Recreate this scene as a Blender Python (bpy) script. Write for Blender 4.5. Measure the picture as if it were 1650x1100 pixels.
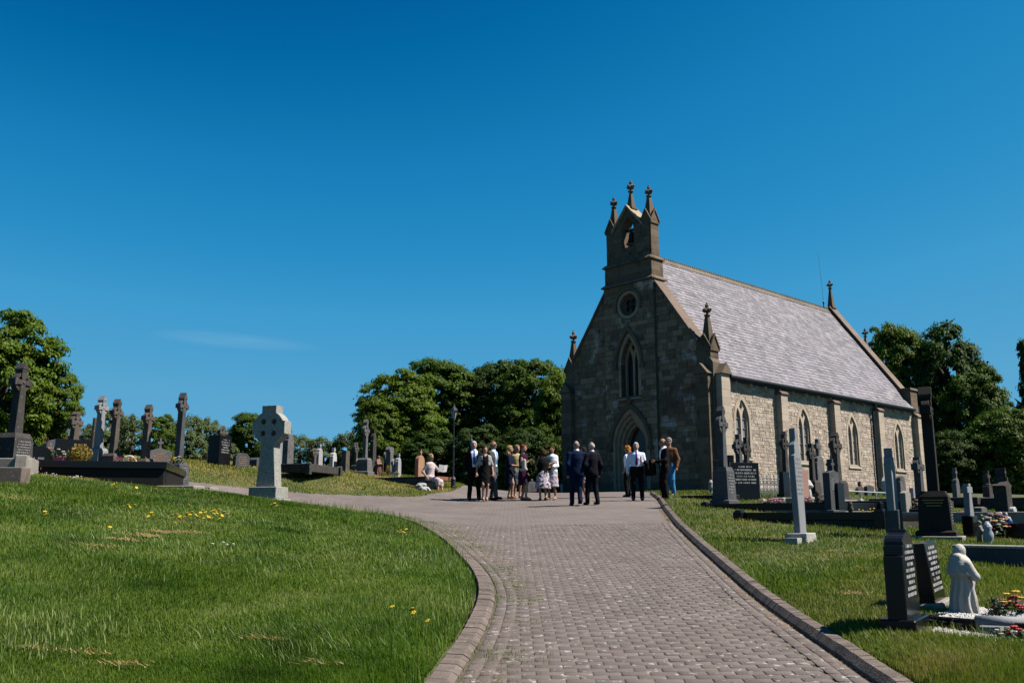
import bpy, bmesh, math, random
import numpy as np
from mathutils import Vector, Matrix
for o in list(bpy.data.objects): bpy.data.objects.remove(o)
scene = bpy.context.scene
COL = scene.collection
R = math.radians
rng = np.random.default_rng(11)
random.seed(5)

# ------------------------------------------------------------------ camera, sky, sun, exposure
PITCH = math.atan(285/1450); CP, SP = math.cos(PITCH), math.sin(PITCH); ZC = 1.6; FPX = 1450.0
cam = bpy.data.cameras.new('camera'); camo = bpy.data.objects.new('camera', cam); COL.objects.link(camo)
cam.sensor_width = 36; cam.lens = FPX/1650*36; cam.clip_start = 0.1; cam.clip_end = 3000
camo.location = (0, 0, ZC); camo.rotation_euler = (math.pi/2+PITCH, 0, 0)
scene.camera = camo
scene.render.resolution_x = 1024; scene.render.resolution_y = 682
SUN_AZ, SUN_EL = 98.0, 53.0        # azimuth clockwise from the view direction (+Y)
w = bpy.data.worlds.new('World'); scene.world = w; w.use_nodes = True
nt = w.node_tree; bg = nt.nodes['Background']
sky = nt.nodes.new('ShaderNodeTexSky'); sky.sky_type = 'NISHITA'; sky.sun_disc = False
sky.sun_elevation = R(SUN_EL); sky.sun_rotation = R(SUN_AZ)
sky.air_density = 0.7; sky.dust_density = 0.0; sky.ozone_density = 5.0; sky.altitude = 0
# one even colour response for the whole sky: its own brightness read off a deep, polarised blue scale
sep = nt.nodes.new('ShaderNodeSeparateColor'); nt.links.new(sky.outputs[0], sep.inputs[0])
dv = nt.nodes.new('ShaderNodeMath'); dv.operation = 'DIVIDE'; dv.inputs[1].default_value = 12.0; nt.links.new(sep.outputs[1], dv.inputs[0])
rp_ = nt.nodes.new('ShaderNodeValToRGB'); nt.links.new(dv.outputs[0], rp_.inputs['Fac']); els = rp_.color_ramp.elements
_l = lambda c_: c_/255/12.92 if c_ <= 10 else ((c_/255+.055)/1.055)**2.4
for i_, (g_, rgb_) in enumerate(((1.1,(0,84,147)),(1.27,(3,104,164)),(1.55,(24,126,185)),(1.95,(42,141,197)),(2.4,(63,154,205)),(3.5,(88,165,208)),(6.0,(108,176,214)),(12.0,(165,204,226)))):
    e_ = els[0] if i_ == 0 else (els[len(els)-1] if i_ == 7 else els.new(g_/12.0)); e_.position = g_/12.0; e_.color = tuple(_l(c_) for c_ in rgb_)+(1,)
cmb = nt.nodes.new('ShaderNodeMix'); cmb.data_type = 'RGBA'; cmb.blend_type = 'MULTIPLY'; cmb.inputs['Factor'].default_value = 1.0; nt.links.new(rp_.outputs['Color'], cmb.inputs['A']); cmb.inputs['B'].default_value = (7.07, 7.07, 7.07, 1)
# one faint streak of high cloud low on the left, as in the place
tc = nt.nodes.new('ShaderNodeTexCoord'); sx = nt.nodes.new('ShaderNodeSeparateXYZ'); nt.links.new(tc.outputs['Generated'], sx.inputs[0])
def mth(op, a, b=None):
    n_ = nt.nodes.new('ShaderNodeMath'); n_.operation = op
    for i_, q_ in enumerate((a, b)):
        if q_ is None: continue
        if isinstance(q_, (int, float)): n_.inputs[i_].default_value = q_
        else: nt.links.new(q_, n_.inputs[i_])
    return n_.outputs[0]
yy = mth('MAXIMUM', sx.outputs[1], 0.05); ax_ = mth('DIVIDE', sx.outputs[0], yy); el_ = mth('DIVIDE', sx.outputs[2], yy)
ln = mth('ADD', el_, mth('MULTIPLY', ax_, 0.085)); e1 = mth('DIVIDE', mth('SUBTRACT', ln, 0.171), 0.010); e2 = mth('DIVIDE', mth('ADD', ax_, 0.315), 0.10)
msk = mth('MAXIMUM', mth('SUBTRACT', 1.0, mth('ADD', mth('POWER', mth('ABSOLUTE', e1), 2.0), mth('POWER', mth('ABSOLUTE', e2), 2.0))), 0.0)
cx_ = nt.nodes.new('ShaderNodeCombineXYZ'); nt.links.new(mth('MULTIPLY', ax_, 14.0), cx_.inputs[0]); nt.links.new(mth('MULTIPLY', ln, 120.0), cx_.inputs[1]); cn = nt.nodes.new('ShaderNodeTexNoise'); cn.inputs['Scale'].default_value = 1.0; cn.inputs['Detail'].default_value = 5; nt.links.new(cx_.outputs[0], cn.inputs['Vector'])
cf = mth('MULTIPLY', mth('MULTIPLY', msk, cn.outputs['Fac']), 0.20)
cmx = nt.nodes.new('ShaderNodeMix'); cmx.data_type = 'RGBA'; nt.links.new(cf, cmx.inputs['Factor']); nt.links.new(cmb.outputs['Result'], cmx.inputs['A']); cmx.inputs['B'].default_value = (3.2, 4.7, 5.8, 1)
nt.links.new(cmx.outputs['Result'], bg.inputs['Color'])
bg.inputs['Strength'].default_value = 0.05
sun = bpy.data.lights.new('sun', 'SUN'); sun.energy = 5.0; sun.angle = R(0.53); sun.color = (1.0, 0.915, 0.82)
suno = bpy.data.objects.new('sun', sun); COL.objects.link(suno)
sd = Vector((math.sin(R(SUN_AZ))*math.cos(R(SUN_EL)), math.cos(R(SUN_AZ))*math.cos(R(SUN_EL)), math.sin(R(SUN_EL))))
suno.rotation_euler = sd.to_track_quat('Z', 'Y').to_euler(); suno.location = sd*60
vs = scene.view_settings; vs.view_transform = 'Standard'; vs.look = 'None'; vs.exposure = 1.5; vs.gamma = 1.0; vs.use_curve_mapping = False

# ------------------------------------------------------------------ helpers
def ray(u, v):
    a = (u-825)/FPX; b = (550-v)/FPX
    return np.array([a, CP-b*SP, SP+b*CP])
def at(u, v, y):                       # the point seen at photo pixel (u, v), y metres ahead
    d = ray(u, v); t = y/d[1]
    return Vector((d[0]*t, y, ZC+d[2]*t))
def pxm(px, y): return px*y/FPX        # pixels -> metres at distance y

def tag(o, label=None, cat=None, group=None, kind=None):
    if label: o['label'] = label
    if cat: o['category'] = cat
    if group: o['group'] = group
    if kind: o['kind'] = kind
    return o
def empty(name, loc, rz=0.0, label=None, cat=None, group=None):
    o = bpy.data.objects.new(name, None); COL.objects.link(o)
    o.location = loc; o.rotation_euler = (0, 0, rz); o.empty_display_size = 0.2
    return tag(o, label, cat, group)
def link(name, me, parent=None, loc=None, rot=None):
    o = bpy.data.objects.new(name, me); COL.objects.link(o)
    if parent is not None: o.parent = parent
    if loc is not None: o.location = loc
    if rot is not None: o.rotation_euler = rot
    return o
def np_mesh(name, V, F, mat, rnd=None, smooth=False, col=None):
    """V (n,3), F (m,k) uniform polygons; fast path"""
    me = bpy.data.meshes.new(name); V = np.ascontiguousarray(V, dtype=np.float32); F = np.ascontiguousarray(F, dtype=np.int32)
    m, k = F.shape
    me.vertices.add(len(V)); me.vertices.foreach_set('co', V.ravel())
    me.loops.add(m*k); me.loops.foreach_set('vertex_index', F.ravel())
    me.polygons.add(m); me.polygons.foreach_set('loop_start', np.arange(0, m*k, k, dtype=np.int32)); me.polygons.foreach_set('loop_total', np.full(m, k, dtype=np.int32))
    if smooth: me.polygons.foreach_set('use_smooth', np.ones(m, dtype=bool))
    if mat: me.materials.append(mat)
    if rnd is not None:
        a = me.attributes.new('rnd', 'FLOAT', 'FACE'); a.data.foreach_set('value', np.ascontiguousarray(rnd, dtype=np.float32))
    me.update(calc_edges=True)
    return me
class MB:
    """collects boxes, prisms, tubes, lathes; build() links them as ONE mesh object"""
    def __init__(s): s.v = []; s.f = []; s.r = []; s.m = []; s.cm = 0; s.cr = 0.0
    def add(s, vs_, fs_):
        b = len(s.v); s.v.extend([tuple(p) for p in vs_])
        for f in fs_: s.f.append([i+b for i in f]); s.r.append(s.cr); s.m.append(s.cm)
        return s
    def box(s, x0, x1, y0, y1, z0, z1, M=None):
        P = [(x0,y0,z0),(x1,y0,z0),(x1,y1,z0),(x0,y1,z0),(x0,y0,z1),(x1,y0,z1),(x1,y1,z1),(x0,y1,z1)]
        if M is not None: P = [M @ Vector(p) for p in P]
        return s.add(P, [(0,3,2,1),(4,5,6,7),(0,1,5,4),(1,2,6,5),(2,3,7,6),(3,0,4,7)])
    def bbox(s, x0, x1, y0, y1, z0, z1, b=0.01, M=None):       # box with chamfered edges
        bm = bmesh.new(); bmesh.ops.create_cube(bm, size=1)
        for v in bm.verts: v.co = Vector(((x0+x1)/2+v.co.x*(x1-x0), (y0+y1)/2+v.co.y*(y1-y0), (z0+z1)/2+v.co.z*(z1-z0)))
        bmesh.ops.bevel(bm, geom=list(bm.edges), offset=b, segments=1, affect='EDGES')
        bm.verts.index_update()
        P = [M @ v.co if M is not None else v.co.copy() for v in bm.verts]
        s.add(P, [[v.index for v in f.verts] for f in bm.faces]); bm.free(); return s
    def loft(s, rings, caps=True, close=True):                 # rings: lists of points of equal length
        n = len(rings[0]); V = [p for r_ in rings for p in r_]; F = []
        for i in range(len(rings)-1):
            for j in range(n if close else n-1):
                k = (j+1) % n; F.append((i*n+j, i*n+k, (i+1)*n+k, (i+1)*n+j))
        if caps and close: F.append(tuple(range(n-1, -1, -1))); F.append(tuple((len(rings)-1)*n+j for j in range(n)))
        return s.add(V, F)
    def frustum(s, cx, cy, z0, z1, w0, d0, w1, d1, ox=0, oy=0):
        r = lambda w_, d_, z, x, y: [(x-w_/2,y-d_/2,z),(x+w_/2,y-d_/2,z),(x+w_/2,y+d_/2,z),(x-w_/2,y+d_/2,z)]
        return s.loft([r(w0,d0,z0,cx,cy), r(w1,d1,z1,cx+ox,cy+oy)])
    def lathe(s, prof, cx=0, cy=0, n=12, cz=0):
        return s.loft([[(cx+r_*math.cos(2*math.pi*j/n), cy+r_*math.sin(2*math.pi*j/n), z+cz) for j in range(n)] for r_, z in prof])
    def tube(s, pts, rad, n=6):
        pts = [Vector(p) for p in pts]; rings = []
        rs = rad if hasattr(rad, '__len__') else [rad]*len(pts)
        for i, p in enumerate(pts):
            d = (pts[min(i+1, len(pts)-1)]-pts[max(i-1, 0)]).normalized()
            a = d.orthogonal().normalized() if i == 0 else (a-d*a.dot(d)).normalized()
            b = d.cross(a)
            rings.append([p+(a*math.cos(2*math.pi*j/n)+b*math.sin(2*math.pi*j/n))*rs[i] for j in range(n)])
        return s.loft(rings)
    def prism(s, poly, y0, y1, M=None):                        # poly in (x, z), extruded along y
        n = len(poly); P = [Vector((x, y0, z)) for x, z in poly]+[Vector((x, y1, z)) for x, z in poly]
        if M is not None: P = [M @ p for p in P]
        return s.add(P, [tuple(range(n)), tuple(range(2*n-1, n-1, -1))]+[(i, i+n, (i+1) % n+n, (i+1) % n) for i in range(n)])
    def blob(s, c, rx, ry, rz, n=8, m=6, jit=0.0):
        rings = []
        for i in range(m+1):
            t = -math.pi/2+math.pi*(0.04+0.92*i/m)
            rings.append([(c[0]+rx*math.cos(t)*math.cos(2*math.pi*j/n)*(1+random.uniform(-jit, jit)), c[1]+ry*math.cos(t)*math.sin(2*math.pi*j/n)*(1+random.uniform(-jit, jit)), c[2]+rz*math.sin(t)) for j in range(n)])
        return s.loft(rings)
    def mesh(s, name, mat, smooth=False):
        me = bpy.data.meshes.new(name); me.from_pydata(s.v, [], s.f)
        for m_ in (mat if isinstance(mat, (list, tuple)) else [mat]): me.materials.append(m_)
        if any(s.m): me.polygons.foreach_set('material_index', s.m)
        a = me.attributes.new('rnd', 'FLOAT', 'FACE'); a.data.foreach_set('value', np.array(s.r, dtype=np.float32))
        bm = bmesh.new(); bm.from_mesh(me); bmesh.ops.recalc_face_normals(bm, faces=bm.faces); bm.to_mesh(me); bm.free()
        if smooth: me.polygons.foreach_set('use_smooth', [True]*len(me.polygons))
        me.update(); return me
    def build(s, name, mat, parent=None, loc=None, rot=None, smooth=False):
        return link(name, s.mesh(name, mat, smooth), parent, loc, rot)
def _inset(ps, b):
    n = len(ps); out = []; ar = sum(ps[i][0]*ps[(i+1) % n][1]-ps[(i+1) % n][0]*ps[i][1] for i in range(n)); sg = 1 if ar > 0 else -1
    for i in range(n):
        p0, p1, p2 = Vector(ps[i-1]), Vector(ps[i]), Vector(ps[(i+1) % n]); d1, d2 = (p1-p0), (p2-p1)
        if d1.length < 1e-9 or d2.length < 1e-9: out.append(tuple(p1)); continue
        d1.normalize(); d2.normalize(); m = Vector((-d1.y-d2.y, d1.x+d2.x)); l2 = m.length
        if l2 < .3: out.append(tuple(p1)); continue
        m /= l2; out.append(tuple(p1+m*(sg*b/max(.4, l2/2))))
    return out
def plate_mesh(name, outer, holes, t, mat, bevel=0.0):
    """flat outline in (x, z) with holes, thickness t centred on y = 0, optional chamfer"""
    from mathutils.geometry import tessellate_polygon
    area = lambda ps: sum(ps[i][0]*ps[(i+1) % len(ps)][1]-ps[(i+1) % len(ps)][0]*ps[i][1] for i in range(len(ps)))
    loops = [list(outer) if area(outer) > 0 else list(outer)[::-1]]+[list(h) if area(h) < 0 else list(h)[::-1] for h in holes]
    ins_ = [(_inset(l, bevel) if i == 0 else _inset(l, -bevel)) if bevel else l for i, l in enumerate(loops)]
    tri = tessellate_polygon([[Vector((x, z, 0)) for x, z in l] for l in ins_]); n = sum(len(l) for l in loops); h = t/2
    V = [(x, -h, z) for l in ins_ for x, z in l]+[(x, h, z) for l in ins_ for x, z in l]; Fc = [tuple(t_) for t_ in tri]+[tuple(i+n for i in t_[::-1]) for t_ in tri]
    if bevel: V += [(x, -h+bevel, z) for l in loops for x, z in l]+[(x, h-bevel, z) for l in loops for x, z in l]
    o_ = 0
    for l in loops:
        m = len(l)
        for i in range(m):
            a, b = o_+i, o_+(i+1) % m
            if bevel: Fc += [(a, b, b+2*n, a+2*n), (a+2*n, b+2*n, b+3*n, a+3*n), (a+3*n, b+3*n, b+n, a+n)]
            else: Fc.append((a, b, b+n, a+n))
        o_ += m
    me = bpy.data.meshes.new(name); me.from_pydata(V, [], Fc); me.materials.append(mat)
    bm = bmesh.new(); bm.from_mesh(me); bmesh.ops.recalc_face_normals(bm, faces=bm.faces); bm.to_mesh(me); bm.free(); me.update()
    return me
def plate(name, outer, holes, t, mat, parent=None, loc=None, rot=None, bevel=0.0):
    return link(name, plate_mesh(name, outer, holes, t, mat, bevel), parent, loc, rot)
def arch(cx, hw, zs, za, z0=None, n=10):
    """pointed arch outline, anticlockwise from bottom left; spring zs, apex za"""
    h = za-zs; Rr = (hw*hw+h*h)/(2*hw); L = []; th = math.asin(min(1, h/Rr))
    if h > Rr: th = math.pi-th
    for i in range(n+1):
        a = th*i/n; L.append((cx+hw-Rr+Rr*math.cos(a), zs+Rr*math.sin(a)))
    Lm = [(2*cx-x, z) for x, z in L[-2::-1]]
    pts = L+Lm
    if z0 is not None: pts = [(cx+hw, z0)]+pts+[(cx-hw, z0)]
    return pts
def arch_hw(hw, zs, za, z):            # half width of that arch at height z
    if z <= zs: return hw
    if z >= za: return 0
    h = za-zs; Rr = (hw*hw+h*h)/(2*hw)
    return max(0, hw-Rr+math.sqrt(max(0, Rr*Rr-(z-zs)**2)))

# ------------------------------------------------------------------ materials
def mat(name, *cols, scale=4.0, rough=0.85, bump=0.0, bscale=30.0, rnd=0.0, spec=0.3, metal=0.0, speck=None, contrast=1.0, hue=0.0, trans=0.0, stain=None, alb=0.355):
    cols = [tuple(c_*alb for c_ in cc) for cc in cols]
    if speck: speck = (speck[0], speck[1], tuple(c_*alb for c_ in speck[2]))
    if stain: stain = (stain[0], stain[1], tuple(c_*alb for c_ in stain[2]), stain[3])
    m = bpy.data.materials.new(name); m.use_nodes = True; nt = m.node_tree; L = nt.links.new; N = nt.nodes.new
    b = nt.nodes['Principled BSDF']; b.inputs['Roughness'].default_value = rough; b.inputs['Metallic'].default_value = metal
    b.inputs['Specular IOR Level'].default_value = spec
    g = N('ShaderNodeNewGeometry'); pos = g.outputs['Position']
    out = None
    if len(cols) == 1 and not rnd and not speck and not stain: b.inputs['Base Color'].default_value = (*cols[0], 1)
    else:
        no = N('ShaderNodeTexNoise'); no.inputs['Scale'].default_value = scale; no.inputs['Detail'].default_value = 6; no.inputs['Roughness'].default_value = 0.65
        L(pos, no.inputs['Vector'])
        ra = N('ShaderNodeValToRGB'); e = ra.color_ramp.elements
        cs = cols if len(cols) > 1 else (cols[0], cols[0])
        lo, hi = 0.5-0.22/contrast, 0.5+0.22/contrast
        e[0].position = lo; e[0].color = (*cs[0], 1); e[1].position = hi; e[1].color = (*cs[-1], 1)
        for i, cc in enumerate(cs[1:-1]):
            q = e.new(lo+(hi-lo)*(i+1)/(len(cs)-1)); q.color = (*cc, 1)
        L(no.outputs['Fac'], ra.inputs['Fac']); out = ra.outputs['Color']
        if speck:
            sc, th, cc = speck
            n2 = N('ShaderNodeTexNoise'); n2.inputs['Scale'].default_value = sc; n2.inputs['Detail'].default_value = 2; L(pos, n2.inputs['Vector'])
            mp = N('ShaderNodeMapRange'); mp.inputs['From Min'].default_value = th; mp.inputs['From Max'].default_value = th+0.06; L(n2.outputs['Fac'], mp.inputs['Value'])
            mx = N('ShaderNodeMix'); mx.data_type = 'RGBA'; L(mp.outputs[0], mx.inputs['Factor']); L(out, mx.inputs['A']); mx.inputs['B'].default_value = (*cc, 1); out = mx.outputs['Result']
        if stain:
            sc, th, cc, amt = stain
            n2 = N('ShaderNodeTexNoise'); n2.inputs['Scale'].default_value = sc; n2.inputs['Detail'].default_value = 8; n2.inputs['Roughness'].default_value = 0.7; L(pos, n2.inputs['Vector'])
            mp = N('ShaderNodeMapRange'); mp.inputs['From Min'].default_value = th; mp.inputs['From Max'].default_value = th+0.12; mp.inputs['To Max'].default_value = amt; L(n2.outputs['Fac'], mp.inputs['Value'])
            mx = N('ShaderNodeMix'); mx.data_type = 'RGBA'; L(mp.outputs[0], mx.inputs['Factor']); L(out, mx.inputs['A']); mx.inputs['B'].default_value = (*cc, 1); out = mx.outputs['Result']
        if rnd or hue:
            at_ = N('ShaderNodeAttribute'); at_.attribute_name = 'rnd'
            oi = N('ShaderNodeObjectInfo'); ad = N('ShaderNodeMath'); ad.operation = 'ADD'; L(at_.outputs['Fac'], ad.inputs[0]); L(oi.outputs['Random'], ad.inputs[1])
            fr = N('ShaderNodeMath'); fr.operation = 'FRACT'; L(ad.outputs[0], fr.inputs[0])
            mp = N('ShaderNodeMapRange'); mp.inputs['To Min'].default_value = 1-rnd; mp.inputs['To Max'].default_value = 1+rnd; L(fr.outputs[0], mp.inputs['Value'])
            m7 = N('ShaderNodeMath'); m7.operation = 'MULTIPLY'; m7.inputs[1].default_value = 7.31; L(fr.outputs[0], m7.inputs[0])
            f7 = N('ShaderNodeMath'); f7.operation = 'FRACT'; L(m7.outputs[0], f7.inputs[0])
            mh = N('ShaderNodeMapRange'); mh.inputs['To Min'].default_value = 0.5-hue; mh.inputs['To Max'].default_value = 0.5+hue; L(f7.outputs[0], mh.inputs['Value'])
            h = N('ShaderNodeHueSaturation'); L(mp.outputs[0], h.inputs['Value']); L(mh.outputs[0], h.inputs['Hue']); L(out, h.inputs['Color']); out = h.outputs['Color']
        L(out, b.inputs['Base Color'])
    if bump:
        nb = N('ShaderNodeTexNoise'); nb.inputs['Scale'].default_value = bscale; nb.inputs['Detail'].default_value = 5; L(pos, nb.inputs['Vector'])
        bp = N('ShaderNodeBump'); bp.inputs['Strength'].default_value = bump; bp.inputs['Distance'].default_value = 0.02; L(nb.outputs['Fac'], bp.inputs['Height']); L(bp.outputs[0], b.inputs['Normal'])
    if trans and out is None:
        rg = N('ShaderNodeRGB'); rg.outputs[0].default_value = (*cols[0], 1); out = rg.outputs[0]
    if trans:
        t = N('ShaderNodeBsdfTranslucent'); mx = N('ShaderNodeMixShader'); mx.inputs[0].default_value = trans
        gm = N('ShaderNodeMix'); gm.data_type = 'RGBA'; gm.blend_type = 'MULTIPLY'; gm.inputs['Factor'].default_value = 1.0; L(out, gm.inputs['A']); gm.inputs['B'].default_value = (1.15, 1.4, 0.4, 1); L(gm.outputs['Result'], t.inputs['Color'])
        L(b.outputs[0], mx.inputs[1]); L(t.outputs[0], mx.inputs[2]); L(mx.outputs[0], nt.nodes['Material Output'].inputs['Surface'])
    return m
M = {}
def defm(k, *c, **kw): M[k] = mat(k, *c, **kw)
defm('turf', (0.045,0.075,0.014), (0.09,0.115,0.03), (0.15,0.13,0.055), scale=1.2, rough=1, bump=0.6, bscale=40)
defm('far_field', (0.05,0.085,0.02), (0.07,0.10,0.03), scale=0.2, rough=1)
defm('paver', (0.160,0.130,0.118), (0.215,0.175,0.160), (0.255,0.215,0.198), scale=2.2, rough=0.9, bump=0.6, bscale=90, rnd=0.09, hue=0.012, speck=(15,0.625,(0.52,0.49,0.46)), stain=(1.1,0.55,(0.13,0.11,0.09),0.5))
defm('joint', (0.10,0.09,0.065), (0.17,0.15,0.10), scale=9, rough=1, bump=0.5, bscale=60)
defm('kerb', (0.19,0.15,0.128), (0.26,0.208,0.178), scale=6, rough=0.9, bump=0.6, bscale=80, rnd=0.18, stain=(4,0.52,(0.09,0.08,0.055),0.7), speck=(22,0.66,(0.45,0.43,0.4)))
defm('stone', (0.25,0.182,0.116), (0.37,0.278,0.182), (0.29,0.228,0.162), scale=3, rough=0.95, bump=0.7, bscale=45, rnd=0.38, hue=0.015, spec=.15, stain=(0.9,0.52,(0.11,0.084,0.058),0.55), speck=(1.5,0.60,(0.55,0.49,0.43)))  # weathered facade stone, darkened beyond wear to put its shade into the colour
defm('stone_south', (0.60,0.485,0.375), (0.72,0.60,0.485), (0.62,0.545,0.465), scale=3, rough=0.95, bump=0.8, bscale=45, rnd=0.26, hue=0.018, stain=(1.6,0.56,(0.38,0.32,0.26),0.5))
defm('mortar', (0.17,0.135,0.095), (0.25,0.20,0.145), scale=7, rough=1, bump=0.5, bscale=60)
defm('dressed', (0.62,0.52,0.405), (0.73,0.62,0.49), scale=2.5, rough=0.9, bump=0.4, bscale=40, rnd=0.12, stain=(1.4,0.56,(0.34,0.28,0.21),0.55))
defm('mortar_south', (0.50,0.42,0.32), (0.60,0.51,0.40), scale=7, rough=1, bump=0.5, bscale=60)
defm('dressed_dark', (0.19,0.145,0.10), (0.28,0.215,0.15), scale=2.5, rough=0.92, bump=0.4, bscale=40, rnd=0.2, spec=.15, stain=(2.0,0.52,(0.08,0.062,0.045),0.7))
defm('slate', (0.235,0.222,0.262), (0.315,0.298,0.342), scale=2, rough=0.65, bump=0.25, bscale=30, rnd=0.32, hue=0.02, spec=0.25, stain=(0.8,0.56,(0.15,0.135,0.145),0.8), speck=(1.2,0.68,(0.45,0.42,0.40)))
defm('slate_under', (0.06,0.055,0.055), rough=1)
defm('coping', (0.22,0.155,0.12), (0.30,0.215,0.165), scale=3, rough=0.9, bump=0.4, rnd=0.14)
defm('ridge', (0.16,0.14,0.12), (0.24,0.20,0.15), scale=4, rough=0.9, bump=0.4, rnd=0.2, speck=(9,0.6,(0.35,0.26,0.10)))
defm('gutter', (0.018,0.032,0.045), rough=0.55, spec=0.2)
defm('glass', (0.02,0.025,0.03), rough=0.3, spec=0.35)
defm('glass_grey', (0.30,0.32,0.345), (0.38,0.40,0.42), scale=3, rough=0.35, spec=0.5, rnd=0.15)
defm('lead', (0.30,0.30,0.31), rough=0.6)
defm('door', (0.02,0.05,0.06), (0.03,0.065,0.075), scale=5, rough=0.45, spec=0.5)
defm('bronze', (0.03,0.03,0.028), rough=0.5, metal=0.6)
defm('iron', (0.02,0.02,0.022), rough=0.5)
defm('silver', (0.50,0.57,0.64), rough=0.5)
defm('bark', (0.07,0.055,0.04), (0.12,0.10,0.075), scale=8, rough=1, bump=0.6)
defm('soil', (0.07,0.055,0.04), (0.11,0.09,0.065), scale=8, rough=1, bump=0.6)
# ------------------------------------------------------------------ terrain
_ky = np.array([-40,0,25,34,40,300.]); _kz = np.array([-3.2,0,2.0,2.62,2.70,2.70])
_gy = np.arange(-40, 300, 0.5); _gz = np.interp(_gy, _ky, _kz); _k = np.exp(-0.5*(np.arange(-8, 9)/3.0)**2); _k /= _k.sum()
_gz = np.convolve(np.pad(_gz, 8, mode='edge'), _k, 'valid'); _gz[:9] = np.interp(_gy[:9], _ky, _kz)
def prof(y): return np.interp(y, _gy, _gz)
_res = []                                   # (x, y, height above the plain slope)
for y in (-10,0,4,7,10,13,17,21,25,29,33,37): _res.append((2.0+0.06*y, y, 0.0))
for x, y, r_ in ((3.2,4,0),(3.6,10,0),(4.0,14,0),(4.4,19,0),(5.0,25,0),(5.6,30,0),(8,3,-.1),(8,10,-.06),(7,16,-.02),(9,22,-.08),(12,18,-.2),(12,26,-.15),(14,32,-.15),(18,36,-.1),(11,36.2,.05),(15,40,.05),(20,45,.05),(14,9,-.3),(24,12,-.5),(24,26,-.5),(40,5,-.9),(40,40,-.5),(22,50,0),(0,42,0),(60,20,-1.0),(30,70,-.2),(0,36,0),(-1,33,0),(6,34,0)): _res.append((x, y, r_))
for y, x in ((4.5,-.65),(8.5,-.35),(11.5,-.4),(15.7,-1.1),(20.8,-2.9),(23,-5.0)): _res.append((x, y, 0.0))
for x, y, r_ in ((-4,4,.22),(-5.6,10,.42),(-3,14,.22),(-3,9.5,.2),(-10,9,.75),(-20,8,1.2),(-9.5,17,.93),(-7.1,20,.60),(-5.85,22,.28),(-8.6,24,.30),(-7.0,26,.10),(-5.0,27.6,.06),(-2.6,28,.0),
                 (-14,24,1.22),(-10.2,27.5,1.05),(-10,31,.98),(-7.4,32,.86),(-6,33,.63),(-4.2,33.5,.40),(-2.8,31.5,.22),(-1.9,31.0,.10),(-4,37,.6),(-8,38,.85),(-20,30,1.35),(-14,40,1.0),(-30,60,.7),(0,60,.4),(-60,40,1.2),(-60,5,1.5),(-12,20.5,1.05)): _res.append((x, y, r_))
_res = np.array(_res, float)
def _tps(r2): return np.where(r2 > 1e-12, 0.5*r2*np.log(np.maximum(r2, 1e-12)), 0.0)
_P = _res[:, :2]/10; _n = len(_P)
_K = _tps(((_P[:, None]-_P[None])**2).sum(-1))+np.eye(_n)*0.004
_A = np.zeros((_n+3, _n+3)); _A[:_n, :_n] = _K; _A[:_n, _n] = 1; _A[:_n, _n+1:] = _P; _A[_n, :_n] = 1; _A[_n+1:, :_n] = _P.T
_W = np.linalg.solve(_A, np.concatenate([_res[:, 2], [0, 0, 0]]))
def G(x, y):
    x = np.asarray(x, float); y = np.asarray(y, float); sh = np.broadcast(x, y).shape
    x = np.broadcast_to(x, sh).ravel(); y = np.broadcast_to(y, sh).ravel(); out = np.empty(len(x))
    for i in range(0, len(x), 40000):
        q = np.stack([x[i:i+40000], y[i:i+40000]], 1)/10
        out[i:i+40000] = _tps(((q[:, None]-_P[None])**2).sum(-1)) @ _W[:_n]+_W[_n]+q @ _W[_n+1:]
    fade = np.clip((90-np.hypot(x, y-20))/40, 0, 1)
    return (prof(y)+out*fade).reshape(sh)
RK = np.array([(2.43,3.0),(2.48,4.5),(2.55,6.4),(2.63,9.6),(2.92,13.3),(3.3,17.8),(3.82,22.5),(4.4,27),(4.78,31)])      # right kerb line
LK = np.array([(-.78,3.0),(-.65,4.5),(-.5,6.4),(-.40,7.2),(-.31,8.6),(-.27,9.9),(-.40,11.5),(-.76,13.5),(-1.15,15.7),(-1.9,18.4),(-2.95,20.8),(-4.0,22.1),(-5.2,23.0),(-7.0,23.8),(-9.0,24.3)])
def smooth_line(P, n=400):
    t = np.concatenate([[0], np.cumsum(np.hypot(*np.diff(P, axis=0).T))]); s = np.linspace(0, t[-1], n)
    x = np.interp(s, t, P[:, 0]); y = np.interp(s, t, P[:, 1]); k = np.ones(25)/25
    f = lambda a: np.convolve(np.pad(a, 12, mode='reflect', reflect_type='odd'), k, 'valid')
    return np.stack([f(x), f(y)], 1)
RK = smooth_line(RK); LK = smooth_line(LK)
PATH = np.concatenate([RK, [(4.85,36.5),(2.3,40.6),(-1.9,37.0),(-2.0,30.6),(-2.9,28.3),(-5.1,27.9),(-7.3,27.0),(-9.2,25.8)], LK[::-1]])
def inside(x, y, poly=PATH):
    x = np.asarray(x, float); y = np.asarray(y, float); r_ = np.zeros(np.broadcast(x, y).shape, bool); n = len(poly)
    for i in range(n):
        (x0, y0), (x1, y1) = poly[i], poly[(i+1) % n]
        if y0 == y1: continue
        c_ = ((y0 > y) != (y1 > y)) & (x < (x1-x0)*(y-y0)/(y1-y0)+x0); r_ ^= c_
    return r_
def dist_line(x, y, Lp):
    x = np.asarray(x, float).ravel(); y = np.asarray(y, float).ravel(); out = np.empty(len(x)); Ls = Lp[::3]
    for i in range(0, len(x), 50000): out[i:i+50000] = np.sqrt(((np.stack([x[i:i+50000], y[i:i+50000]], 1)[:, None]-Ls[None])**2).sum(-1).min(1))
    return out
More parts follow.
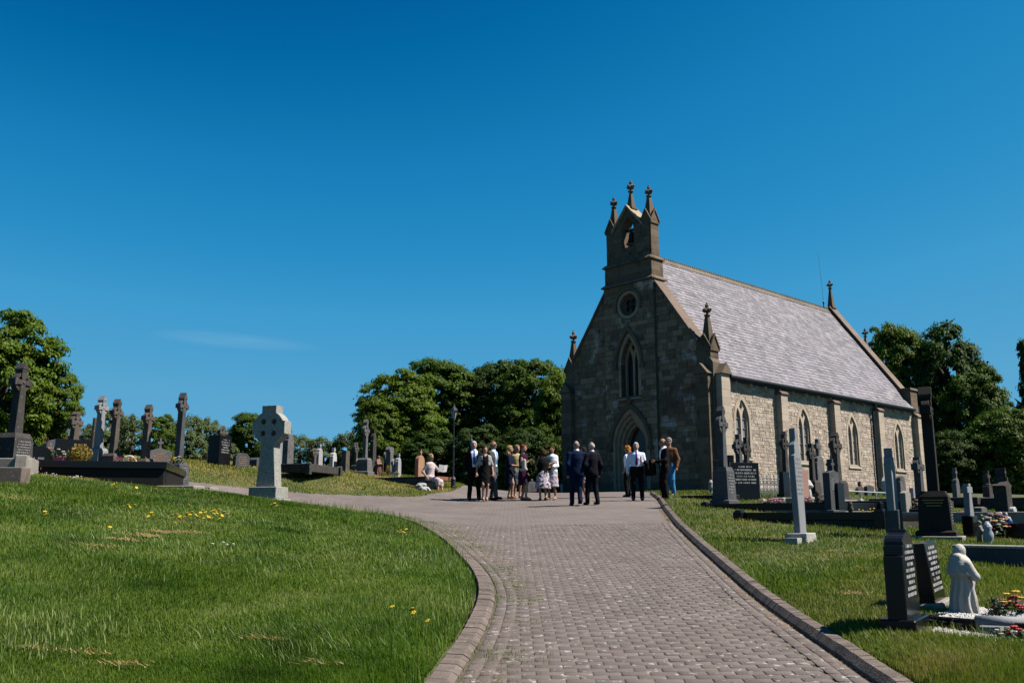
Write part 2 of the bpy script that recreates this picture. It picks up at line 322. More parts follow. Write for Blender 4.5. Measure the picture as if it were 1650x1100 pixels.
def GL(x, y):                                # lawn height: the right lawn stands level with the raised kerb
    x = np.asarray(x, float); y = np.asarray(y, float)
    rx = np.interp(y, RK[:, 1], RK[:, 0]); s = np.clip((x-rx)/0.25, 0, 1)*np.clip((33-y)/3, 0, 1)
    return G(x, y)+0.065*s+0.012
xs = np.concatenate([np.arange(-400,-60,40), np.arange(-60,-16,2.0), np.arange(-16,16,0.25), np.arange(16,60,2.0), np.arange(60,401,40)])
ys = np.concatenate([np.arange(-40,2,2.0), np.arange(2,40,0.25), np.arange(40,80,2.0), np.arange(80,601,40)])
XX, YY = np.meshgrid(xs, ys); ZZ = GL(XX, YY)
ins = inside(XX, YY); ZZ = np.where(ins, ZZ-0.16, ZZ)
ZZ = np.where(YY > 75, ZZ-(YY-75)*0.03, ZZ); ZZ = np.where(np.abs(XX) > 60, ZZ-(np.abs(XX)-60)*0.03, ZZ)
nx, ny = len(xs), len(ys); I = np.arange(nx*ny).reshape(ny, nx)
F = np.stack([I[:-1, :-1], I[:-1, 1:], I[1:, 1:], I[1:, :-1]], -1).reshape(-1, 4)
ground = link('ground', np_mesh('ground', np.stack([XX, YY, ZZ], -1).reshape(-1, 3), F, M['turf'], smooth=True))
tag(ground, 'green lawn and grassy slope of the churchyard', kind='structure')

# ------------------------------------------------------------------ paved path: bed, forecourt sheet, single pavers
def sheet(name, y0, y1, step, dz, mt, parent=None):
    gx = np.arange(-9.6, 6, step); gy = np.arange(y0, y1+1e-6, step)
    X, Y = np.meshgrid(gx, gy); ok = inside(X, Y); n, m = X.shape
    # snap cells: keep a cell when any corner lies inside
    keep = ok[:-1, :-1] | ok[1:, :-1] | ok[:-1, 1:] | ok[1:, 1:]
    I = np.arange(n*m).reshape(n, m); F = np.stack([I[:-1, :-1], I[:-1, 1:], I[1:, 1:], I[1:, :-1]], -1)[keep]
    us, inv = np.unique(F, return_inverse=True); V = np.stack([X, Y, G(X, Y)+dz], -1).reshape(-1, 3)[us]
    return link(name, np_mesh(name, V, inv.reshape(-1, 4), mt, smooth=True), parent)
# far paving: brick pattern by material (single blocks are under a pixel there)
pf = mat('paving_far', (0.20,0.166,0.155), (0.25,0.21,0.196), (0.29,0.25,0.236), scale=0.7, rough=0.9, bump=0.0)
nt = pf.node_tree; L = nt.links.new; g = nt.nodes.new('ShaderNodeNewGeometry'); br = nt.nodes.new('ShaderNodeTexBrick'); b = nt.nodes['Principled BSDF']
br.inputs['Scale'].default_value = 1.0; br.inputs['Brick Width'].default_value = 0.2025; br.inputs['Row Height'].default_value = 0.0998; br.inputs['Mortar Size'].default_value = 0.005
br.inputs['Color1'].default_value = (0.85,0.85,0.85,1); br.inputs['Color2'].default_value = (1.1,1.1,1.1,1); br.inputs['Mortar'].default_value = (0.35,0.33,0.28,1)
L(g.outputs['Position'], br.inputs['Vector']); mx = nt.nodes.new('ShaderNodeMix'); mx.data_type = 'RGBA'; mx.blend_type = 'MULTIPLY'; mx.inputs['Factor'].default_value = 1
src = b.inputs['Base Color'].links[0].from_socket; L(src, mx.inputs['A']); L(br.outputs['Color'], mx.inputs['B']); L(mx.outputs['Result'], b.inputs['Base Color'])
YF = 19.0
path = sheet('path', 3.0, YF+0.4, 0.2, -0.0075, M['joint']); tag(path, 'block paved path running up to the church', kind='structure')
fc = sheet('forecourt', YF, 40.6, 0.25, -0.004, pf, path)
PW, PD, PT = 0.2, 0.1, 0.05
def paver_boxes(cx, cy, ang, z, tx, ty, lw, rr):
    """numpy batch of chamfered blocks -> V, F, rnd"""
    n = len(cx); b = 0.0022
    lo = np.array([(-1,-1),(1,-1),(1,1),(-1,1)], float)
    V = np.zeros((n, 12, 3)); hw, hd = (lw/2)[:, None], np.full((n, 1), PD/2-0.0012)
    for k, (ins_, dz) in enumerate(((0, -0.04), (0, -b), (b, 0.0))):
        px = lo[None, :, 0]*(hw-ins_); py = lo[None, :, 1]*(hd-ins_); c_, s_ = np.cos(ang)[:, None], np.sin(ang)[:, None]
        V[:, k*4:k*4+4, 0] = cx[:, None]+px*c_-py*s_; V[:, k*4:k*4+4, 1] = cy[:, None]+px*s_+py*c_
        V[:, k*4:k*4+4, 2] = z[:, None]+dz+(V[:, k*4:k*4+4, 0]-cx[:, None])*tx[:, None]+(V[:, k*4:k*4+4, 1]-cy[:, None])*ty[:, None]
    f = [(8,9,10,11)]
    for k in (0, 4):
        for j in range(4): f.append((k+j, k+(j+1) % 4, k+4+(j+1) % 4, k+4+j))
    f = np.array(f); F = (np.arange(n)[:, None, None]*12+f[None]).reshape(-1, 4)
    return V.reshape(-1, 3), F, np.repeat(rr, len(f))
rows = np.arange(4.6, YF, 0.0998); pc = []
for i, y in enumerate(rows):
    x = np.arange(-5.5, 4.5, 0.2025)+(0.10125 if i % 2 else 0); pc.append(np.stack([x, np.full(len(x), y)], 1))
pc = np.concatenate(pc); pc[:, 1] += 0.010*np.sin(pc[:, 0]*1.3); pc = pc[inside(pc[:, 0], pc[:, 1])]
dl, dr = dist_line(pc[:, 0], pc[:, 1], LK), dist_line(pc[:, 0], pc[:, 1], RK); pc = pc[(dl > 0.30) & (dr > 0.30)]
NMAIN = len(pc); an = rng.normal(0, 0.007, len(pc)); lw = np.full(len(pc), PW-0.003)
for Lp, sgn in ((LK, 1), (RK, -1)):          # edging course laid along each kerb
    seg = np.hypot(*np.diff(Lp, axis=0).T); t = np.concatenate([[0], np.cumsum(seg)])
    for off in (0.185, 0.287):
        ss = np.arange(0.1+off, t[-1], 0.21); x = np.interp(ss, t, Lp[:, 0]); y = np.interp(ss, t, Lp[:, 1])
        x2 = np.interp(ss+0.1, t, Lp[:, 0]); y2 = np.interp(ss+0.1, t, Lp[:, 1]); a = np.arctan2(y2-y, x2-x)
        q = np.stack([x+np.sin(a)*off*sgn, y-np.cos(a)*off*sgn], 1); k = (q[:, 1] > 4.6) & (q[:, 1] < YF)
        pc = np.concatenate([pc, q[k]]); an = np.concatenate([an, a[k]]); lw = np.concatenate([lw, np.full(k.sum(), PW-0.004)])
e = 0.15; z = G(pc[:, 0], pc[:, 1])+rng.normal(0, 0.0009, len(pc))+np.where(np.arange(len(pc)) >= NMAIN, .004, 0); tx = (G(pc[:, 0]+e, pc[:, 1])-z)/e*0+rng.normal(0, 0.004, len(pc)); ty = (prof(pc[:, 1]+e)-prof(pc[:, 1]-e))/(2*e)+rng.normal(0, 0.004, len(pc))
vis = (pc[:, 1] > 6.35) & (np.abs(pc[:, 0])/pc[:, 1] < 0.6); order = np.argsort(np.where(vis, pc[:, 1], 99)); near = order[:300]; far = order[300:]
V, F, rr = paver_boxes(pc[far, 0], pc[far, 1], an[far], z[far], tx[far], ty[far], lw[far], rng.random(len(far)))
o = link('paving', np_mesh('paving', V, F, M['paver'], rr), path); o['kind'] = 'stuff'
one = np.zeros(1); V, F, rr = paver_boxes(one, one, one, one, one, one, np.array([PW-0.003]), one); pme = np_mesh('paver', V, F, M['paver'], rr)
for i in near:
    o = link('paver', pme, path, (pc[i, 0], pc[i, 1], z[i])); o.rotation_euler = (Matrix.Rotation(math.atan(ty[i]), 3, 'X') @ Matrix.Rotation(-math.atan(tx[i]), 3, 'Y') @ Matrix.Rotation(an[i], 3, 'Z')).to_euler()

# ------------------------------------------------------------------ kerbs: one stone after another
def kerb(name, Lp, prof_, label, sgn, s0=0.0):
    root = empty(name, (0, 0, 0)); tag(root, label, kind='structure')
    t = np.concatenate([[0], np.cumsum(np.hypot(*np.diff(Lp, axis=0).T))]); mb = MB(); mb.prism(prof_, -0.0488, 0.0488); me = mb.mesh('kerb_stone', M['kerb'])
    ss = np.arange(s0, t[-1], 0.1); n = 0
    for s in ss[:300]:
        x, y = np.interp(s, t, Lp[:, 0]), np.interp(s, t, Lp[:, 1]); x2, y2 = np.interp(s+.05, t, Lp[:, 0]), np.interp(s+.05, t, Lp[:, 1])
        o = link('kerb_stone', me, root, (x, y, float(G(x, y))+random.uniform(-.003, .003)))
        a = math.atan2(y2-y, x2-x)-math.pi/2; sl = float(G(x2, y2)-G(x, y))/0.05
        o.rotation_euler = Matrix.Rotation(a, 3, 'Z').to_euler() if abs(sl) < 1e-6 else (Matrix.Rotation(a, 3, 'Z') @ Matrix.Rotation(math.atan(sl), 3, 'X')).to_euler()
        o.scale = (random.uniform(.97, 1.03), 1, 1)
    return root
kerb('kerb', RK, [(-.095,-.12),(-.095,.022),(-.05,.075),(.045,.08),(.05,-.12)], 'raised splayed kerb along the right side of the path', 1, 1.3)
kerb('kerb', LK, [(.11,-.12),(.11,.012),(.065,.04),(-.06,.045),(-.07,-.12)], 'low curved kerb between the left lawn and the path', -1, 1.3)
# ------------------------------------------------------------------ church (local X along the nave, Y along the west front to the left, front faces -X, lit side faces -Y)
CH = empty('church', (7.7, 34.0, 2.70), R(42.5), 'small sandstone Gothic church with slate roof, bellcote and corner pinnacles', 'church')
NL, NW = 17.3, 8.0; EV = 4.45; SLOPE = 1.39; YC = 4.0
def gz(y, top=0.0): return EV+top+SLOPE*(YC-abs(y-YC))+0.0
RIDGE = EV+SLOPE*YC                          # 10.01
Mfront = Matrix.Rotation(-math.pi/2, 4, 'Z') # plate (x,z) front -> plane X=const : local x -> -Y
ROTF = (0, 0, -math.pi/2)
def fy(pts): return [(-y, z) for y, z in pts] # facade (Y, z) -> plate x
# --- west front
defm('dressed_mid', (0.48,0.37,0.245), (0.60,0.475,0.325), scale=2.5, rough=0.9, bump=0.4, bscale=40, rnd=0.14, stain=(1.4,0.58,(0.20,0.165,0.12),0.5))  # facade's darker copy of the dressed stone, shade put into the colour
door_o = dict(cx=4.03, hw=.95, zs=1.80, za=3.28); fw = dict(cx=4.02, hw=.46, zs=5.15, za=6.32, z0=3.85); rose_c = (4.0, 7.72)
def circ(cx, cz, r_, n=28): return [(cx+r_*math.cos(2*math.pi*i/n), cz+r_*math.sin(2*math.pi*i/n)) for i in range(n)]
gable = [(0,-.6),(8,-.6),(8,gz(8)),(8,gz(8,.35)),(YC,gz(YC,.35)),(0,gz(0,.35))]
dh = arch(door_o['cx'], door_o['hw'], door_o['zs'], door_o['za'], -.5)
wh = arch(fw['cx'], fw['hw'], fw['zs'], fw['za'], fw['z0'])
rh = circ(*rose_c, .47)
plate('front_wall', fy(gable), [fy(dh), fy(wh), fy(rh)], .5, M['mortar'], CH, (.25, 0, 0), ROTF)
bay = [(2.65,-.6),(5.35,-.6),(5.35,8.62),(2.65,8.62)]
plate('bay_wall', fy(bay), [fy(dh), fy(wh), fy(rh)], .14, M['mortar'], CH, (-.07, 0, 0), ROTF)
# stones: coursed blocks; front (Y, z) rectangles pushed along -X
def clip_poly(poly, a, b, c):                # keep a*x+b*y <= c
    out = []
    for i in range(len(poly)):
        p, q = poly[i], poly[(i+1) % len(poly)]; dp, dq = a*p[0]+b*p[1]-c, a*q[0]+b*q[1]-c
        if dp <= 0: out.append(p)
        if (dp < 0) != (dq < 0) and abs(dp-dq) > 1e-9:
            t = dp/(dp-dq); out.append((p[0]+t*(q[0]-p[0]), p[1]+t*(q[1]-p[1])))
    return out
def courses(u0, u1, z0, z1, hlo, hhi, wlo, whi, holes, gap, clips=()):
    """random coursed masonry: list of convex polygons in (u, z); holes give half widths to leave out"""
    out = []; z = z0
    while z < z1-0.05:
        h = random.uniform(hlo, hhi)
        if z+h > z1-0.06: h = z1-z
        u = u0+random.uniform(-whi, 0)*0.6
        while u < u1:
            w_ = random.uniform(wlo, whi); segs = [(max(u, u0), min(u+w_, u1))]
            zz = [(z, z+h)]
            if h > 0.2 and w_ < 0.34 and random.random() < .3: zz = [(z, z+h*.5), (z+h*.5, z+h)]
            for za, zb in zz:
                ss = segs
                for cx, f in holes:
                    hwm = max(f(za), f((za+zb)/2), f(zb)); ns = []
                    if hwm <= 0: continue
                    for a, b in ss:
                        if b <= cx-hwm or a >= cx+hwm: ns.append((a, b))
                        else:
                            if a < cx-hwm: ns.append((a, cx-hwm))
                            if b > cx+hwm: ns.append((cx+hwm, b))
                    ss = ns
                for a, b in ss:
                    if b-a < 0.05: continue
                    p = [(a+gap/2, za+gap/2), (b-gap/2, za+gap/2), (b-gap/2, zb-gap/2), (a+gap/2, zb-gap/2)]
                    for cl in clips: p = clip_poly(p, *cl) if p else p
                    if len(p) >= 3:
                        ar = abs(sum(p[i][0]*p[(i+1) % len(p)][1]-p[(i+1) % len(p)][0]*p[i][1] for i in range(len(p))))/2
                        if ar > .004: out.append((p, ar))
            u += w_
        z += h
    return out
def stone_into(mb, poly, f3, d, ins=0.008):   # f3(u, z, depth) -> point
    n = len(poly); cx = sum(p[0] for p in poly)/n; cz = sum(p[1] for p in poly)/n
    sh = lambda p: (p[0]+(cx-p[0])*min(.3, ins/max(.03, abs(cx-p[0])+1e-6)), p[1]+(cz-p[1])*min(.3, ins/max(.03, abs(cz-p[1])+1e-6)))
    j = [d+random.uniform(-.006, .006) for _ in poly]
    mb.cr = random.random()
    mb.add([f3(*p, 0) for p in poly]+[f3(*p, d*.6) for p in poly]+[f3(*sh(p), j[i]) for i, p in enumerate(poly)],
           [tuple(range(2*n, 3*n))]+[(i, (i+1) % n, n+(i+1) % n, n+i) for i in range(n)]+[(n+i, n+(i+1) % n, 2*n+(i+1) % n, 2*n+i) for i in range(n)])
fh_door = (door_o['cx'], lambda z: arch_hw(1.0, 1.8, 3.36, z) if z < 3.36 else 0)
fh_win = (fw['cx'], lambda z: arch_hw(.60, 5.15, 6.56, z) if 3.7 < z < 6.56 else 0)
fh_rose = (rose_c[0], lambda z: math.sqrt(max(0, .6**2-(z-rose_c[1])**2)))
gclips = ((-SLOPE, 1, EV+.28), (SLOPE, 1, EV+.28+SLOPE*8))
fs = []
for a, b, off, hl in ((.72, 2.65, 0.0, ()), (2.65, 5.35, -.14, (fh_door, fh_win, fh_rose)), (5.35, 7.28, 0.0, ())):
    for p, ar in courses(a, b, -.1, 8.6 if hl else 8.3, .17, .30, .22, .62, hl, .014, gclips if not hl else ()): fs.append((p, ar, off))
fs.sort(key=lambda q: -q[1])
st = MB()
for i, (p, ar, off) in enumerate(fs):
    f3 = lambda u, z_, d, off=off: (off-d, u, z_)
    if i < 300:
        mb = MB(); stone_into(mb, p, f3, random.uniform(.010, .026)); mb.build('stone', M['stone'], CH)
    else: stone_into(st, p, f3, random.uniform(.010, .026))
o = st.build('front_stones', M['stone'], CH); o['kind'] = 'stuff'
# --- south wall with four lancets
WX = (1.80, 6.43, 10.70, 15.35); SW = dict(hw=.46, zs=2.62, za=3.50, z0=1.25)
south = [(.3,-.6),(NL,-.6),(NL,EV-.05),(.3,EV-.05)]
holes = [arch(x, SW['hw'], SW['zs'], SW['za'], SW['z0']) for x in WX]
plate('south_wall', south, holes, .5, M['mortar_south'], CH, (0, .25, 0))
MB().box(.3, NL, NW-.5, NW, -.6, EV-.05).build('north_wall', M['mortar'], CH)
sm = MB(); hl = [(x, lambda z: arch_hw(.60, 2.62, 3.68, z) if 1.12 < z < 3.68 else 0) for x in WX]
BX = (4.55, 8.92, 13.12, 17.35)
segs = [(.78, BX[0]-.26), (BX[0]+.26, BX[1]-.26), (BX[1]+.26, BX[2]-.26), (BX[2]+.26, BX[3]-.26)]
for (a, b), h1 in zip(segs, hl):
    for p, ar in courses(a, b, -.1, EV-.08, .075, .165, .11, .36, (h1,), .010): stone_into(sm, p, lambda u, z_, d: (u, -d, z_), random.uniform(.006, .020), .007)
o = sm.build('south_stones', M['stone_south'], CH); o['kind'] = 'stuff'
# --- buttresses: stacked dressed blocks with a sloping cap
def stack(mb, x0, x1, y0, y1, z0, z1, h=.28, M4=None, g_=.006):
    z = z0; n = max(1, round((z1-z0)/h)); h = (z1-z0)/n
    for i in range(n):
        mb.cr = random.random(); e = random.uniform(0, .006)
        mb.box(x0-e, x1+e, y0-e, y1+e, z+g_/2, z+h-g_/2, M4); z += h
    mb.cr = .5; mb.box(x0+.012, x1-.012, y0+.012, y1-.012, z0, z1-.004, M4)
for bx in BX:
    root = MB(); stack(root, bx-.25, bx+.25, -.27, .02, -.5, 3.92); ob = root.build('buttress', M['dressed'], CH)
    c_ = MB(); c_.prism([(-.30,0),(.03,0),(.03,.34),(-.30,.05)], -.29, .29, Matrix.Translation((bx, 0, 3.925)) @ Matrix.Rotation(math.pi/2, 4, 'Z')); 
    c2 = MB(); c2.add([(bx-.28,-.32,3.925),(bx+.28,-.32,3.925),(bx+.28,.02,3.925),(bx-.28,.02,3.925),(bx-.28,-.32,3.975),(bx+.28,-.32,3.975),(bx+.28,.02,4.25),(bx-.28,.02,4.25)], [(0,3,2,1),(4,5,6,7),(0,1,5,4),(1,2,6,5),(2,3,7,6),(3,0,4,7)])
    c2.build('cap', M['coping'], ob)
# corner angle buttresses of the front
def gable_cap(mb, x0, x1, y0, y1, z, h, axis):
    if axis == 'x': P = [(x0,y0,z),(x1,y0,z),(x1,y1,z),(x0,y1,z),(x0,(y0+y1)/2,z+h),(x1,(y0+y1)/2,z+h)]; Fc = [(0,3,2,1),(0,1,5,4),(2,3,4,5),(0,4,3),(1,2,5)]
    else: P = [(x0,y0,z),(x1,y0,z),(x1,y1,z),(x0,y1,z),((x0+x1)/2,y0,z+h),((x0+x1)/2,y1,z+h)]; Fc = [(0,3,2,1),(0,4,5,3),(1,2,5,4),(0,1,4),(2,3,5)]
    mb.add(P, Fc)
for y0, y1, sy in ((.10, .68, -1), (7.32, 7.90, 1)):
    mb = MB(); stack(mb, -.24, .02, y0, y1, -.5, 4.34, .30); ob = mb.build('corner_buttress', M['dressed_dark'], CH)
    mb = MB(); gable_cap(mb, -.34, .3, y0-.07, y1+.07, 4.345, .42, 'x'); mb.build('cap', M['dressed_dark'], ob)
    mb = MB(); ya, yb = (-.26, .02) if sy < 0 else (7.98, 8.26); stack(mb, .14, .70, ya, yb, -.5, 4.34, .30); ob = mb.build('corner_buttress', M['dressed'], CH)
    mb = MB(); gable_cap(mb, .07, .77, ya-.08 if sy < 0 else ya-.3, yb+.3 if sy < 0 else yb+.08, 4.347, .42, 'y'); mb.build('cap', M['dressed_dark'], ob)
    mb = MB(); stack(mb, .03, .10, .06 if sy < 0 else 7.70, .3 if sy < 0 else 7.94, -.5, 4.6)
# plinth course
for q in ((-.05, .02, .70, 2.63), (-.19, -.12, 2.63, 3.05), (-.19, -.12, 5.02, 5.37), (-.05, .02, 5.37, 7.3)): MB().box(*q, -.5, .32).build('plinth', M['dressed_dark'], CH)
# --- arched dressings
def ring_plate(name, o_, i_, t, mt, parent, loc, rot=None, facade=False, bevel=.0):
    if facade: o_, i_ = fy(o_), fy(i_)
    n = len(o_); return plate(name, o_, [i_], t, mt, parent, loc, rot, bevel)
def band(o_, i_, y0, y1, mb, fm):             # open strip between two arch lines of equal length
    n = len(o_)
    P = [fm(x, z_, y0) for x, z_ in o_]+[fm(x, z_, y0) for x, z_ in i_]+[fm(x, z_, y1) for x, z_ in o_]+[fm(x, z_, y1) for x, z_ in i_]
    Fc = []
    for k in range(n-1): Fc += [(k, k+1, n+k+1, n+k), (2*n+k, 3*n+k, 3*n+k+1, 2*n+k+1), (k, 2*n+k, 2*n+k+1, k+1), (n+k, n+k+1, 3*n+k+1, 3*n+k)]
    Fc += [(0, n, 3*n, 2*n), (n-1, 3*n-1, 4*n-1, 2*n-1)]
    mb.add(P, Fc)
def voussoirs(cx, hwo, hwi, zs, zao, zai, z0, y0, y1, mb, fm, n=10):   # dressed arch ring cut into blocks
    O, I2 = arch(cx, hwo, zs, zao, None, n*2), arch(cx, hwi, zs, zai, None, n*2)
    for k in range(0, len(O)-1, 2):
        mb.cr = random.random(); s = slice(k, k+3); band(O[s], I2[s], y0, y1, mb, fm)
    z = z0
    while z < zs-.02:
        h = min(random.uniform(.24, .36), zs-z)
        for sg in (-1, 1):
            mb.cr = random.random(); band([(cx+sg*hwo, z), (cx+sg*hwo, z+h)], [(cx+sg*hwi, z), (cx+sg*hwi, z+h)], y0, y1, mb, fm)
        z += h
ffm = lambda u, z_, d: (d, u, z_)            # facade: d = X
sfm = lambda u, z_, d: (u, d, z_)            # south: d = Y
dr = empty('doorway', (0, 0, 0)); dr.parent = CH
for k, (ho, hi, ao, ai, x0, x1) in enumerate(((.98,.84,3.34,3.13,-.175,.10),(.84,.72,3.13,2.95,-.06,.22),(.72,.60,2.95,2.78,.06,.36),(.60,.50,2.78,2.64,.20,.50))):
    mb = MB(); voussoirs(4.03, ho, hi, 1.8, ao, ai, -.3, x0, x1, mb, ffm); mb.build('arch_moulding', M['dressed_mid'], dr)
mb = MB(); band(arch(4.03,1.12,1.74,3.56), arch(4.03,.985,1.74,3.35), -.26, -.10, mb, ffm)
mb.box(-.30,-.12,2.86,3.08,1.62,1.76); mb.box(-.30,-.12,4.98,5.20,1.62,1.76); mb.blob((-.22,4.03,3.64),.12,.14,.15); mb.build('hood_mould', M['dressed_dark'], dr)
for sg in (-1, 1):
    for rr_ in (.90, .78, .66): pass
mb = MB()
for i in range(9):
    mb.cr = random.random(); a = 4.03-.52+i*.1156; mb.box(.40, .44, a+.004, a+.1116, -.3, arch_hw(.55,1.8,2.72,1.8)*0+1.78)
mb.box(.41,.45,3.5,4.56,1.785,1.86); DD = mb.build('door', M['door'], CH)
mb = MB(); mb.tube([(.37,3.92,.95),(.37,3.92,1.15)], .018); mb.build('handle', M['iron'], DD)
mb = MB()
for z_ in (.35, 1.35): mb.box(.385,.40,3.52,3.95,z_,z_+.05); mb.box(.385,.40,4.1,4.54,z_,z_+.05)
mb.build('hinge', M['iron'], DD)
plate('fanlight', fy(arch(4.03,.56,1.8,2.72,1.86)), [], .02, M['glass'], CH, (.43,0,0), ROTF)
mb = MB(); mb.box(-.6,.5,2.85,5.2,-.5,.05); mb.build('door_step', M['dressed_dark'], CH)
# front window
def tracery(name, cx, hw, zs, za, z0, t, mt, parent, loc, rot, facade):
    """frame with two lancet lights and a small top light"""
    fr = .07; lw = (hw-fr-.045)/2; o_ = arch(cx, hw+.02, zs, za+.03, z0-.02)
    l1 = arch(cx-lw-.045, lw, zs+.02, zs+(za-zs)*.62, z0+.05); l2 = arch(cx+lw+.045, lw, zs+.02, zs+(za-zs)*.62, z0+.05)
    zt = zs+(za-zs)*.48; kz = za-.10
    eye = [(cx, zt+.03), (cx+.105, zt+(kz-zt)*.48), (cx, kz), (cx-.105, zt+(kz-zt)*.48)]
    f = fy if facade else (lambda q: q)
    return plate(name, f(o_), [f(l1), f(l2), f(eye)], t, mt, parent, loc, rot), lw
def window(cx, hw, zs, za, z0, facade, parent, nbar=6):
    name = 'front_window' if facade else 'side_window'
    W_ = empty('window', (0, 0, 0)); W_.parent = parent
    loc = (.20, 0, 0) if facade else (0, .10, 0); rot = ROTF if facade else None
    fm = ffm if facade else sfm
    mb = MB(); x0, x1 = (-.155, .2) if facade else (-.022, .2); dm = M['dressed_mid' if facade else 'dressed']
    voussoirs(cx, hw+.14, hw, zs, za+.19, za, z0, x0, x1, mb, fm, 7); mb.build('surround', dm, W_)
    _, lw = tracery('tracery', cx, hw, zs, za, z0, .12, dm, W_, loc, rot, facade)
    mb = MB()                                   # sloping sill
    if facade: mb.add([(-.24,cx-hw-.16,z0-.14),(-.24,cx+hw+.16,z0-.14),(.25,cx+hw+.16,z0-.14),(.25,cx-hw-.16,z0-.14),(-.24,cx-hw-.16,z0-.09),(-.24,cx+hw+.16,z0-.09),(.25,cx+hw+.16,z0+.05),(.25,cx-hw-.16,z0+.05)], [(0,3,2,1),(4,5,6,7),(0,1,5,4),(1,2,6,5),(2,3,7,6),(3,0,4,7)])
    else: mb.add([(cx-hw-.13,-.06,z0-.13),(cx+hw+.13,-.06,z0-.13),(cx+hw+.13,.25,z0-.13),(cx-hw-.13,.25,z0-.13),(cx-hw-.13,-.06,z0-.08),(cx+hw+.13,-.06,z0-.08),(cx+hw+.13,.25,z0+.05),(cx-hw-.13,.25,z0+.05)], [(0,3,2,1),(4,5,6,7),(0,1,5,4),(1,2,6,5),(2,3,7,6),(3,0,4,7)])
    mb.build('sill', dm, W_)
    zz = np.linspace(z0, za, nbar+1)
    for sg in (-1, 1):
        for k in range(nbar):
            c_ = cx+sg*(lw+.045); tl = random.uniform(-.006, .006); d = .245 if facade else .13
            P = [(c_-lw-.01, d+tl, zz[k]+.008), (c_+lw+.01, d-tl, zz[k]+.008), (c_+lw+.01, d-tl+.004, zz[k+1]-.008), (c_-lw-.01, d+tl+.004, zz[k+1]-.008)]
            if zz[k] > zs+.1:                    # the head panes stop inside the arch
                hwm = max(.06, arch_hw(hw, zs, za, zz[k+1]-.02)); 
                P = [(min(max(p[0], cx-arch_hw(hw, zs, za, p[2])), cx+arch_hw(hw, zs, za, p[2])), p[1], p[2]) for p in P]
            Q = [fm(p[0], p[2], p[1]) for p in P]; off = Vector((.006, 0, 0)) if facade else Vector((0, .006, 0))
            mb = MB(); mb.add(Q+[Vector(q)+off for q in Q], [(0,1,2,3),(7,6,5,4),(0,4,5,1),(1,5,6,2),(2,6,7,3),(3,7,4,0)]); mb.build('pane', M['glass' if facade else 'glass_grey'], W_)
    for k in range(1, nbar):
        h_ = arch_hw(hw, zs, za, zz[k])-.02; mb = MB()
        if h_ > .05:
            if facade: mb.box(.215, .24, cx-h_, cx+h_, zz[k]-.011, zz[k]+.011)
            else: mb.box(cx-h_, cx+h_, .095, .12, zz[k]-.011, zz[k]+.011)
            mb.build('saddle_bar', M['lead'] if not facade else M['iron'], W_)
    return W_
W0 = window(4.02, .46, 5.15, 6.32, 3.85, True, CH)
mb = MB(); band(arch(4.02,.76,5.1,6.78), arch(4.02,.64,5.1,6.62), -.25, -.12, mb, ffm); mb.box(-.27,-.14,3.2,3.42,4.98,5.12); mb.box(-.27,-.14,4.62,4.84,4.98,5.12); mb.build('hood_mould', M['dressed_dark'], W0)
for x in WX: window(x, .46, 2.62, 3.50, 1.25, False, CH)
# rose window with a quatrefoil
RW = empty('rose_window', (0, 0, 0)); RW.parent = CH
holes = [fy(circ(4.0+.19*math.cos(a), 7.72+.19*math.sin(a), .145, 14)) for a in (R(45), R(135), R(225), R(315))]
plate('quatrefoil', fy(circ(4.0, 7.72, .485)), holes+[fy(circ(4.0,7.72,.05,8))], .1, M['dressed_dark'], RW, (.08,0,0), ROTF)
plate('pane', fy(circ(4.0, 7.72, .48)), [], .01, M['glass'], RW, (.15,0,0), ROTF)
mb = MB(); n = 16
for k in range(n):
    mb.cr = random.random(); aa = [2*math.pi*(k+t*.5)/n for t in range(3)]
    band([(4+.60*math.cos(a), 7.72+.60*math.sin(a)) for a in aa], [(4+.47*math.cos(a), 7.72+.47*math.sin(a)) for a in aa], -.16, .12, mb, ffm)
mb.build('surround', M['dressed_mid'], RW)
mb = MB(); aa = [math.pi*(-.12+1.24*k/20) for k in range(21)]; band([(4+.73*math.cos(a), 7.72+.73*math.sin(a)) for a in aa], [(4+.62*math.cos(a), 7.72+.62*math.sin(a)) for a in aa], -.24, -.12, mb, ffm); mb.build('hood_mould', M['dressed_dark'], RW)
# --- roof
RF = MB()
zE, yE = EV-.12, -.18; rl = RIDGE+.10
for sg in (0, 1):
    a = lambda y: y if not sg else NW-y
    RF.add([(.32,a(yE),zE-.08),(NL-.32,a(yE),zE-.08),(NL-.32,YC,rl-.1),(.32,YC,rl-.1),(.32,a(yE),zE),(NL-.32,a(yE),zE),(NL-.32,YC,rl-.01),(.32,YC,rl-.01)], [(0,3,2,1),(4,5,6,7),(0,1,5,4),(1,2,6,5),(2,3,7,6),(3,0,4,7)])
roof = RF.build('roof', M['slate_under'], CH)
sl = math.hypot(YC-yE, rl-zE); ux, uz = (YC-yE)/sl, (rl-zE)/sl; nrm = Vector((0, -uz, ux))
EXPO, SWD = .196, .30; nrow = int((sl-.05)/EXPO)+1; items = []
for r_ in range(nrow):
    s0 = r_*EXPO-.04; x = .45-(SWD/2 if r_ % 2 else 0)
    while x < NL-.35:
        a, b = max(x, .36), min(x+SWD, NL-.36); 
        if b-a > .05: items.append((a, b, s0, min(s0+.34, sl)))
        x += SWD
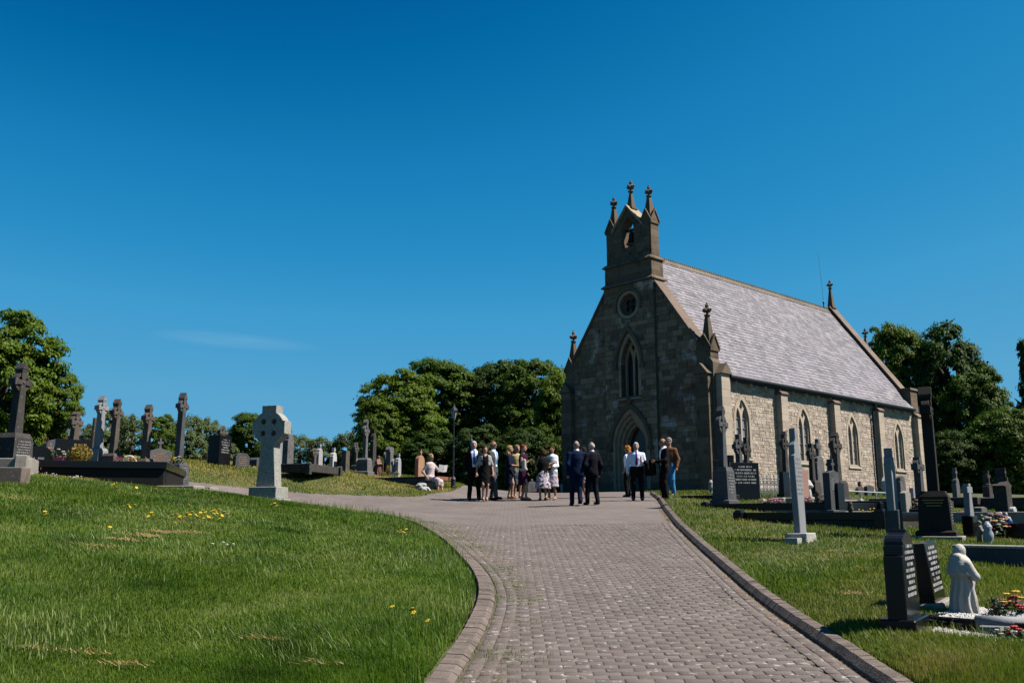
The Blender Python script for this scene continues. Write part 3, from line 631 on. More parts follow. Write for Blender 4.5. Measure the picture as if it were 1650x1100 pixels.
def slate_pts(a, b, s0, s1, th=.011):
    dx, ds = random.uniform(-.003, .003), random.uniform(-.004, .004)
    if random.random() < .012: ds -= .03
    P = lambda x, s, d: Vector((x, yE+ux*s, zE+uz*s))+nrm*d
    lo = .036+random.uniform(-.003, .008); hi = .010; g_ = .004
    return [P(a+g_+dx, s0+ds, lo-th), P(b-g_+dx, s0+ds, lo-th), P(b-g_+dx, s1, hi-th), P(a+g_+dx, s1, hi-th), P(a+g_+dx, s0+ds, lo), P(b-g_+dx, s0+ds+random.uniform(-.003,.003), lo), P(b-g_+dx, s1, hi), P(a+g_+dx, s1, hi)]
FB = [(4,5,6,7),(0,1,5,4),(1,2,6,5),(3,0,4,7)]
items.sort(key=lambda q: q[0]*.7+q[2]*.1)
sm = MB()
for i, it in enumerate(items):
    mb = MB() if i < 300 else sm; mb.cr = random.random()
    mb.add(slate_pts(*it), FB)
    if i < 300: mb.build('slate', M['slate'], roof)
o = sm.build('slating', M['slate'], roof); o['kind'] = 'stuff'
x = .5; k = 0
while x < NL-.5:                              # crested ridge tiles
    mb = MB(); mb.cr = random.random(); mb.prism([(-.17,-.16),(0,.06),(.17,-.16),(.14,-.17),(0,.02),(-.14,-.17)], x+.004, x+.436, Matrix.Translation((0,YC,rl+.02)) @ Matrix(((0,1,0,0),(1,0,0,0),(0,0,1,0),(0,0,0,1))))
    for q in range(3):
        c_ = x+.075+q*.145; mb.prism([(c_-.055,.04),(c_+.055,.04),(c_+.05,.10),(c_+.02,.15),(c_-.02,.15),(c_-.05,.10)], YC-.018, YC+.018, Matrix.Translation((0,0,rl+.02)))
    mb.build('ridge_tile', M['ridge'], roof); x += .44
# gutter, brackets, downpipe
mb = MB(); mb.tube([(.72,-.26,EV-.17),(NL-.4,-.26,EV-.17)], .075, 8); GT = mb.build('gutter', M['gutter'], CH)
mb = MB(); mb.box(.72, NL-.4, -.20, .0, EV-.30, EV-.12); mb.build('eaves_board', M['gutter'], CH)
for x in np.arange(1.3, NL-.4, 1.05):
    mb = MB(); mb.box(x-.05, x+.05, -.16, .0, EV-.42, EV-.30); mb.build('corbel', M['dressed'], CH)
mb = MB(); mb.tube([(12.62,-.26,EV-.2),(12.62,-.26,EV-.35),(12.62,-.12,EV-.55),(12.62,-.11,.35),(12.9,-.25,.12),(12.9,-.3,-.3)], .05, 8); mb.build('downpipe', M['gutter'], CH)
# copings on both gables
def coping(xa, xb, ylo, yhi, ztop, mt, th=.12):
    n = round(math.hypot(yhi-ylo, SLOPE*(yhi-ylo))/.58)
    for side in (0, 1):
        for i in range(n):
            a, b = ylo+(yhi-ylo)*i/n+.003, ylo+(yhi-ylo)*(i+1)/n-.003; ws = random.uniform(-.012, .012)
            za, zb = ztop+SLOPE*(a), ztop+SLOPE*b
            P = [(xa+ws,a,za),(xb+ws,a,za),(xb+ws,b,zb),(xa+ws,b,zb),(xa+ws,a,za+th),(xb+ws,a,za+th),(xb+ws,b,zb+th),(xa+ws,b,zb+th)]
            if side: P = [(x_, NW-y_, z_) for x_, y_, z_ in P]
            mb = MB(); mb.add(P, [(0,3,2,1),(4,5,6,7),(0,1,5,4),(1,2,6,5),(2,3,7,6),(3,0,4,7)]); mb.build('coping_stone', mt, CH)
coping(-.10, .58, .62, 2.62, EV+.33, M['coping'])
# rear gable
plate('rear_wall', fy(gable), [], .5, M['mortar'], CH, (NL-.05, 0, 0), ROTF)
coping(NL-.40, NL+.28, .05, 3.95, EV+.33, M['coping'])
mb = MB(); stack(mb, NL-.45, NL+.30, -.12, .55, 4.2, 5.3, .3); mb.build('kneeler', M['dressed_dark'], CH)
mb = MB(); mb.frustum(NL-.08, .21, 5.3, 5.42, .9, .8, .8, .7); mb.build('kneeler_cap', M['dressed_dark'], CH)
# chancel
mb = MB(); mb.box(NL+.2, NL+3.9, 1.0, 7.0, -.6, 3.6); mb.prism([(1.0,3.6),(7.0,3.6),(4.0,7.9)], NL+.2, NL+3.9, Matrix(((0,1,0,0),(1,0,0,0),(0,0,1,0),(0,0,0,1)))); mb.build('chancel', M['mortar'], CH)
mb = MB(); stack(mb, NL+3.5, NL+4.0, .8, 1.3, -.5, 4.9, .3); mb.build('buttress', M['dressed'], CH)
mb = MB(); mb.add([(NL+.2,.85,3.5),(NL+3.95,.85,3.5),(NL+3.95,4,8.05),(NL+.2,4,8.05),(NL+.2,.85,3.6),(NL+3.95,.85,3.6),(NL+3.95,4,8.15),(NL+.2,4,8.15)], [(0,3,2,1),(4,5,6,7),(0,1,5,4),(1,2,6,5),(2,3,7,6),(3,0,4,7)]); mb.build('chancel_roof', M['slate'], CH)
# --- pinnacles
def finial(mb, z, s):                          # crocketed cross-shaped knob
    mb.lathe([(s*.13,z-.02*s),(s*.26,z+.02*s),(s*.26,z+.10*s),(s*.12,z+.14*s)], n=8)
    mb.lathe([(s*.10,z+.1*s),(s*.10,z+.3*s)], n=8)
    for a in range(4):
        c_, s_ = math.cos(a*math.pi/2), math.sin(a*math.pi/2)
        mb.blob((c_*s*.22, s_*s*.22, z+s*.46), s*.17, s*.17, s*.16, 7, 5, .12); mb.blob((c_*s*.34, s_*s*.34, z+s*.50), s*.11, s*.11, s*.10, 6, 4, .12)
    mb.blob((0,0,z+s*.5), s*.22, s*.22, s*.26, 8, 5, .08); mb.blob((0,0,z+s*.82), s*.16, s*.16, s*.17, 7, 5, .1); mb.blob((0,0,z+s*1.02), s*.07, s*.07, s*.10, 6, 4)
def pinnacle(x, y, z0, zsh, ztop, s, fs_, mt='dressed_dark', gablets=True):
    P = empty('pinnacle', (x, y, 0)); P.parent = CH
    if zsh > z0: mb = MB(); stack(mb, -s/2, s/2, -s/2, s/2, z0, zsh, .3); mb.build('shaft', M[mt], P)
    zt = ztop-fs_*1.12
    mb = MB(); mb.cr = random.random(); mb.frustum(0,0,zsh-.03,zsh+.05,s*1.18,s*1.18,s*1.18,s*1.18)
    if gablets:
        gh = s*1.05
        for a in range(4):
            Mt = Matrix.Rotation(a*math.pi/2, 4, 'Z'); mb.prism([(-s*.56,0),(s*.56,0),(0,gh)], -s*.56, 0, Matrix.Translation((0,0,zsh+.05)) @ Mt)
            mb.prism([(-s*.62,-.02),(-s*.62,.05),(0,gh+.08),(s*.62,.05),(s*.62,-.02),(0,gh-.02)], -s*.63, -s*.5, Matrix.Translation((0,0,zsh+.05)) @ Mt)
    mb.frustum(0,0,zsh+.05,zt,s*.84,s*.84,s*.26,s*.26); mb.build('spire', M[mt], P)
    mb = MB(); finial(mb, zt, fs_); mb.build('finial', M['dressed_dark'], P)
    return P
pinnacle(.30, .38, 4.5, 5.30, 7.25, .52, .50); pinnacle(.30, 7.62, 4.5, 5.30, 7.25, .52, .50)
# --- bellcote
BC = empty('bellcote', (0, 0, 0)); BC.parent = CH
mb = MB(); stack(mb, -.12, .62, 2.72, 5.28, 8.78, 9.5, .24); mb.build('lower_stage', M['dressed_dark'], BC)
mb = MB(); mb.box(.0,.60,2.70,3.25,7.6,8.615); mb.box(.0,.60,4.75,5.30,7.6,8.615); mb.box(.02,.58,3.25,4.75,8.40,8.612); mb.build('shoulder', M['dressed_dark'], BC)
def string(z, x0, x1, y0, y1, o_=.13):
    mb = MB(); mb.add([(x0-o_,y0-o_,z),(x1+o_,y0-o_,z),(x1+o_,y1+o_,z),(x0-o_,y1+o_,z),(x0-o_,y0-o_,z+.05),(x1+o_,y0-o_,z+.05),(x1+o_,y1+o_,z+.05),(x0-o_,y1+o_,z+.05),(x0,y0,z+.17),(x1,y0,z+.17),(x1,y1,z+.17),(x0,y1,z+.17)],
       [(0,3,2,1),(8,9,10,11)]+[(i,(i+1)%4,4+(i+1)%4,4+i) for i in range(4)]+[(4+i,4+(i+1)%4,8+(i+1)%4,8+i) for i in range(4)])
    mb.build('string_course', M['dressed_dark'], BC)
string(8.615, -.14, .62, 2.72, 5.28); string(9.495, -.13, .60, 2.78, 5.22, .12)
bo = [(2.84,9.6),(5.16,9.6),(5.16,11.12),(4.72,11.12),(4.0,12.02),(3.28,11.12),(2.84,11.12)]
bh = arch(4.0, .33, 10.95, 11.62, 10.25)
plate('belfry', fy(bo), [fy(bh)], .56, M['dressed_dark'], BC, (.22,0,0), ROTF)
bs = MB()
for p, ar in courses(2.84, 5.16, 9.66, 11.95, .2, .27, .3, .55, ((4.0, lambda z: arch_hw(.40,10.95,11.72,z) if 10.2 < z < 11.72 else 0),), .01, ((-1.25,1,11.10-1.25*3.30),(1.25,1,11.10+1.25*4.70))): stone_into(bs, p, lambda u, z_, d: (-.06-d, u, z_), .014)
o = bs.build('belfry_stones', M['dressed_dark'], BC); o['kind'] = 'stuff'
for sg in (-1, 1):
    mb = MB(); mb.cr = random.random(); P = [(-.16,4.0,12.03),(.60,4.0,12.03),(.60,4+sg*.86,11.02),(-.16,4+sg*.86,11.02)]; mb.add(P+[(a,b,c_+.11) for a,b,c_ in P], [(0,3,2,1),(4,5,6,7),(0,1,5,4),(1,2,6,5),(2,3,7,6),(3,0,4,7)]); mb.build('gablet_coping', M['dressed_mid'], BC)
for y in (3.02, 4.98):
    P = pinnacle(.22, y, 9.62, 11.10, 12.85, .50, .48); 
P = pinnacle(.22, 4.0, 12.0, 12.0, 13.35, .34, .50, gablets=False)
mb = MB(); mb.lathe([(.02,10.98),(.10,10.97),(.13,10.88),(.15,10.72),(.19,10.56),(.26,10.44),(.25,10.42),(.16,10.46)], .22, 4.0, 14); BL = mb.build('bell', M['bronze'], BC)
mb = MB(); mb.box(.16,.28,3.70,4.30,11.02,11.12); mb.box(.19,.25,3.96,4.04,10.95,11.06); mb.build('headstock', M['iron'], BC)
# rear apex finial and chancel finial, aerial
def apex_finial(x, y, z, top, s): return pinnacle(x, y, z, z, top, s, .46, gablets=False)
apex_finial(NL-.06, 4.0, RIDGE+.3, RIDGE+1.95, .36); apex_finial(NL+3.7, 4.0, 8.0, 9.75, .34)
AE = MB().tube([(16.4,4.0,RIDGE+.1),(16.38,4.0,RIDGE+1.2),(16.25,4.05,RIDGE+3.3)], [.014,.010,.006], 5).build('aerial', M['silver'], CH)
MB().lathe([(.03,RIDGE+.15),(.03,RIDGE+.45),(.05,RIDGE+.45),(.05,RIDGE+.55),(.02,RIDGE+.6)], 16.4, 4.0, 8).build('aerial_mount', M['iron'], CH)
# ------------------------------------------------------------------ trees and shrubs
LEAVES = dict(leaf_a=((.042,.084,.006),(.090,.148,.012)), leaf_b=((.068,.120,.008),(.126,.188,.015)), leaf_c=((.026,.058,.008),(.054,.098,.012)), leaf_w=((.085,.125,.045),(.15,.19,.08)))
for k, (a, b) in LEAVES.items(): defm(k, a, b, scale=1.3, rough=0.6, spec=0.12, trans=0.32, rnd=0.22, hue=0.012, alb=0.56)
def crown_mesh(name, seed, nclump=280, nleaf=190, leaf=.029, flat=.75, shape='round', sparse=0.0):
    g = np.random.default_rng(seed); C = []; rad = []
    while len(C) < nclump:
        p = g.normal(size=3); p /= np.linalg.norm(p); r_ = g.uniform(.35, 1.0)**.45*(1-.16)
        q = p*r_
        if shape == 'round':
            if q[2] < -.75: continue
        elif shape == 'cone':
            h = g.uniform(0, 1); a = g.uniform(0, 6.283); rr_ = (1-h)**.8*g.uniform(.55, 1)*(.75+.25*math.sin(h*40)); q = np.array([rr_*math.cos(a), rr_*math.sin(a), h*2-1])
        lump = 1+.13*math.sin(3.1*q[0]+seed)*math.cos(2.7*q[1]+2*seed)+.12*math.sin(5*q[2]+seed*3+4*q[0])
        C.append(q*lump); rad.append(g.uniform(.07, .19))
    C = np.array(C); rad = np.array(rad)
    n = nclump*nleaf; ci = np.repeat(np.arange(nclump), nleaf)
    d = g.normal(size=(n, 3)); d /= np.linalg.norm(d, axis=1)[:, None]
    d[:, 2] = np.where(d[:, 2] < -.2, -d[:, 2]*.7, d[:, 2]); 
    rr_ = g.uniform(.25, 1.0, n)**.5*(1+.35*(g.random(n) < .06))
    P = C[ci]+d*(rad[ci]*rr_)[:, None]*np.array([1.25, 1.25, flat])
    out = C[ci]/np.maximum(np.linalg.norm(C[ci], axis=1), .2)[:, None]
    N_ = d*.9+out*.5+g.normal(size=(n, 3))*.55+np.array([0, 0, .5]); N_ /= np.linalg.norm(N_, axis=1)[:, None]
    T = np.cross(N_, g.normal(size=(n, 3))); T /= np.linalg.norm(T, axis=1)[:, None]; B = np.cross(N_, T)
    s = leaf*g.uniform(.6, 1.25, n)[:, None]
    V = np.stack([P-T*s, P-B*s*.55+N_*s*.12, P+T*s, P+B*s*.55+N_*s*.12], 1).reshape(-1, 3)
    if sparse: 
        keep = g.random(n) > sparse; V = V.reshape(n, 4, 3)[keep].reshape(-1, 3); n = keep.sum(); ci = ci[keep]
    cr = g.random(nclump)[ci]*.6+g.random(n)*.4
    return np_mesh(name, V, np.arange(n*4).reshape(-1, 4), None, cr)
CR = [crown_mesh('crown', 3), crown_mesh('crown', 8, 250, 210), crown_mesh('crown', 21, 330, 160, .028), crown_mesh('crown', 5, 200, 150, .040, .5, 'cone'), crown_mesh('crown', 33, 150, 150, .036, 1.2, 'round', .15), crown_mesh('crown', 44, 70, 150, .07)]
CRM = {}
def crown_data(i, lm):
    if (i, lm) not in CRM:
        me = CR[i].copy(); me.materials.clear(); me.materials.append(M[lm]); CRM[(i, lm)] = me
    return CRM[(i, lm)]
def trunk_mesh(seed, H, r0, spread):
    g = random.Random(seed); mb = MB(); top = H*.62
    mb.tube([(0,0,-.4),(g.uniform(-.1,.1),g.uniform(-.1,.1),top*.45),(g.uniform(-.2,.2),g.uniform(-.2,.2),top),(g.uniform(-.3,.3),g.uniform(-.3,.3),H*.74)], [r0*1.25,r0*.95,r0*.6,r0*.12], 8)
    for k in range(9):
        a = g.uniform(0, 6.28); z0 = H*g.uniform(.22,.6); rr_ = spread*g.uniform(.4,.62)
        mb.tube([(0,0,z0),(rr_*.45*math.cos(a),rr_*.45*math.sin(a),z0+H*.13),(rr_*math.cos(a),rr_*math.sin(a),z0+H*g.uniform(.12,.2))], [r0*.5,r0*.3,r0*.06], 6)
    return mb.mesh('trunk', M['bark'], True)
def tree(u, hw, vt, vb, y, ci, lm, label, name='broadleaf_tree', cat='tree', group=None, depth=None, trunk=True, rot=0.0):
    top = at(u, vt, y); bot = at(u, vb, y); gx = top.x; gzv = float(G(gx, y)); rx = pxm(hw, y); 
    rz = (top.z-bot.z)/2; cz = (top.z+bot.z)/2
    t = empty(name, (gx, y, gzv), 0, label, cat, group)
    c_ = link('crown', crown_data(ci, lm), t, (0, 0, cz-gzv)); c_.scale = (rx*.97, (depth or rx)*.97, rz*1.07); c_.rotation_euler = (0, 0, rot)
    if trunk: link('trunk', trunk_mesh(int(u)+int(y), top.z-gzv, max(.05, .055*(top.z-gzv)*.75), rx), t)
    return t
tree(18, 112, 497, 752, 44, 0, 'leaf_b', 'large spreading green tree behind the tall cross at far left', depth=5, rot=.6)
tree(100, 42, 585, 720, 46, 1, 'leaf_b', 'leafy tree right of the large spreading tree at far left', depth=1.6)
tree(409, 52, 657, 770, 62, 2, 'leaf_a', 'small round dark green tree behind the granite ringed cross')
MG = 'trees behind the forecourt'
tree(648, 76, 587, 752, 52, 1, 'leaf_b', 'light green tree at the left end of the tree belt', group=MG, rot=2.2)
tree(614, 50, 632, 775, 50, 2, 'leaf_b', 'low light green tree behind the tall grey pedestal cross', group=MG, rot=1)
tree(716, 84, 567, 742, 56, 2, 'leaf_a', 'tall green tree second from left in the tree belt', group=MG, rot=.4)
tree(795, 84, 570, 752, 57, 2, 'leaf_c', 'dark green tree in the middle of the tree belt', group=MG, rot=3.3)
tree(858, 78, 562, 770, 55, 1, 'leaf_a', 'tallest dark green tree of the belt left of the church', group=MG, rot=4.4)
tree(900, 58, 580, 800, 50, 2, 'leaf_b', 'bushy tree close beside the left edge of the church', group=MG, rot=5.1)
tree(905, 40, 700, 800, 45, 0, 'leaf_a', 'low tree at the foot of the church left corner', group=MG, rot=1.7)
tree(700, 60, 690, 800, 47, 0, 'leaf_c', 'dark shrub behind the seated woman and lamp post', 'shrub', 'shrub', MG, rot=.9)
tree(770, 56, 675, 805, 46, 1, 'leaf_c', 'dark shrub behind the man in the black suit', 'shrub', 'shrub', MG, rot=2.9)
tree(840, 58, 680, 805, 45, 2, 'leaf_c', 'dark shrub behind the group of chatting women', 'shrub', 'shrub', MG, rot=3.7)
for i, (u, hw, vt, vb, y, lb) in enumerate(((812,22,742,800,39,'low bright green plant behind the grey suited man'),(880,26,748,800,39,'low green plant behind the woman in white'),(756,20,752,800,38.5,'low green plant right of the near lamp post'),(842,20,755,798,39.5,'low green plant behind the purple dressed woman'))):
    tree(u, hw, vt, vb, y, 5, 'leaf_b', lb, 'low_shrub', 'shrub', 'low plants at the forecourt edge', trunk=False)
RG = 'trees right of the church'
tree(1446, 62, 508, 720, 68, 2, 'leaf_b', 'round topped lighter green tree behind the church roof end', group=RG, rot=.3)
tree(1520, 72, 512, 770, 66, 0, 'leaf_c', 'tall feathery tree right of the church roof end', group=RG, rot=1.3)
tree(1566, 66, 578, 800, 62, 1, 'leaf_a', 'broad green tree behind the graves at right', group=RG, rot=2.5)
tree(1602, 70, 645, 840, 56, 2, 'leaf_a', 'rounded green tree above the crucifix graves at right', group=RG, rot=3.5)
tree(1530, 52, 690, 815, 56, 0, 'leaf_c', 'dark low tree behind the tall dark cross', group=RG, rot=4.0)
tree(1652, 44, 590, 830, 58, 3, 'leaf_c', 'dark conifer at the right edge', 'conifer_tree', 'tree', RG, rot=.2)
tree(1690, 70, 600, 830, 64, 0, 'leaf_a', 'green tree cut by the right edge', group=RG, rot=5.0)
BG_ = 'bushes along the far left boundary'
for i, (u, hw, vt, vb, y, ci, lm, lb) in enumerate(((152,30,680,755,56,4,'leaf_w','small grey green willow bush beside the pale building'),(186,38,656,760,57,4,'leaf_w','grey green willow bush behind the second pedestal cross'),(216,36,666,760,55,4,'leaf_w','willow bush between the pedestal crosses'),(262,30,660,762,54,1,'leaf_b','bright green bush behind the carved stone'),(306,38,666,762,56,4,'leaf_w','willow bush behind the rightmost pedestal cross'),(334,34,670,762,58,4,'leaf_w','sparse willow bush left of the black slab'),
      (486,38,698,775,58,4,'leaf_w','willow bush right of the granite ringed cross'),(524,40,702,778,57,4,'leaf_w','willow bush behind the white headstones'),(562,38,694,778,57,4,'leaf_w','willow bush at the left foot of the tree belt'),(360,40,712,765,60,4,'leaf_w','low bush behind the black slab'),(440,40,715,770,60,0,'leaf_a','low green bush right of the round tree'))):
    tree(u, hw, vt, vb, y, ci, lm, lb, 'bush', 'bush', BG_, depth=pxm(hw, y)*.8, rot=i*1.1)
# hedge-like dark mass closing the view low behind the trees
for k, (u0, u1, v0, y, lb) in enumerate(((560, 930, 722, 66, 'dense dark wood undergrowth behind the tree belt'), (1480, 1750, 740, 74, 'dense dark wood undergrowth right of the church'))):
    g_ = np.random.default_rng(70+k); a, b = at(u0, v0, y), at(u1, v0, y); n = 16000; zb = float(G(a.x, y))-.3
    P = np.stack([g_.uniform(a.x, b.x, n), y+g_.uniform(-1, 1, n), zb+(a.z-zb)*g_.uniform(0, 1, n)**.8*g_.uniform(.8, 1.1, n)], 1)
    N_ = g_.normal(size=(n, 3))+np.array([0, -.6, .5]); N_ /= np.linalg.norm(N_, axis=1)[:, None]; T = np.cross(N_, g_.normal(size=(n, 3))); T /= np.linalg.norm(T, axis=1)[:, None]; B = np.cross(N_, T); s = .22*g_.uniform(.6, 1.3, n)[:, None]
    V = np.stack([P-T*s, P-B*s*.6, P+T*s, P+B*s*.6], 1).reshape(-1, 3)
    tag(link('undergrowth', np_mesh('undergrowth', V, np.arange(n*4).reshape(-1, 4), M['leaf_c'], g_.random(n))), lb, 'undergrowth', kind='stuff')
# ------------------------------------------------------------------ graves
defm('black_granite', (.010,.010,.011), (.018,.018,.019), scale=60, rough=.2, spec=.2)
defm('black_rough', (.014,.013,.013), (.024,.022,.020), scale=8, rough=.6, spec=.15, stain=(9,.64,(.16,.16,.15),.7))
defm('grey_stone', (.15,.15,.155), (.24,.24,.245), scale=4, rough=.9, bump=.35, bscale=50, spec=.1, stain=(3.0,.53,(.085,.08,.075),.65), speck=(14,.64,(.34,.34,.30)))
defm('dark_stone', (.062,.058,.056), (.11,.103,.098), scale=4, rough=.9, bump=.4, bscale=50, spec=.1, stain=(3.5,.56,(.19,.18,.165),.45), speck=(16,.66,(.26,.25,.21)))
defm('blackened_stone', (.030,.029,.026), (.055,.052,.047), scale=4, rough=.9, bump=.4, bscale=50, spec=.1, stain=(3.0,.60,(.09,.095,.07),.5))
defm('brown_stone', (.115,.097,.082), (.19,.163,.14), scale=4, rough=.9, bump=.4, bscale=50, spec=.1, stain=(3.5,.54,(.055,.048,.042),.65), speck=(15,.66,(.30,.28,.24)))
defm('pale_stone', (.42,.43,.45), (.56,.57,.58), scale=4, rough=.8, bump=.25, bscale=50, stain=(3,.6,(.28,.28,.28),.5))
defm('white_marble', (.66,.66,.65), (.78,.78,.77), scale=3, rough=.55, stain=(3,.6,(.45,.45,.42),.5))
defm('blue_limestone', (.085,.092,.102), (.14,.148,.158), scale=3, rough=.75, bump=.3, bscale=60, spec=.12, stain=(2.5,.56,(.055,.058,.064),.6), speck=(18,.67,(.24,.24,.23)))
defm('slab_limestone', (.30,.32,.35), (.38,.40,.43), scale=3, rough=.75, bump=.2, bscale=60, stain=(2.5,.58,(.20,.21,.23),.5))
defm('granite_grey', (.34,.35,.32), (.60,.60,.55), scale=28, rough=.7, contrast=1.8, speck=(45,.60,(.07,.07,.06)))
defm('concrete', (.36,.335,.30), (.47,.44,.39), scale=5, rough=.95, bump=.5, bscale=50, stain=(3,.56,(.20,.18,.14),.6))
defm('rough_white', (.55,.54,.50), (.70,.69,.65), scale=30, rough=.9, bump=.9, bscale=40, speck=(50,.6,(.25,.24,.21)))
defm('pink_granite', (.42,.23,.19), (.52,.31,.26), scale=40, rough=.5)
defm('orange_stone', (.48,.26,.14), (.58,.34,.20), scale=4, rough=.85, bump=.3)
defm('terracotta_step', (.30,.12,.07), (.38,.16,.09), scale=5, rough=.9)
defm('gilt', (.62,.42,.12), rough=.45, metal=.2)
defm('white_letter', (.72,.72,.72), rough=.7)
defm('grey_letter', (.42,.43,.44), rough=.7)
defm('brown_figure', (.16,.06,.04), (.22,.09,.06), scale=6, rough=.6)
defm('statue', (.62,.60,.54), (.76,.74,.68), scale=5, rough=.7, bump=.2, bscale=40, stain=(6,.56,(.36,.34,.27),.55))
defm('statue_dark', (.26,.23,.18), (.36,.32,.26), scale=8, rough=.85, stain=(9,.55,(.14,.12,.09),.6))
defm('gravel', (.42,.40,.36), (.62,.60,.56), scale=30, rough=.95, rnd=.35)
defm('gravel_white', (.72,.72,.71), (.82,.82,.81), scale=30, rough=.9, rnd=.15)
for k_, c_ in dict(pink=(.62,.06,.24), pot_pink=(.55,.10,.26), red=(.50,.012,.02), yellow=(.85,.60,.01), orange=(.72,.22,.02), white=(.78,.77,.72), lilac=(.55,.30,.55), blue=(.03,.10,.42), purple=(.2,.03,.25), paleblue=(.45,.52,.60), cream=(.74,.66,.52)).items(): defm('f_'+k_, c_, rough=.6)
defm('gold_leaf_shrub', (.16,.13,.015), (.45,.30,.02), scale=9, rough=.7, trans=.25)
defm('leaf_dark', (.018,.035,.010), (.04,.07,.02), scale=9, rough=.6, trans=.2)
defm('leaf_flower', (.03,.07,.02), (.06,.12,.03), scale=9, rough=.6, trans=.2)
RZ_R, RZ_L, RZ_P = R(46), R(76), R(-47.5)
def hit(u, v, y0=5.0, y1=75.0):
    ys_ = np.arange(y0, y1, .05); d = ray(u, v); X = d[0]/d[1]*ys_; Z = ZC+d[2]/d[1]*ys_; g_ = GL(X, ys_); k = np.nonzero(Z <= g_)[0]
    i = k[0] if len(k) else np.argmin(np.abs(Z-g_)); return Vector((X[i], ys_[i], g_[i]))
def place(u, vb, vt, y=None):
    """base point on the ground and height of a thing seen from pixel row vb (foot) to vt (top)"""
    if y is None: p = hit(u, vb)
    else: q = at(u, vb, y); p = Vector((q.x, y, float(GL(q.x, y))))
    return p, at(u, vt, p.y).z-p.z
def outline(half):                             # half: (halfwidth, z) bottom to top -> closed polygon
    return [(w_, z_) for w_, z_ in half]+[(-w_, z_) for w_, z_ in half[::-1] if w_ > 1e-6]
def arcpts(cx, cz, r_, a0, a1, n=8): return [(cx+r_*math.cos(R(a0+(a1-a0)*i/n)), cz+r_*math.sin(R(a0+(a1-a0)*i/n))) for i in range(n+1)]
def join_to(mb, me, M4=None):
    vs_ = [(M4 @ v.co if M4 is not None else v.co.copy()) for v in me.vertices]; mb.add(vs_, [list(p.vertices) for p in me.polygons]); bpy.data.meshes.remove(me)
def inscription(parent, w_, z0, z1, n, mk, yf, seed=1, cx=0.0, tilt=0.0):
    g_ = random.Random(seed); mb = MB(); lh = (z1-z0)/n; ch = lh*.52
    for i in range(n):
        zc = z1-lh*(i+.5); half = w_/2*(.95 if i % 3 else g_.uniform(.55, .85)); x = -half
        while x < half:
            cw = ch*g_.uniform(.45, .8)
            if g_.random() < .16: x += cw; continue
            t = ch*.2
            for k in range(g_.choice((1, 2, 2))): xx = cx+x+k*(cw*.75-t); mb.box(xx, xx+t, yf-.002, yf+.001, zc-ch/2, zc+ch/2)
            if g_.random() < .8: zz = zc+g_.choice((-.45, -.1, .3))*ch; mb.box(cx+x+t, cx+x+cw*.75-t, yf-.0025, yf+.001, zz, zz+t)
            x += cw
    o = mb.build('inscription', M[mk], parent); o['kind'] = 'stuff'; return o
def pedestal(root, w_, d_, h, mk, top=.8, foot=True, taper=.9):
    mb = MB(); fh = min(.14, h*.2) if foot else 0
    if foot: mb.frustum(0,0,-.15,fh*.8,w_*1.22,d_*1.22,w_*1.22,d_*1.22); mb.frustum(0,0,fh*.8,fh,w_*1.22,d_*1.22,w_*1.08,d_*1.08)
    mb.frustum(0,0,fh if foot else -.15,h*.88,w_,d_,w_*taper,d_*taper); mb.frustum(0,0,h*.88,h,w_*taper,d_*taper,w_*taper*top,d_*taper*top)
    return mb.build('pedestal', M[mk], root)
def celtic(name, u, vb, vt, label, mk='grey_stone', y=None, rz=RZ_R, ped=.28, pw=.5, pd=None, sw=.26, th=None, arm=None, ring=None, cap=True, zc=.72, group=None, cat='cross', letters=None, foot=True, holes=True, tilt=0.0):
    """ringed cross on a pedestal; sizes in metres, ped = share of the height"""
    p, H = place(u, vb, vt, y); root = empty(name, p, rz, label, cat, group); root.rotation_euler = (0, tilt, rz)
    hp = H*ped; hc = H-hp; th = th or sw*.62; arm = arm or sw*1.12; ring = ring or arm*.88; capb = .12*hc if cap else 0
    po_ = pedestal(root, pw, pd or pw*.85, hp, mk, foot=foot) if ped else None
    z0 = hp-.01; zt = z0+hc-capb; zx = z0+hc*zc; w0, w1 = sw/2, sw*.34; at_ = sw*.30
    ins = w1*.66; rr_ = at_
    poly = [(w0,z0),(w1,zx-at_*1.5),(ins,zx-at_*.9),(ins+.0,zx-at_*.7),(ins+at_*.3,zx-at_*.75),(arm,zx-at_),(arm,zx+at_),(ins+at_*.3,zx+at_*.75),(ins,zx+at_*.8),(ins,zx+at_*1.1),(w1*.95,zx+at_*1.6),(w1*.9,zt)]
    mb = MB(); join_to(mb, plate_mesh('t', poly+[(-a, b) for a, b in poly[::-1]], [], th, M[mk], .006))
    if ring: join_to(mb, plate_mesh('t', circ(0, zx, ring, 24), [circ(0, zx, ring*.70, 24)], th*.72, M[mk], .004))
    mb.lathe([(.001,-th/2-.012),(sw*.12,-th/2-.010),(sw*.16,-th/2+.01)], n=10) if False else None
    mb.blob((0, -th/2, zx), sw*.16, .02, sw*.16, 8, 5)
    c_ = mb.build('cross', M[mk], root)
    if cap:
        mb = MB(); cw = w1*1.0; mb.frustum(0,0,zt-.005,zt+capb*.25,cw*2.1,th*1.08,cw*2.1,th*1.08)
        mb.prism([(-cw*1.1,0),(cw*1.1,0),(cw*1.0,capb*.12),(0,capb*.75),(-cw*1.0,capb*.12)], -th*.6, th*.6, Matrix.Translation((0,0,zt+capb*.25))); mb.build('cap', M[mk], c_)
    if letters and ped: inscription(po_, pw*.7, hp*.30, hp*.82, letters[0], letters[1], -(pd or pw*.85)/2*.97-.004, int(u))
    return root
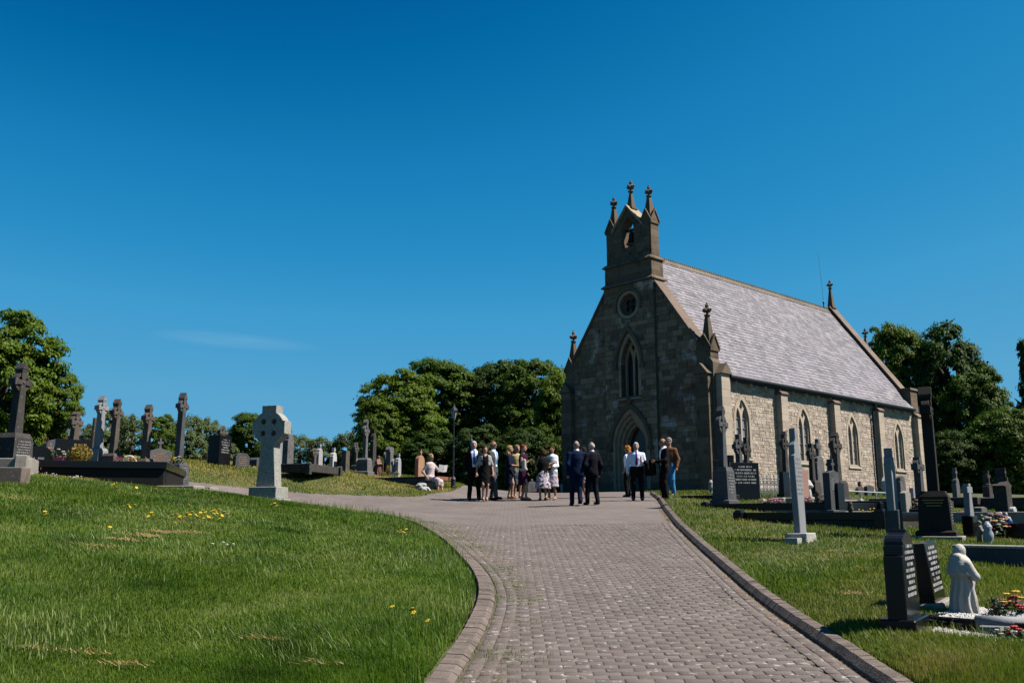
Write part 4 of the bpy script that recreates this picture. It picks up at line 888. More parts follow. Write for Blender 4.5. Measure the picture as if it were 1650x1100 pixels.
def headstone(name, u, vb, vt, label, half, mk, y=None, rz=RZ_R, t=.12, base=None, group=None, cat='headstone', letters=None, top_cross=None, bevel=.008, basemk=None, tilt=(0, 0)):
    """half: outline as fractions (halfwidth in m, z share of the height)"""
    p, H = place(u, vb, vt, y); root = empty(name, p, rz, label, cat, group); root.rotation_euler = (tilt[0], tilt[1], rz)
    bh = base[2] if base else 0; hs_ = H-bh-(top_cross[1] if top_cross else 0)
    if base: MB().bbox(-base[0]/2, base[0]/2, -base[1]/2, base[1]/2, -.12, bh, .012).build('base', M[basemk or mk], root)
    s_ = plate('slab', outline([(w_, bh-.02 + z_*(hs_+.02)) for w_, z_ in half]), [], t, M[mk], root, bevel=bevel)
    if top_cross:
        cw, ch = top_cross[0], top_cross[1]; z = bh+hs_-.02; a = cw*.17
        poly = [(a*1.2,z),(a,z+ch*.45),(cw/2,z+ch*.45),(cw/2,z+ch*.68),(a,z+ch*.68),(a,z+ch)]
        mb = MB(); join_to(mb, plate_mesh('t', poly+[(-x, zz) for x, zz in poly[::-1]], [], t*.8, M[mk], .004))
        if len(top_cross) > 2 and top_cross[2]: join_to(mb, plate_mesh('t', circ(0, z+ch*.57, cw*.40, 20), [circ(0, z+ch*.57, cw*.26, 20)], t*.55, M[mk]))
        mb.build('top_cross', M[mk], s_)
    if letters: inscription(s_, letters[0], bh+hs_*letters[1], bh+hs_*letters[2], letters[3], letters[4], -t/2-.001, int(u))
    return root
FLAT = lambda w_: [(w_,0),(w_,1)]
ROUND = lambda w_, s=.8: [(w_,0),(w_,s)]+[(w_*math.cos(R(a)), s+(1-s)*math.sin(R(a))) for a in (15,30,45,60,75,90)]
PEAK = lambda w_, s=.85: [(w_,0),(w_,s),(0,1)]
SHOULD = lambda w_, s=.7: [(w_,0),(w_*.96,s),(w_*.8,s+.02),(w_*.78,s+.08)]+[(w_*.78*math.cos(R(a)), s+.08+(.92-s)*math.sin(R(a))) for a in (20,40,60,75,90)]
def plain_cross(name, u, vb, vt, label, mk, y=None, rz=RZ_R, w_=.4, b=.12, t=.1, base=None, group=None, zc=.68, flare=0, bmk=None):
    p, H = place(u, vb, vt, y); root = empty(name, p, rz, label, 'cross', group); bh = base[2] if base else 0
    if base: MB().bbox(-base[0]/2, base[0]/2, -base[1]/2, base[1]/2, -.12, bh, .012).build('base', M[bmk or mk], root)
    z = bh; h = H-bh; f = flare
    poly = [(b/2+f,z-.02),(b/2,z+h*(zc-.08)),(w_/2,z+h*zc-b/2),(w_/2,z+h*zc+b/2),(b/2,z+h*zc+b/2),(b/2,z+h)]
    plate('cross', poly+[(-x, zz) for x, zz in poly[::-1]], [], t, M[mk], root, bevel=.006); return root
def bouquet(name, p, label, cols, r_=.16, h=.2, n=22, pot=None, group=None, seed=0, cat='flowers', lf='leaf_flower'):
    g_ = random.Random(seed); root = empty(name, p, 0, label, cat, group)
    if pot: MB().lathe([(r_*.5,-.05),(r_*.62,pot[1]*.9),(r_*.68,pot[1]*.9),(r_*.68,pot[1]),(r_*.55,pot[1])], n=12).build('pot', M[pot[0]], root)
    z0 = pot[1] if pot else 0; mb = MB()
    for i in range(60):
        a = g_.uniform(0,6.28); rr_ = r_*math.sqrt(g_.random())*1.1; z = z0+h*g_.uniform(.05,.85); s = r_*.22; c_ = Vector((rr_*math.cos(a), rr_*math.sin(a), z)); d = Vector((g_.uniform(-1,1),g_.uniform(-1,1),g_.uniform(-.2,1))).normalized(); e = d.orthogonal()
        mb.add([c_-d*s, c_+e*s*.4, c_+d*s, c_-e*s*.4], [(0,1,2,3)])
    mb.build('leaves', M[lf], root)
    ms = [M['f_'+c_] for c_ in cols]; mb = MB()
    for i in range(n):
        a = g_.uniform(0,6.28); rr_ = r_*math.sqrt(g_.random()); mb.cm = g_.randrange(len(cols)); s = r_*g_.uniform(.14,.24)
        c_ = (rr_*math.cos(a), rr_*math.sin(a), z0+h*(.95-.45*(rr_/r_)**2)+g_.uniform(-.03,.03))
        for k in range(5): b_ = a+k*1.257; mb.blob((c_[0]+s*.6*math.cos(b_), c_[1]+s*.6*math.sin(b_), c_[2]), s*.55, s*.55, s*.4, 6, 3)
    o = mb.build('blooms', ms, root); o['kind'] = 'stuff'; return root
def rail(name, P0, P1, w_, h, z, mk, parent):
    a, b = Vector(P0), Vector(P1); d = b-a; L_ = math.hypot(d.x, d.y); mb = MB(); mb.bbox(0, L_, -w_/2, w_/2, 0, h, .008)
    return mb.build(name, M[mk], parent, (a.x, a.y, z), (0, 0, math.atan2(d.y, d.x)))
def plot(name, P, rz, length, depth, ztop, h, label, mk='black_granite', post=None, w_=.12, fill=None, walls=None, group=None, mat2=None):
    """kerbed grave plot: P = near left corner (x, y); rails run along local X (length) and Y (depth)"""
    root = empty(name, (P[0], P[1], ztop), rz, label, 'grave plot', group)
    for q in ((0, 0, length, w_), (0, depth-w_, length, w_), (0, w_, w_, depth-2*w_), (length-w_, w_, w_, depth-2*w_)):
        MB().bbox(q[0]+.002, q[0]+q[2]-.002, q[1]+.001, q[1]+q[3]-.001, -h, 0, .01).build('kerb_rail', M[mk], root)
    if walls: MB().box(.02, length-.02, .02, depth-.02, -h-walls, -h).build('footing', M[mat2 or 'concrete'], root)
    if post:
        for x, y_ in ((0, 0), (length, 0), (0, depth), (length, depth)):
            mb = MB(); mb.bbox(x-post[0]/2, x+post[0]/2, y_-post[0]/2, y_+post[0]/2, -h-(walls or 0)-.1, post[1]-.06, .01); mb.frustum(x, y_, post[1]-.06, post[1], post[0], post[0], post[0]*.55, post[0]*.55); mb.build('post', M[mk], root)
    if fill: MB().box(w_, length-w_, w_, depth-w_, -h, -.05).build('bed', M[fill], root)
    return root
# ---- right side, near to far
GR_, GRB = 'graves beside the church', 'graves at the right edge'
headstone('headstone', 1459, 1016, 852, 'near black granite headstone with arched stepped shoulders', [(.29,0),(.29,.70),(.255,.72),(.255,.82),(.22,.825)]+[(.22*math.cos(R(a)), .84+.12*math.sin(R(a))) for a in (12,30,50,68)]+[(.05,.965),(.035,1)], 'black_granite', t=.15, base=(.64,.28,.11), letters=(.40,.22,.84,9,'white_letter'), basemk='black_granite', rz=R(57), group=GR_)
headstone('headstone', 1506, 980, 873, 'black leaning slab headstone with rows of white lettering beside the statue', FLAT(.24), 'black_granite', rz=R(54), t=.13, base=(.6,.25,.07), letters=(.40,.15,.95,9,'white_letter'), basemk='concrete', tilt=(R(-5), R(-2)), group=GR_)
headstone('headstone', 1291, 872, 690, 'tall pale limestone slab with stepped shoulders and cross top on rough block', [(.155,0),(.175,.70),(.16,.735),(.13,.755),(.13,.80),(.11,.84),(.085,.86),(.065,.875),(.05,.90),(.05,1)], 'slab_limestone', t=.10, base=(.5,.34,.13), basemk='rough_white', letters=(.3,.35,.72,9,'grey_letter'), tilt=(R(-1), 0), rz=R(55), group=GR_)
MB().box(-.5,-.26,-.1,.1,-.1,.06).build('block', M['rough_white'], bpy.data.objects['headstone.002'] if 'headstone.002' in bpy.data.objects else None)
celtic('ringed_cross', 1168, 814, 654, 'tall black ringed cross on high pedestal at the church corner', 'blue_limestone', ped=.38, pw=.50, rz=R(52), sw=.24, cap=True, zc=.70, letters=(7,'grey_letter'), group=GR_)
TC = celtic('ringed_cross', 1511, 868, 622, 'very tall dark ringed cross on massive inscribed pedestal', 'blackened_stone', rz=R(60), ped=.305, pw=.50, pd=.50, sw=.235, th=.17, arm=.22, ring=.19, zc=.77, letters=(9,'grey_letter'), group=GR_)
MB().frustum(0,0,.66,.74,.36,.36,.30,.30).build('plinth_step', M['blackened_stone'], TC); MB().frustum(0,0,.585,.665,.47,.47,.40,.40).build('plinth_step', M['blackened_stone'], TC)
MB().bbox(-.40,.40,-.40,.40,-.2,.05,.012).build('base_slab', M['concrete'], TC)
for k in range(3): MB().box(-.262,-.252,-.16+.02*k,.16-.03*k,.62-.045*k,.632-.045*k).build('gold_line', M['gilt'], TC)
headstone('headstone', 1201, 797, 745, 'black slab headstone with white lettering before the church wall', FLAT(.42), 'black_granite', y=25.6, rz=R(12), t=.12, letters=(.66,.42,.93,6,'white_letter'), group=GR_)
plain_cross('plain_cross', 1180, 800, 733, 'plain black cross just left of the black lettered slab', 'black_granite', y=26.4, rz=R(8), w_=.36, b=.16, t=.12, group=GR_)
headstone('headstone', 1160, 800, 741, 'small black headstone half hidden behind the tall pedestal cross', FLAT(.16), 'black_granite', y=27.0, rz=R(12), t=.1, group=GR_)
celtic('ringed_cross', 1194, 800, 699, 'grey ringed cross in front of the first church window', 'blue_limestone', y=29.0, ped=.25, pw=.42, sw=.24, arm=.30, ring=None, cap=False, group=GR_)
celtic('ringed_cross', 1206, 800, 704, 'dark ringed cross right of the first church window', 'dark_stone', y=28.0, ped=.25, pw=.42, sw=.2, cap=False, group=GR_)
headstone('headstone', 1266, 802, 760, 'small black headstone beside the silver railing', FLAT(.2), 'black_granite', y=26.5, t=.12, group=GR_)
celtic('ringed_cross', 1269, 808, 694, 'dark ringed cross with red flowers behind the pale slab', 'dark_stone', y=27.5, ped=.3, pw=.4, sw=.2, cap=True, group=GR_)
headstone('headstone', 1296, 805, 757, 'pink granite slab behind the tall pale slab', FLAT(.22), 'pink_granite', y=25.0, t=.1, group=GR_)
headstone('headstone', 1322, 792, 706, 'pale weathered slab with ringed cross top before the second church window', SHOULD(.26,.82), 'grey_stone', y=28.5, t=.14, base=(.62,.3,.1), top_cross=(.34,.55,True), group=GR_)
celtic('ringed_cross', 1311, 795, 714, 'small grey ringed cross left of the weathered slab', 'dark_stone', y=28.0, ped=.32, pw=.4, sw=.2, cap=False, group=GR_)
headstone('headstone', 1343, 832, 738, 'tall black and grey slab standing before the second buttress', PEAK(.24,.93), 'blue_limestone', t=.16, letters=(.34,.5,.8,6,'grey_letter'), base=(.6,.3,.14), group=GR_, top_cross=(.16,.26))
headstone('headstone', 1354, 832, 778, 'dark polished slab in front of the peaked grey slab', FLAT(.16), 'black_granite', t=.12, group=GR_)
celtic('ringed_cross', 1352, 806, 696, 'dark ringed cross with roof shaped cap by the second buttress', 'dark_stone', y=26.0, ped=.30, pw=.5, sw=.26, cap=True, group=GR_)
headstone('headstone', 1386, 794, 775, 'small round topped brown headstone by the church wall', ROUND(.26,.6), 'brown_stone', y=32.0, t=.12, top_cross=(.14,.18), group=GR_)
headstone('headstone', 1401, 798, 781, 'small square grey headstone left of the downpipe', PEAK(.28,.85), 'blue_limestone', y=31.0, t=.12, group=GR_)
headstone('headstone', 1443, 866, 722, 'slender leaning limestone slab with cross top on a dark base block', [(.15,0),(.14,.74),(.11,.77),(.09,.86),(.045,.87),(.045,1)], 'slab_limestone', rz=R(55), t=.12, base=(.28,.22,.46), basemk='blue_limestone', tilt=(0, R(-2)), group=GR_)
headstone('headstone', 1455, 822, 766, 'grey slab with rounded shoulders right of the slender leaning slab', SHOULD(.20,.8), 'grey_stone', y=24.5, t=.12, group=GR_)
headstone('headstone', 1462, 838, 790, 'narrow mossy slab on a low base behind the near headstone', PEAK(.15,.9), 'concrete', t=.12, base=(.4,.3,.12), group=GR_)
headstone('headstone', 1474, 806, 786, 'small pale headstone right of the narrow slabs', FLAT(.22), 'slab_limestone', y=27.0, t=.12, group=GR_)
celtic('ringed_cross', 1484, 812, 736, 'slate coloured ringed cross left of the very tall dark cross', 'blue_limestone', y=22.5, ped=.0, pw=.4, sw=.26, arm=.24, ring=.2, zc=.82, cap=False, group=GR_)
headstone('headstone', 1427, 792, 768, 'white small stone figure slab at the foot of the church wall', PEAK(.14,.8), 'white_marble', y=31.0, t=.12, group=GR_)
# kerbed plots beside the path
KP = 'kerbed plots right of the path'
plot('grave_plot', (4.72, 22.3), RZ_P, 3.2, 2.4, 1.95, .16, 'black kerbed grave plot with corner posts below the tall pedestal cross', post=(.17,.05), walls=.3, fill='gravel', group=KP)
plot('grave_plot', (4.62, 18.6), RZ_P, 2.95, 2.2, 1.72, .15, 'black kerbed grave plot on a stone footing behind the pale slab', post=(.20,.05), walls=.5, fill='turf', mat2='dark_stone', group=KP)
plot('grave_plot', (6.9, 25.2), RZ_P, 1.9, 1.8, 2.10, .26, 'low stone kerbed plot before the black lettered slab', mk='concrete', post=(.2,.04), fill='gravel', group=KP)
plot('grave_plot', (7.9, 23.6), RZ_P, 2.6, 2.0, 2.03, .2, 'dark kerbed grassy plot before the second buttress', mk='dark_stone', fill='turf', group=KP)
plot('grave_plot', (10.3, 26.4), RZ_P, 3.0, 2.2, 2.16, .2, 'dark kerbed plot below the church wall', mk='dark_stone', fill='gravel', group=KP)
plot('grave_plot', (4.9, 26.6), RZ_P, 1.8, 1.0, 2.25, .2, 'low dark kerbed plot near the church corner', mk='black_rough', fill='turf', group=KP)
for k in range(3): MB().bbox(.35+k*.42,.72+k*.42,-.12,.1,-.3,.06,.03).build('stone_panel', M['concrete'], bpy.data.objects['grave_plot.002'])
# silver railing
def railing(P, rz, L_, label, mk='silver', h=.5):
    root = empty('railing', P, rz, label, 'railing', GR_)
    for z in (.1, .34): MB().box(0, L_, -.013, .013, z, z+.03).build('rail', M[mk], root)
    x = .04
    while x < L_:
        mb = MB(); mb.box(x-.008,x+.008,-.008,.008,0,h); mb.box(x-.045,x+.045,-.011,.011,h-.11,h-.08); mb.blob((x,0,h),.02,.012,.03,6,4); mb.build('picket', M[mk], root)
        if x+.06 < L_: [plate('ring', circ(x+.06, zr, .056, 12), [circ(x+.06, zr, .036, 12)], .02, M[mk], root) for zr in (.20,.43)]
        x += .12
    return root
p = at(1217, 792, 28.2); railing((p.x, p.y, float(GL(p.x, p.y))), R(8), 1.05, 'silver ornamental grave railing before the church wall', h=.62)
p = hit(1400, 806, 20); root = empty('pipe_rail', (p.x-1.0, p.y-.8, p.z), RZ_R, 'low pale pipe rail along the graves below the church wall', 'railing', GR_)
for x in (0, 1.1, 2.2, 3.3): MB().lathe([(.02,-.1),(.02,.26)], x, 0, 8).build('post', M['silver'], root)
MB().tube([(0,0,.26),(3.3,0,.26)], .02, 8).build('rail', M['silver'], root)
# right edge
p = at(1538, 877, 12.2); root = empty('boundary_wall', (p.x, p.y, p.z), RZ_P, 'low grey granite kerb wall behind the white statue', 'wall', GRB)
MB().bbox(0, 3.2, 0, .26, -.6, -.04, .01).build('wall', M['blue_limestone'], root); MB().bbox(-.03, 3.2, -.02, .29, -.038, 0, .008).build('coping', M['granite_grey'], root)
plain_cross('plain_cross', 1566, 872, 779, 'pale cross with tapering shaft on a black block at right', 'slab_limestone', y=15.6, w_=.26, b=.11, t=.1, base=(.26,.18,.36), bmk='black_granite', group=GRB, zc=.80, flare=.05)
headstone('headstone', 1543, 815, 752, 'slim grey slab with small cross standing before dark trees', SHOULD(.16,.75), 'grey_stone', y=28.0, t=.14, top_cross=(.16,.34), group=GRB)
headstone('headstone', 1596, 838, 757, 'weathered slab carrying a tall figure cross before dark trees', SHOULD(.15,.8), 'dark_stone', y=25.0, t=.18, top_cross=(.24,.36,True), base=(.6,.4,.25), group=GRB)
headstone('headstone', 1621, 850, 752, 'tall roofed memorial with cross finial at right', [(.2,0),(.2,.74),(.3,.76),(.3,.78),(.05,.9),(.04,1)], 'dark_stone', y=22.5, t=.3, top_cross=(.14,.26), group=GRB)
headstone('headstone', 1581, 842, 816, 'small square gabled grey headstone at right', PEAK(.2,.88), 'grey_stone', y=22.0, t=.2, group=GRB)
headstone('headstone', 1634, 838, 816, 'small marble tablet stone at the right edge', ROUND(.12,.7), 'white_marble', y=21.0, t=.1, group=GRB)
for i, (u, v, y, L_, dp, lb) in enumerate(((1588,868,16.0,1.9,1.4,'black kerbed plot with flowers at right edge'),(1528,846,19.0,1.8,1.5,'stone kerbed plot behind the very tall dark cross'),(1526,818,25.0,2.2,1.6,'kerbed plot with red flowers before the dark trees'),(1630,842,19.5,1.8,1.4,'kerbed plot cut by the right edge'))):
    p = at(u, v, y); z = float(GL(p.x, p.y)); plot('grave_plot', (p.x, p.y), RZ_P, L_, dp, z+.22, .3, lb, mk=('black_granite','concrete','dark_stone','grey_stone')[i], fill='gravel', group='kerbed plots at right edge')
def bq(u, v, y, **kw):
    p = at(u, v, y) if y else hit(u, v); return bouquet('flower_bunch', (p.x, p.y, p.z), **kw)
FG = 'flowers on the graves'
bq(1606, 862, 15.6, label='bunch of red and white flowers beside a pale urn at right', cols=('red','white','yellow'), r_=.19, h=.26, seed=1, group=FG)
bq(1604, 846, 17.2, label='bunch of white and orange flowers left of the statue pair', cols=('white','orange','lilac'), r_=.2, h=.22, seed=2, group=FG)
bq(1550, 833, 20.3, label='low pink and white flower bed right of the very tall cross', cols=('pink','white','pink'), r_=.28, h=.12, n=26, seed=3, group=FG)
bq(1542, 813, 25.4, label='bright red flower spread before the dark trees', cols=('red',), r_=.34, h=.14, n=34, seed=4, group=FG)
bq(1246, 813, 22.6, label='pink and white flowers in the plot below the silver railing', cols=('pink','white','lilac'), r_=.28, h=.13, n=24, seed=5, group=FG)
bq(1301, 812, 22.2, label='pink and red flowers right of the pale slab', cols=('pink','red','white'), r_=.14, h=.16, seed=6, group=FG)
bq(1316, 826, 20.6, label='small blue and red posy before the dark slabs', cols=('blue','red','white'), r_=.12, h=.10, n=12, seed=7, group=FG)
bq(1477, 819, 19.4, label='orange and white posy on a green block', cols=('orange','white'), r_=.10, h=.18, n=14, seed=8, group=FG)
p = at(1476, 850, 19.4); MB().bbox(-.18,.18,-.2,.2,-.35,.32,.02).build('stone_block', tag(empty('plinth_block', (p.x, p.y, at(1476,836,19.4).z-.1), RZ_R, 'dark green stone block carrying an orange posy', 'block'), None) and M['black_rough'], bpy.data.objects['plinth_block'])
bq(1268, 708, 27.3, label='red flowers tied to the dark ringed cross', cols=('red','pink'), r_=.08, h=.3, n=10, seed=9, group=FG)
# vases / small things
def vase(u, v, y, mk, label, s=1.0):
    p = at(u, v, y); r_ = empty('urn', p, 0, label, 'urn', 'urns and vases')
    MB().lathe([(.05*s,-.03),(.05*s,.01),(.035*s,.04*s),(.075*s,.12*s),(.08*s,.2*s),(.05*s,.26*s),(.07*s,.29*s),(.03*s,.33*s)], n=14).build('body', M[mk], r_, smooth=True)
    MB().lathe([(.07*s,.30*s),(.05*s,.34*s),(.015*s,.38*s)], n=12).build('lid', M[mk], r_); return r_
vase(1594, 880, 14.4, 'f_paleblue', 'pale blue urn before the red flowers at right')
vase(1629, 858, 17.0, 'f_blue', 'small blue lantern beside the statue pair', .7)
vase(1371, 829, 20.2, 'brown_stone', 'small brown lantern in the grass before the church', .8)
vase(1146, 795, 30, 'pale_stone', 'small pale urn by the church corner', 1.2)
vase(1318, 812, 22.9, 'dark_stone', 'dark square urn behind the kerbed plot', .9)
# ---- left side
LG, LGF = 'pedestal crosses left of the path', 'small graves on the left bank'
celtic('ringed_cross', 20, 738, 584, 'large dark ringed cross on pedestal at the left edge', 'dark_stone', y=19.2, rz=RZ_L, ped=.36, pw=.56, pd=.54, sw=.23, th=.19, arm=.24, zc=.72, letters=(8,'grey_letter'), group=LG)
celtic('ringed_cross', 116, 742, 662, 'small brownish ringed cross behind the gold lettered black slab', 'brown_stone', y=26, rz=RZ_L, ped=.25, pw=.45, sw=.26, arm=.24, zc=.68, group=LG)
celtic('ringed_cross', 156, 748, 637, 'pale grey pedestal cross standing leftmost in the row of four', 'slab_limestone', y=24.5, rz=RZ_L, ped=.30, pw=.44, sw=.20, th=.16, arm=.20, zc=.76, group=LG)
celtic('ringed_cross', 181, 748, 642, 'brown grey pedestal cross second in the row of four', 'brown_stone', y=24.3, rz=RZ_L, ped=.28, pw=.48, sw=.20, th=.16, arm=.20, zc=.74, group=LG)
celtic('ringed_cross', 233, 748, 651, 'dark pedestal cross third in the row of four', 'brown_stone', y=24.3, rz=RZ_L, ped=.30, pw=.48, sw=.20, th=.16, arm=.20, zc=.74, group=LG)
celtic('ringed_cross', 287, 752, 632, 'tallest grey pedestal cross at the right end of the row of four', 'blue_limestone', y=24.2, rz=RZ_L, ped=.29, pw=.47, sw=.20, th=.16, arm=.20, zc=.80, letters=(7,'grey_letter'), group=LG)
headstone('headstone', 115, 746, 708, 'black slab with gold cross and gold lettering', FLAT(.40), 'black_granite', y=21.6, rz=R(38), t=.1, letters=(.36,.30,.92,6,'gilt'), group=LGF)
h_ = bpy.data.objects[[o.name for o in bpy.data.objects if o.get('label', '').startswith('black slab with gold cross')][0]]
MB().box(-.26,-.235,-.054,-.049,.12,.50).build('gold_cross', M['gilt'], h_); MB().box(-.31,-.185,-.0545,-.0495,.34,.365).build('gold_cross', M['gilt'], h_)
for o in h_.children_recursive:
    if o.name.startswith('inscription'): o.location.x = .14
headstone('headstone', 86, 744, 708, 'dark headstone with brown lettering left of the gold lettered slab', SHOULD(.32,.7), 'blue_limestone', y=22.6, rz=R(52), t=.16, letters=(.42,.15,.9,7,'orange_stone'), group=LGF)
headstone('headstone', 63, 742, 718, 'small black round topped headstone with white lettering', ROUND(.30,.55), 'black_granite', y=22.0, rz=R(30), t=.1, letters=(.36,.15,.6,3,'grey_letter'), group=LGF)
headstone('headstone', 255, 750, 705, 'carved grey headstone with brown tablet and cross', PEAK(.34,.85), 'grey_stone', y=26.0, rz=R(35), t=.2, letters=(.36,.1,.8,7,'orange_stone'), group=LGF, top_cross=(.16,.30,True))
headstone('headstone', 268, 750, 729, 'tiny white marble stone right of the carved headstone', ROUND(.12,.7), 'white_marble', y=26.2, rz=R(30), t=.1, group=LGF)
# black granite vault plot
PL = empty('vault', (0, 0, 0), 0, 'long low black granite vault at the edge of the left lawn', 'vault')
zt = at(160, 742, 20.0).z; a = at(67, 742, 19.8); b = at(266, 742, 20.4); ang = math.atan2(b.y-a.y, b.x-a.x); Lx = math.hypot(b.x-a.x, b.y-a.y)
PL.location = (a.x, a.y, zt); PL.rotation_euler = (0, 0, ang)
MB().bbox(0, Lx, 0, 4.2, -.9, -.16, .012).build('wall', M['black_rough'], PL); MB().bbox(-.05, Lx+.05, -.06, .30, -.157, 0, .012).build('coping', M['black_granite'], PL)
MB().bbox(Lx-.30, Lx+.05, .302, 4.2, -.157, 0, .012).build('coping', M['black_granite'], PL); MB().box(.0, Lx-.31, .31, 4.1, -.158, -.06).build('bed', M['gravel'], PL)
# stone walls bottom left
a = at(-6, 742, 17.0); root = empty('retaining_wall', (0, 0, 0), 0, 'low stone retaining wall below the cross at the left edge', 'wall')
def wall_run(name, P0, P1, w_, zb, zt, mk, root, blk=.9):
    P0, P1 = Vector(P0), Vector(P1); d = P1-P0; L_ = d.length; an_ = math.atan2(d.y, d.x); n = max(1, round(L_/blk))
    for i in range(n): MB().bbox(L_*i/n+.003, L_*(i+1)/n-.003, 0, w_, zb, zt+random.uniform(-.012, .012), .015).build(name, M[mk], root, (P0.x, P0.y, 0), (0, 0, an_))
p0, p1, p2 = at(-60, 738, 18.0), at(44, 738, 18.0), at(68, 738, 20.2)
wall_run('wall_block', (p0.x, p0.y), (p1.x, p1.y), .22, 2.0, at(20, 737, 18).z, 'concrete', root); wall_run('wall_block', (p1.x, p1.y), (p2.x, p2.y), .22, 2.0, at(56, 738, 19).z, 'concrete', root)
p0, p1 = at(-60, 752, 16.2), at(36, 757, 16.2); root = empty('step_wall', (0, 0, 0), 0, 'lower pinkish stone wall at the left edge', 'wall'); wall_run('wall_block', (p0.x, p0.y), (p1.x, p1.y), .3, 1.7, at(10, 753, 16.2).z, 'kerb', root)
# stone steps
root = empty('steps', (0, 0, 0), 0, 'flat stone steps climbing the bank right of the black vault', 'steps')
for i, (u, v, y) in enumerate(((284,783,20.6),(293,777,21.6),(301,771,22.6),(309,765,23.8),(316,760,25.0))):
    p = at(u, v, y); z = float(GL(p.x, p.y)); MB().bbox(-.55,.55,-.28,.28,-.3,.05,.015).build('step', M['concrete'], root, (p.x, p.y, z+.02), (0, 0, R(-8+random.uniform(-4,4))))
# things on the vault
p = at(95.5, 741, 20.6); bouquet('flower_pot', (p.x, p.y, zt), 'pink flower pot on the black vault', ('white',), r_=.20, h=.16, n=3, pot=('f_pot_pink',.12), seed=11, cat='flower pot', lf='leaf_flower')
def leafy(name, u, vb, vt, y, r_, label, lm, n=420, cat='shrub', group=None, z=None, sh=1.0):
    p = at(u, vb, y); z0 = p.z if z is None else z; h = at(u, vt, y).z-z0; g_ = np.random.default_rng(int(u*7)); root = empty(name, (p.x, p.y, z0), 0, label, cat, group)
    d = g_.normal(size=(n, 3)); d /= np.linalg.norm(d, axis=1)[:, None]; rr_ = g_.uniform(.3, 1, n)**.5
    P = d*rr_[:, None]; P[:, 2] = (P[:, 2]*.5+.5); wz = 1-sh*P[:, 2]*.75 if sh != 1.0 else np.ones(n); P = P*np.stack([r_*wz, r_*wz, np.full(n, h)], 1)
    N_ = d+g_.normal(size=(n, 3))*.5; N_ /= np.linalg.norm(N_, axis=1)[:, None]; T = np.cross(N_, g_.normal(size=(n, 3))); T /= np.linalg.norm(T, axis=1)[:, None]; B = np.cross(N_, T); s = r_*.16*g_.uniform(.6, 1.3, n)[:, None]
    link('foliage', np_mesh('foliage', np.stack([P-T*s, P-B*s*.5, P+T*s, P+B*s*.5], 1).reshape(-1, 3), np.arange(n*4).reshape(-1, 4), M[lm], g_.random(n)), root)
    MB().tube([(0,0,-.1),(0,0,h*.5),(r_*.2,0,h*.8)], [.02,.014,.005], 6).build('stem', M['bark'], root); return root
leafy('golden_shrub', 128, 742, 716, 20.7, .26, 'golden leaved shrub in front of the gold lettered slab', 'gold_leaf_shrub', z=zt-.03)
p = at(208, 741, 20.9); root = empty('wreath', (p.x, p.y, zt-.02), R(10), 'white arched wreath on the black vault', 'wreath')
MB().tube([(.155*math.cos(R(a)), 0, .18*math.sin(R(a))) for a in range(0, 181, 12)], .028, 8).build('hoop', M['f_cream'], root, smooth=True)
for u, cols, lb, s in ((190,('red','pink'),'red and pink posy left of the white wreath',12),(216,('yellow','red'),'small yellow posy inside the white wreath',13),(284,('orange','yellow','white'),'orange and yellow flowers at the right end of the black vault',14),(203,('lilac','white'),'small white posy under the wreath',15)):
    p = at(u, 742, 20.6); bouquet('flower_bunch', (p.x, p.y, zt-.03), lb, cols, r_=.15 if u == 284 else .09, h=.16, n=16, seed=s, group=FG)
# granite ringed cross facing the camera
p, H = place(432, 803, 654, 22.0); GC = empty('ringed_cross', p, R(-13), 'speckled pale granite ringed cross with four round holes by the side path', 'cross')
MB().bbox(-.42,.42,-.36,.36,-.25,.02,.012).build('base', M['granite_grey'], GC); MB().bbox(-.36,.36,-.31,.31,.02,.30,.012).build('base', M['granite_grey'], GC)
zc_ = H-.54; po = [(.25,.30),(.165,zc_-.37)]+[q for q in arcpts(0, zc_, .405, -64, -24, 7)]+[(.43,zc_-.15),(.43,zc_+.16)]+[q for q in arcpts(0, zc_, .405, 25, 62, 7)]+[(.19,H-.12),(.19,H)]
plate('cross', po+[(-a, b) for a, b in po[::-1]], [circ(sx*.14, zc_+sz*.14, .066, 14) for sx in (-1,1) for sz in (-1,1)], .34, M['granite_grey'], GC, bevel=.008)
# left bank, middle distance
headstone('headstone', 352, 752, 702, 'tall black slab with lettering beside a white edged stone', FLAT(.34), 'black_granite', y=29.5, rz=RZ_L, t=.42, letters=(.5,.4,.9,6,'grey_letter'), group=LGF)
headstone('headstone', 340, 752, 705, 'white slab with small cross left of the black slab', SHOULD(.2,.8), 'white_marble', y=30.3, rz=RZ_L, t=.12, top_cross=(.14,.14), group=LGF)
celtic('ringed_cross', 355, 752, 685, 'brown ringed cross rising behind the black slab', 'brown_stone', y=33, rz=RZ_L, ped=.3, sw=.22, group=LGF)
headstone('headstone', 388, 752, 730, 'small dark headstone with brown lettering before the round tree', SHOULD(.26,.8), 'blue_limestone', y=30, rz=R(45), t=.2, letters=(.3,.1,.8,5,'orange_stone'), group=LGF)
headstone('headstone', 411, 750, 737, 'small blue grey headstone beside the granite ringed cross', ROUND(.16,.7), 'blue_limestone', y=31, rz=RZ_L, t=.3, group=LGF)
headstone('headstone', 449, 752, 705, 'grey slab directly behind the granite ringed cross', PEAK(.14,.9), 'slab_limestone', y=31, rz=RZ_L, t=.12, group=LGF)
headstone('headstone', 463, 752, 688, 'tall grey shouldered slab with brown cross top right of the granite cross', SHOULD(.22,.85), 'grey_stone', y=30.5, rz=RZ_L, t=.2, top_cross=(.2,.26), group=LGF)
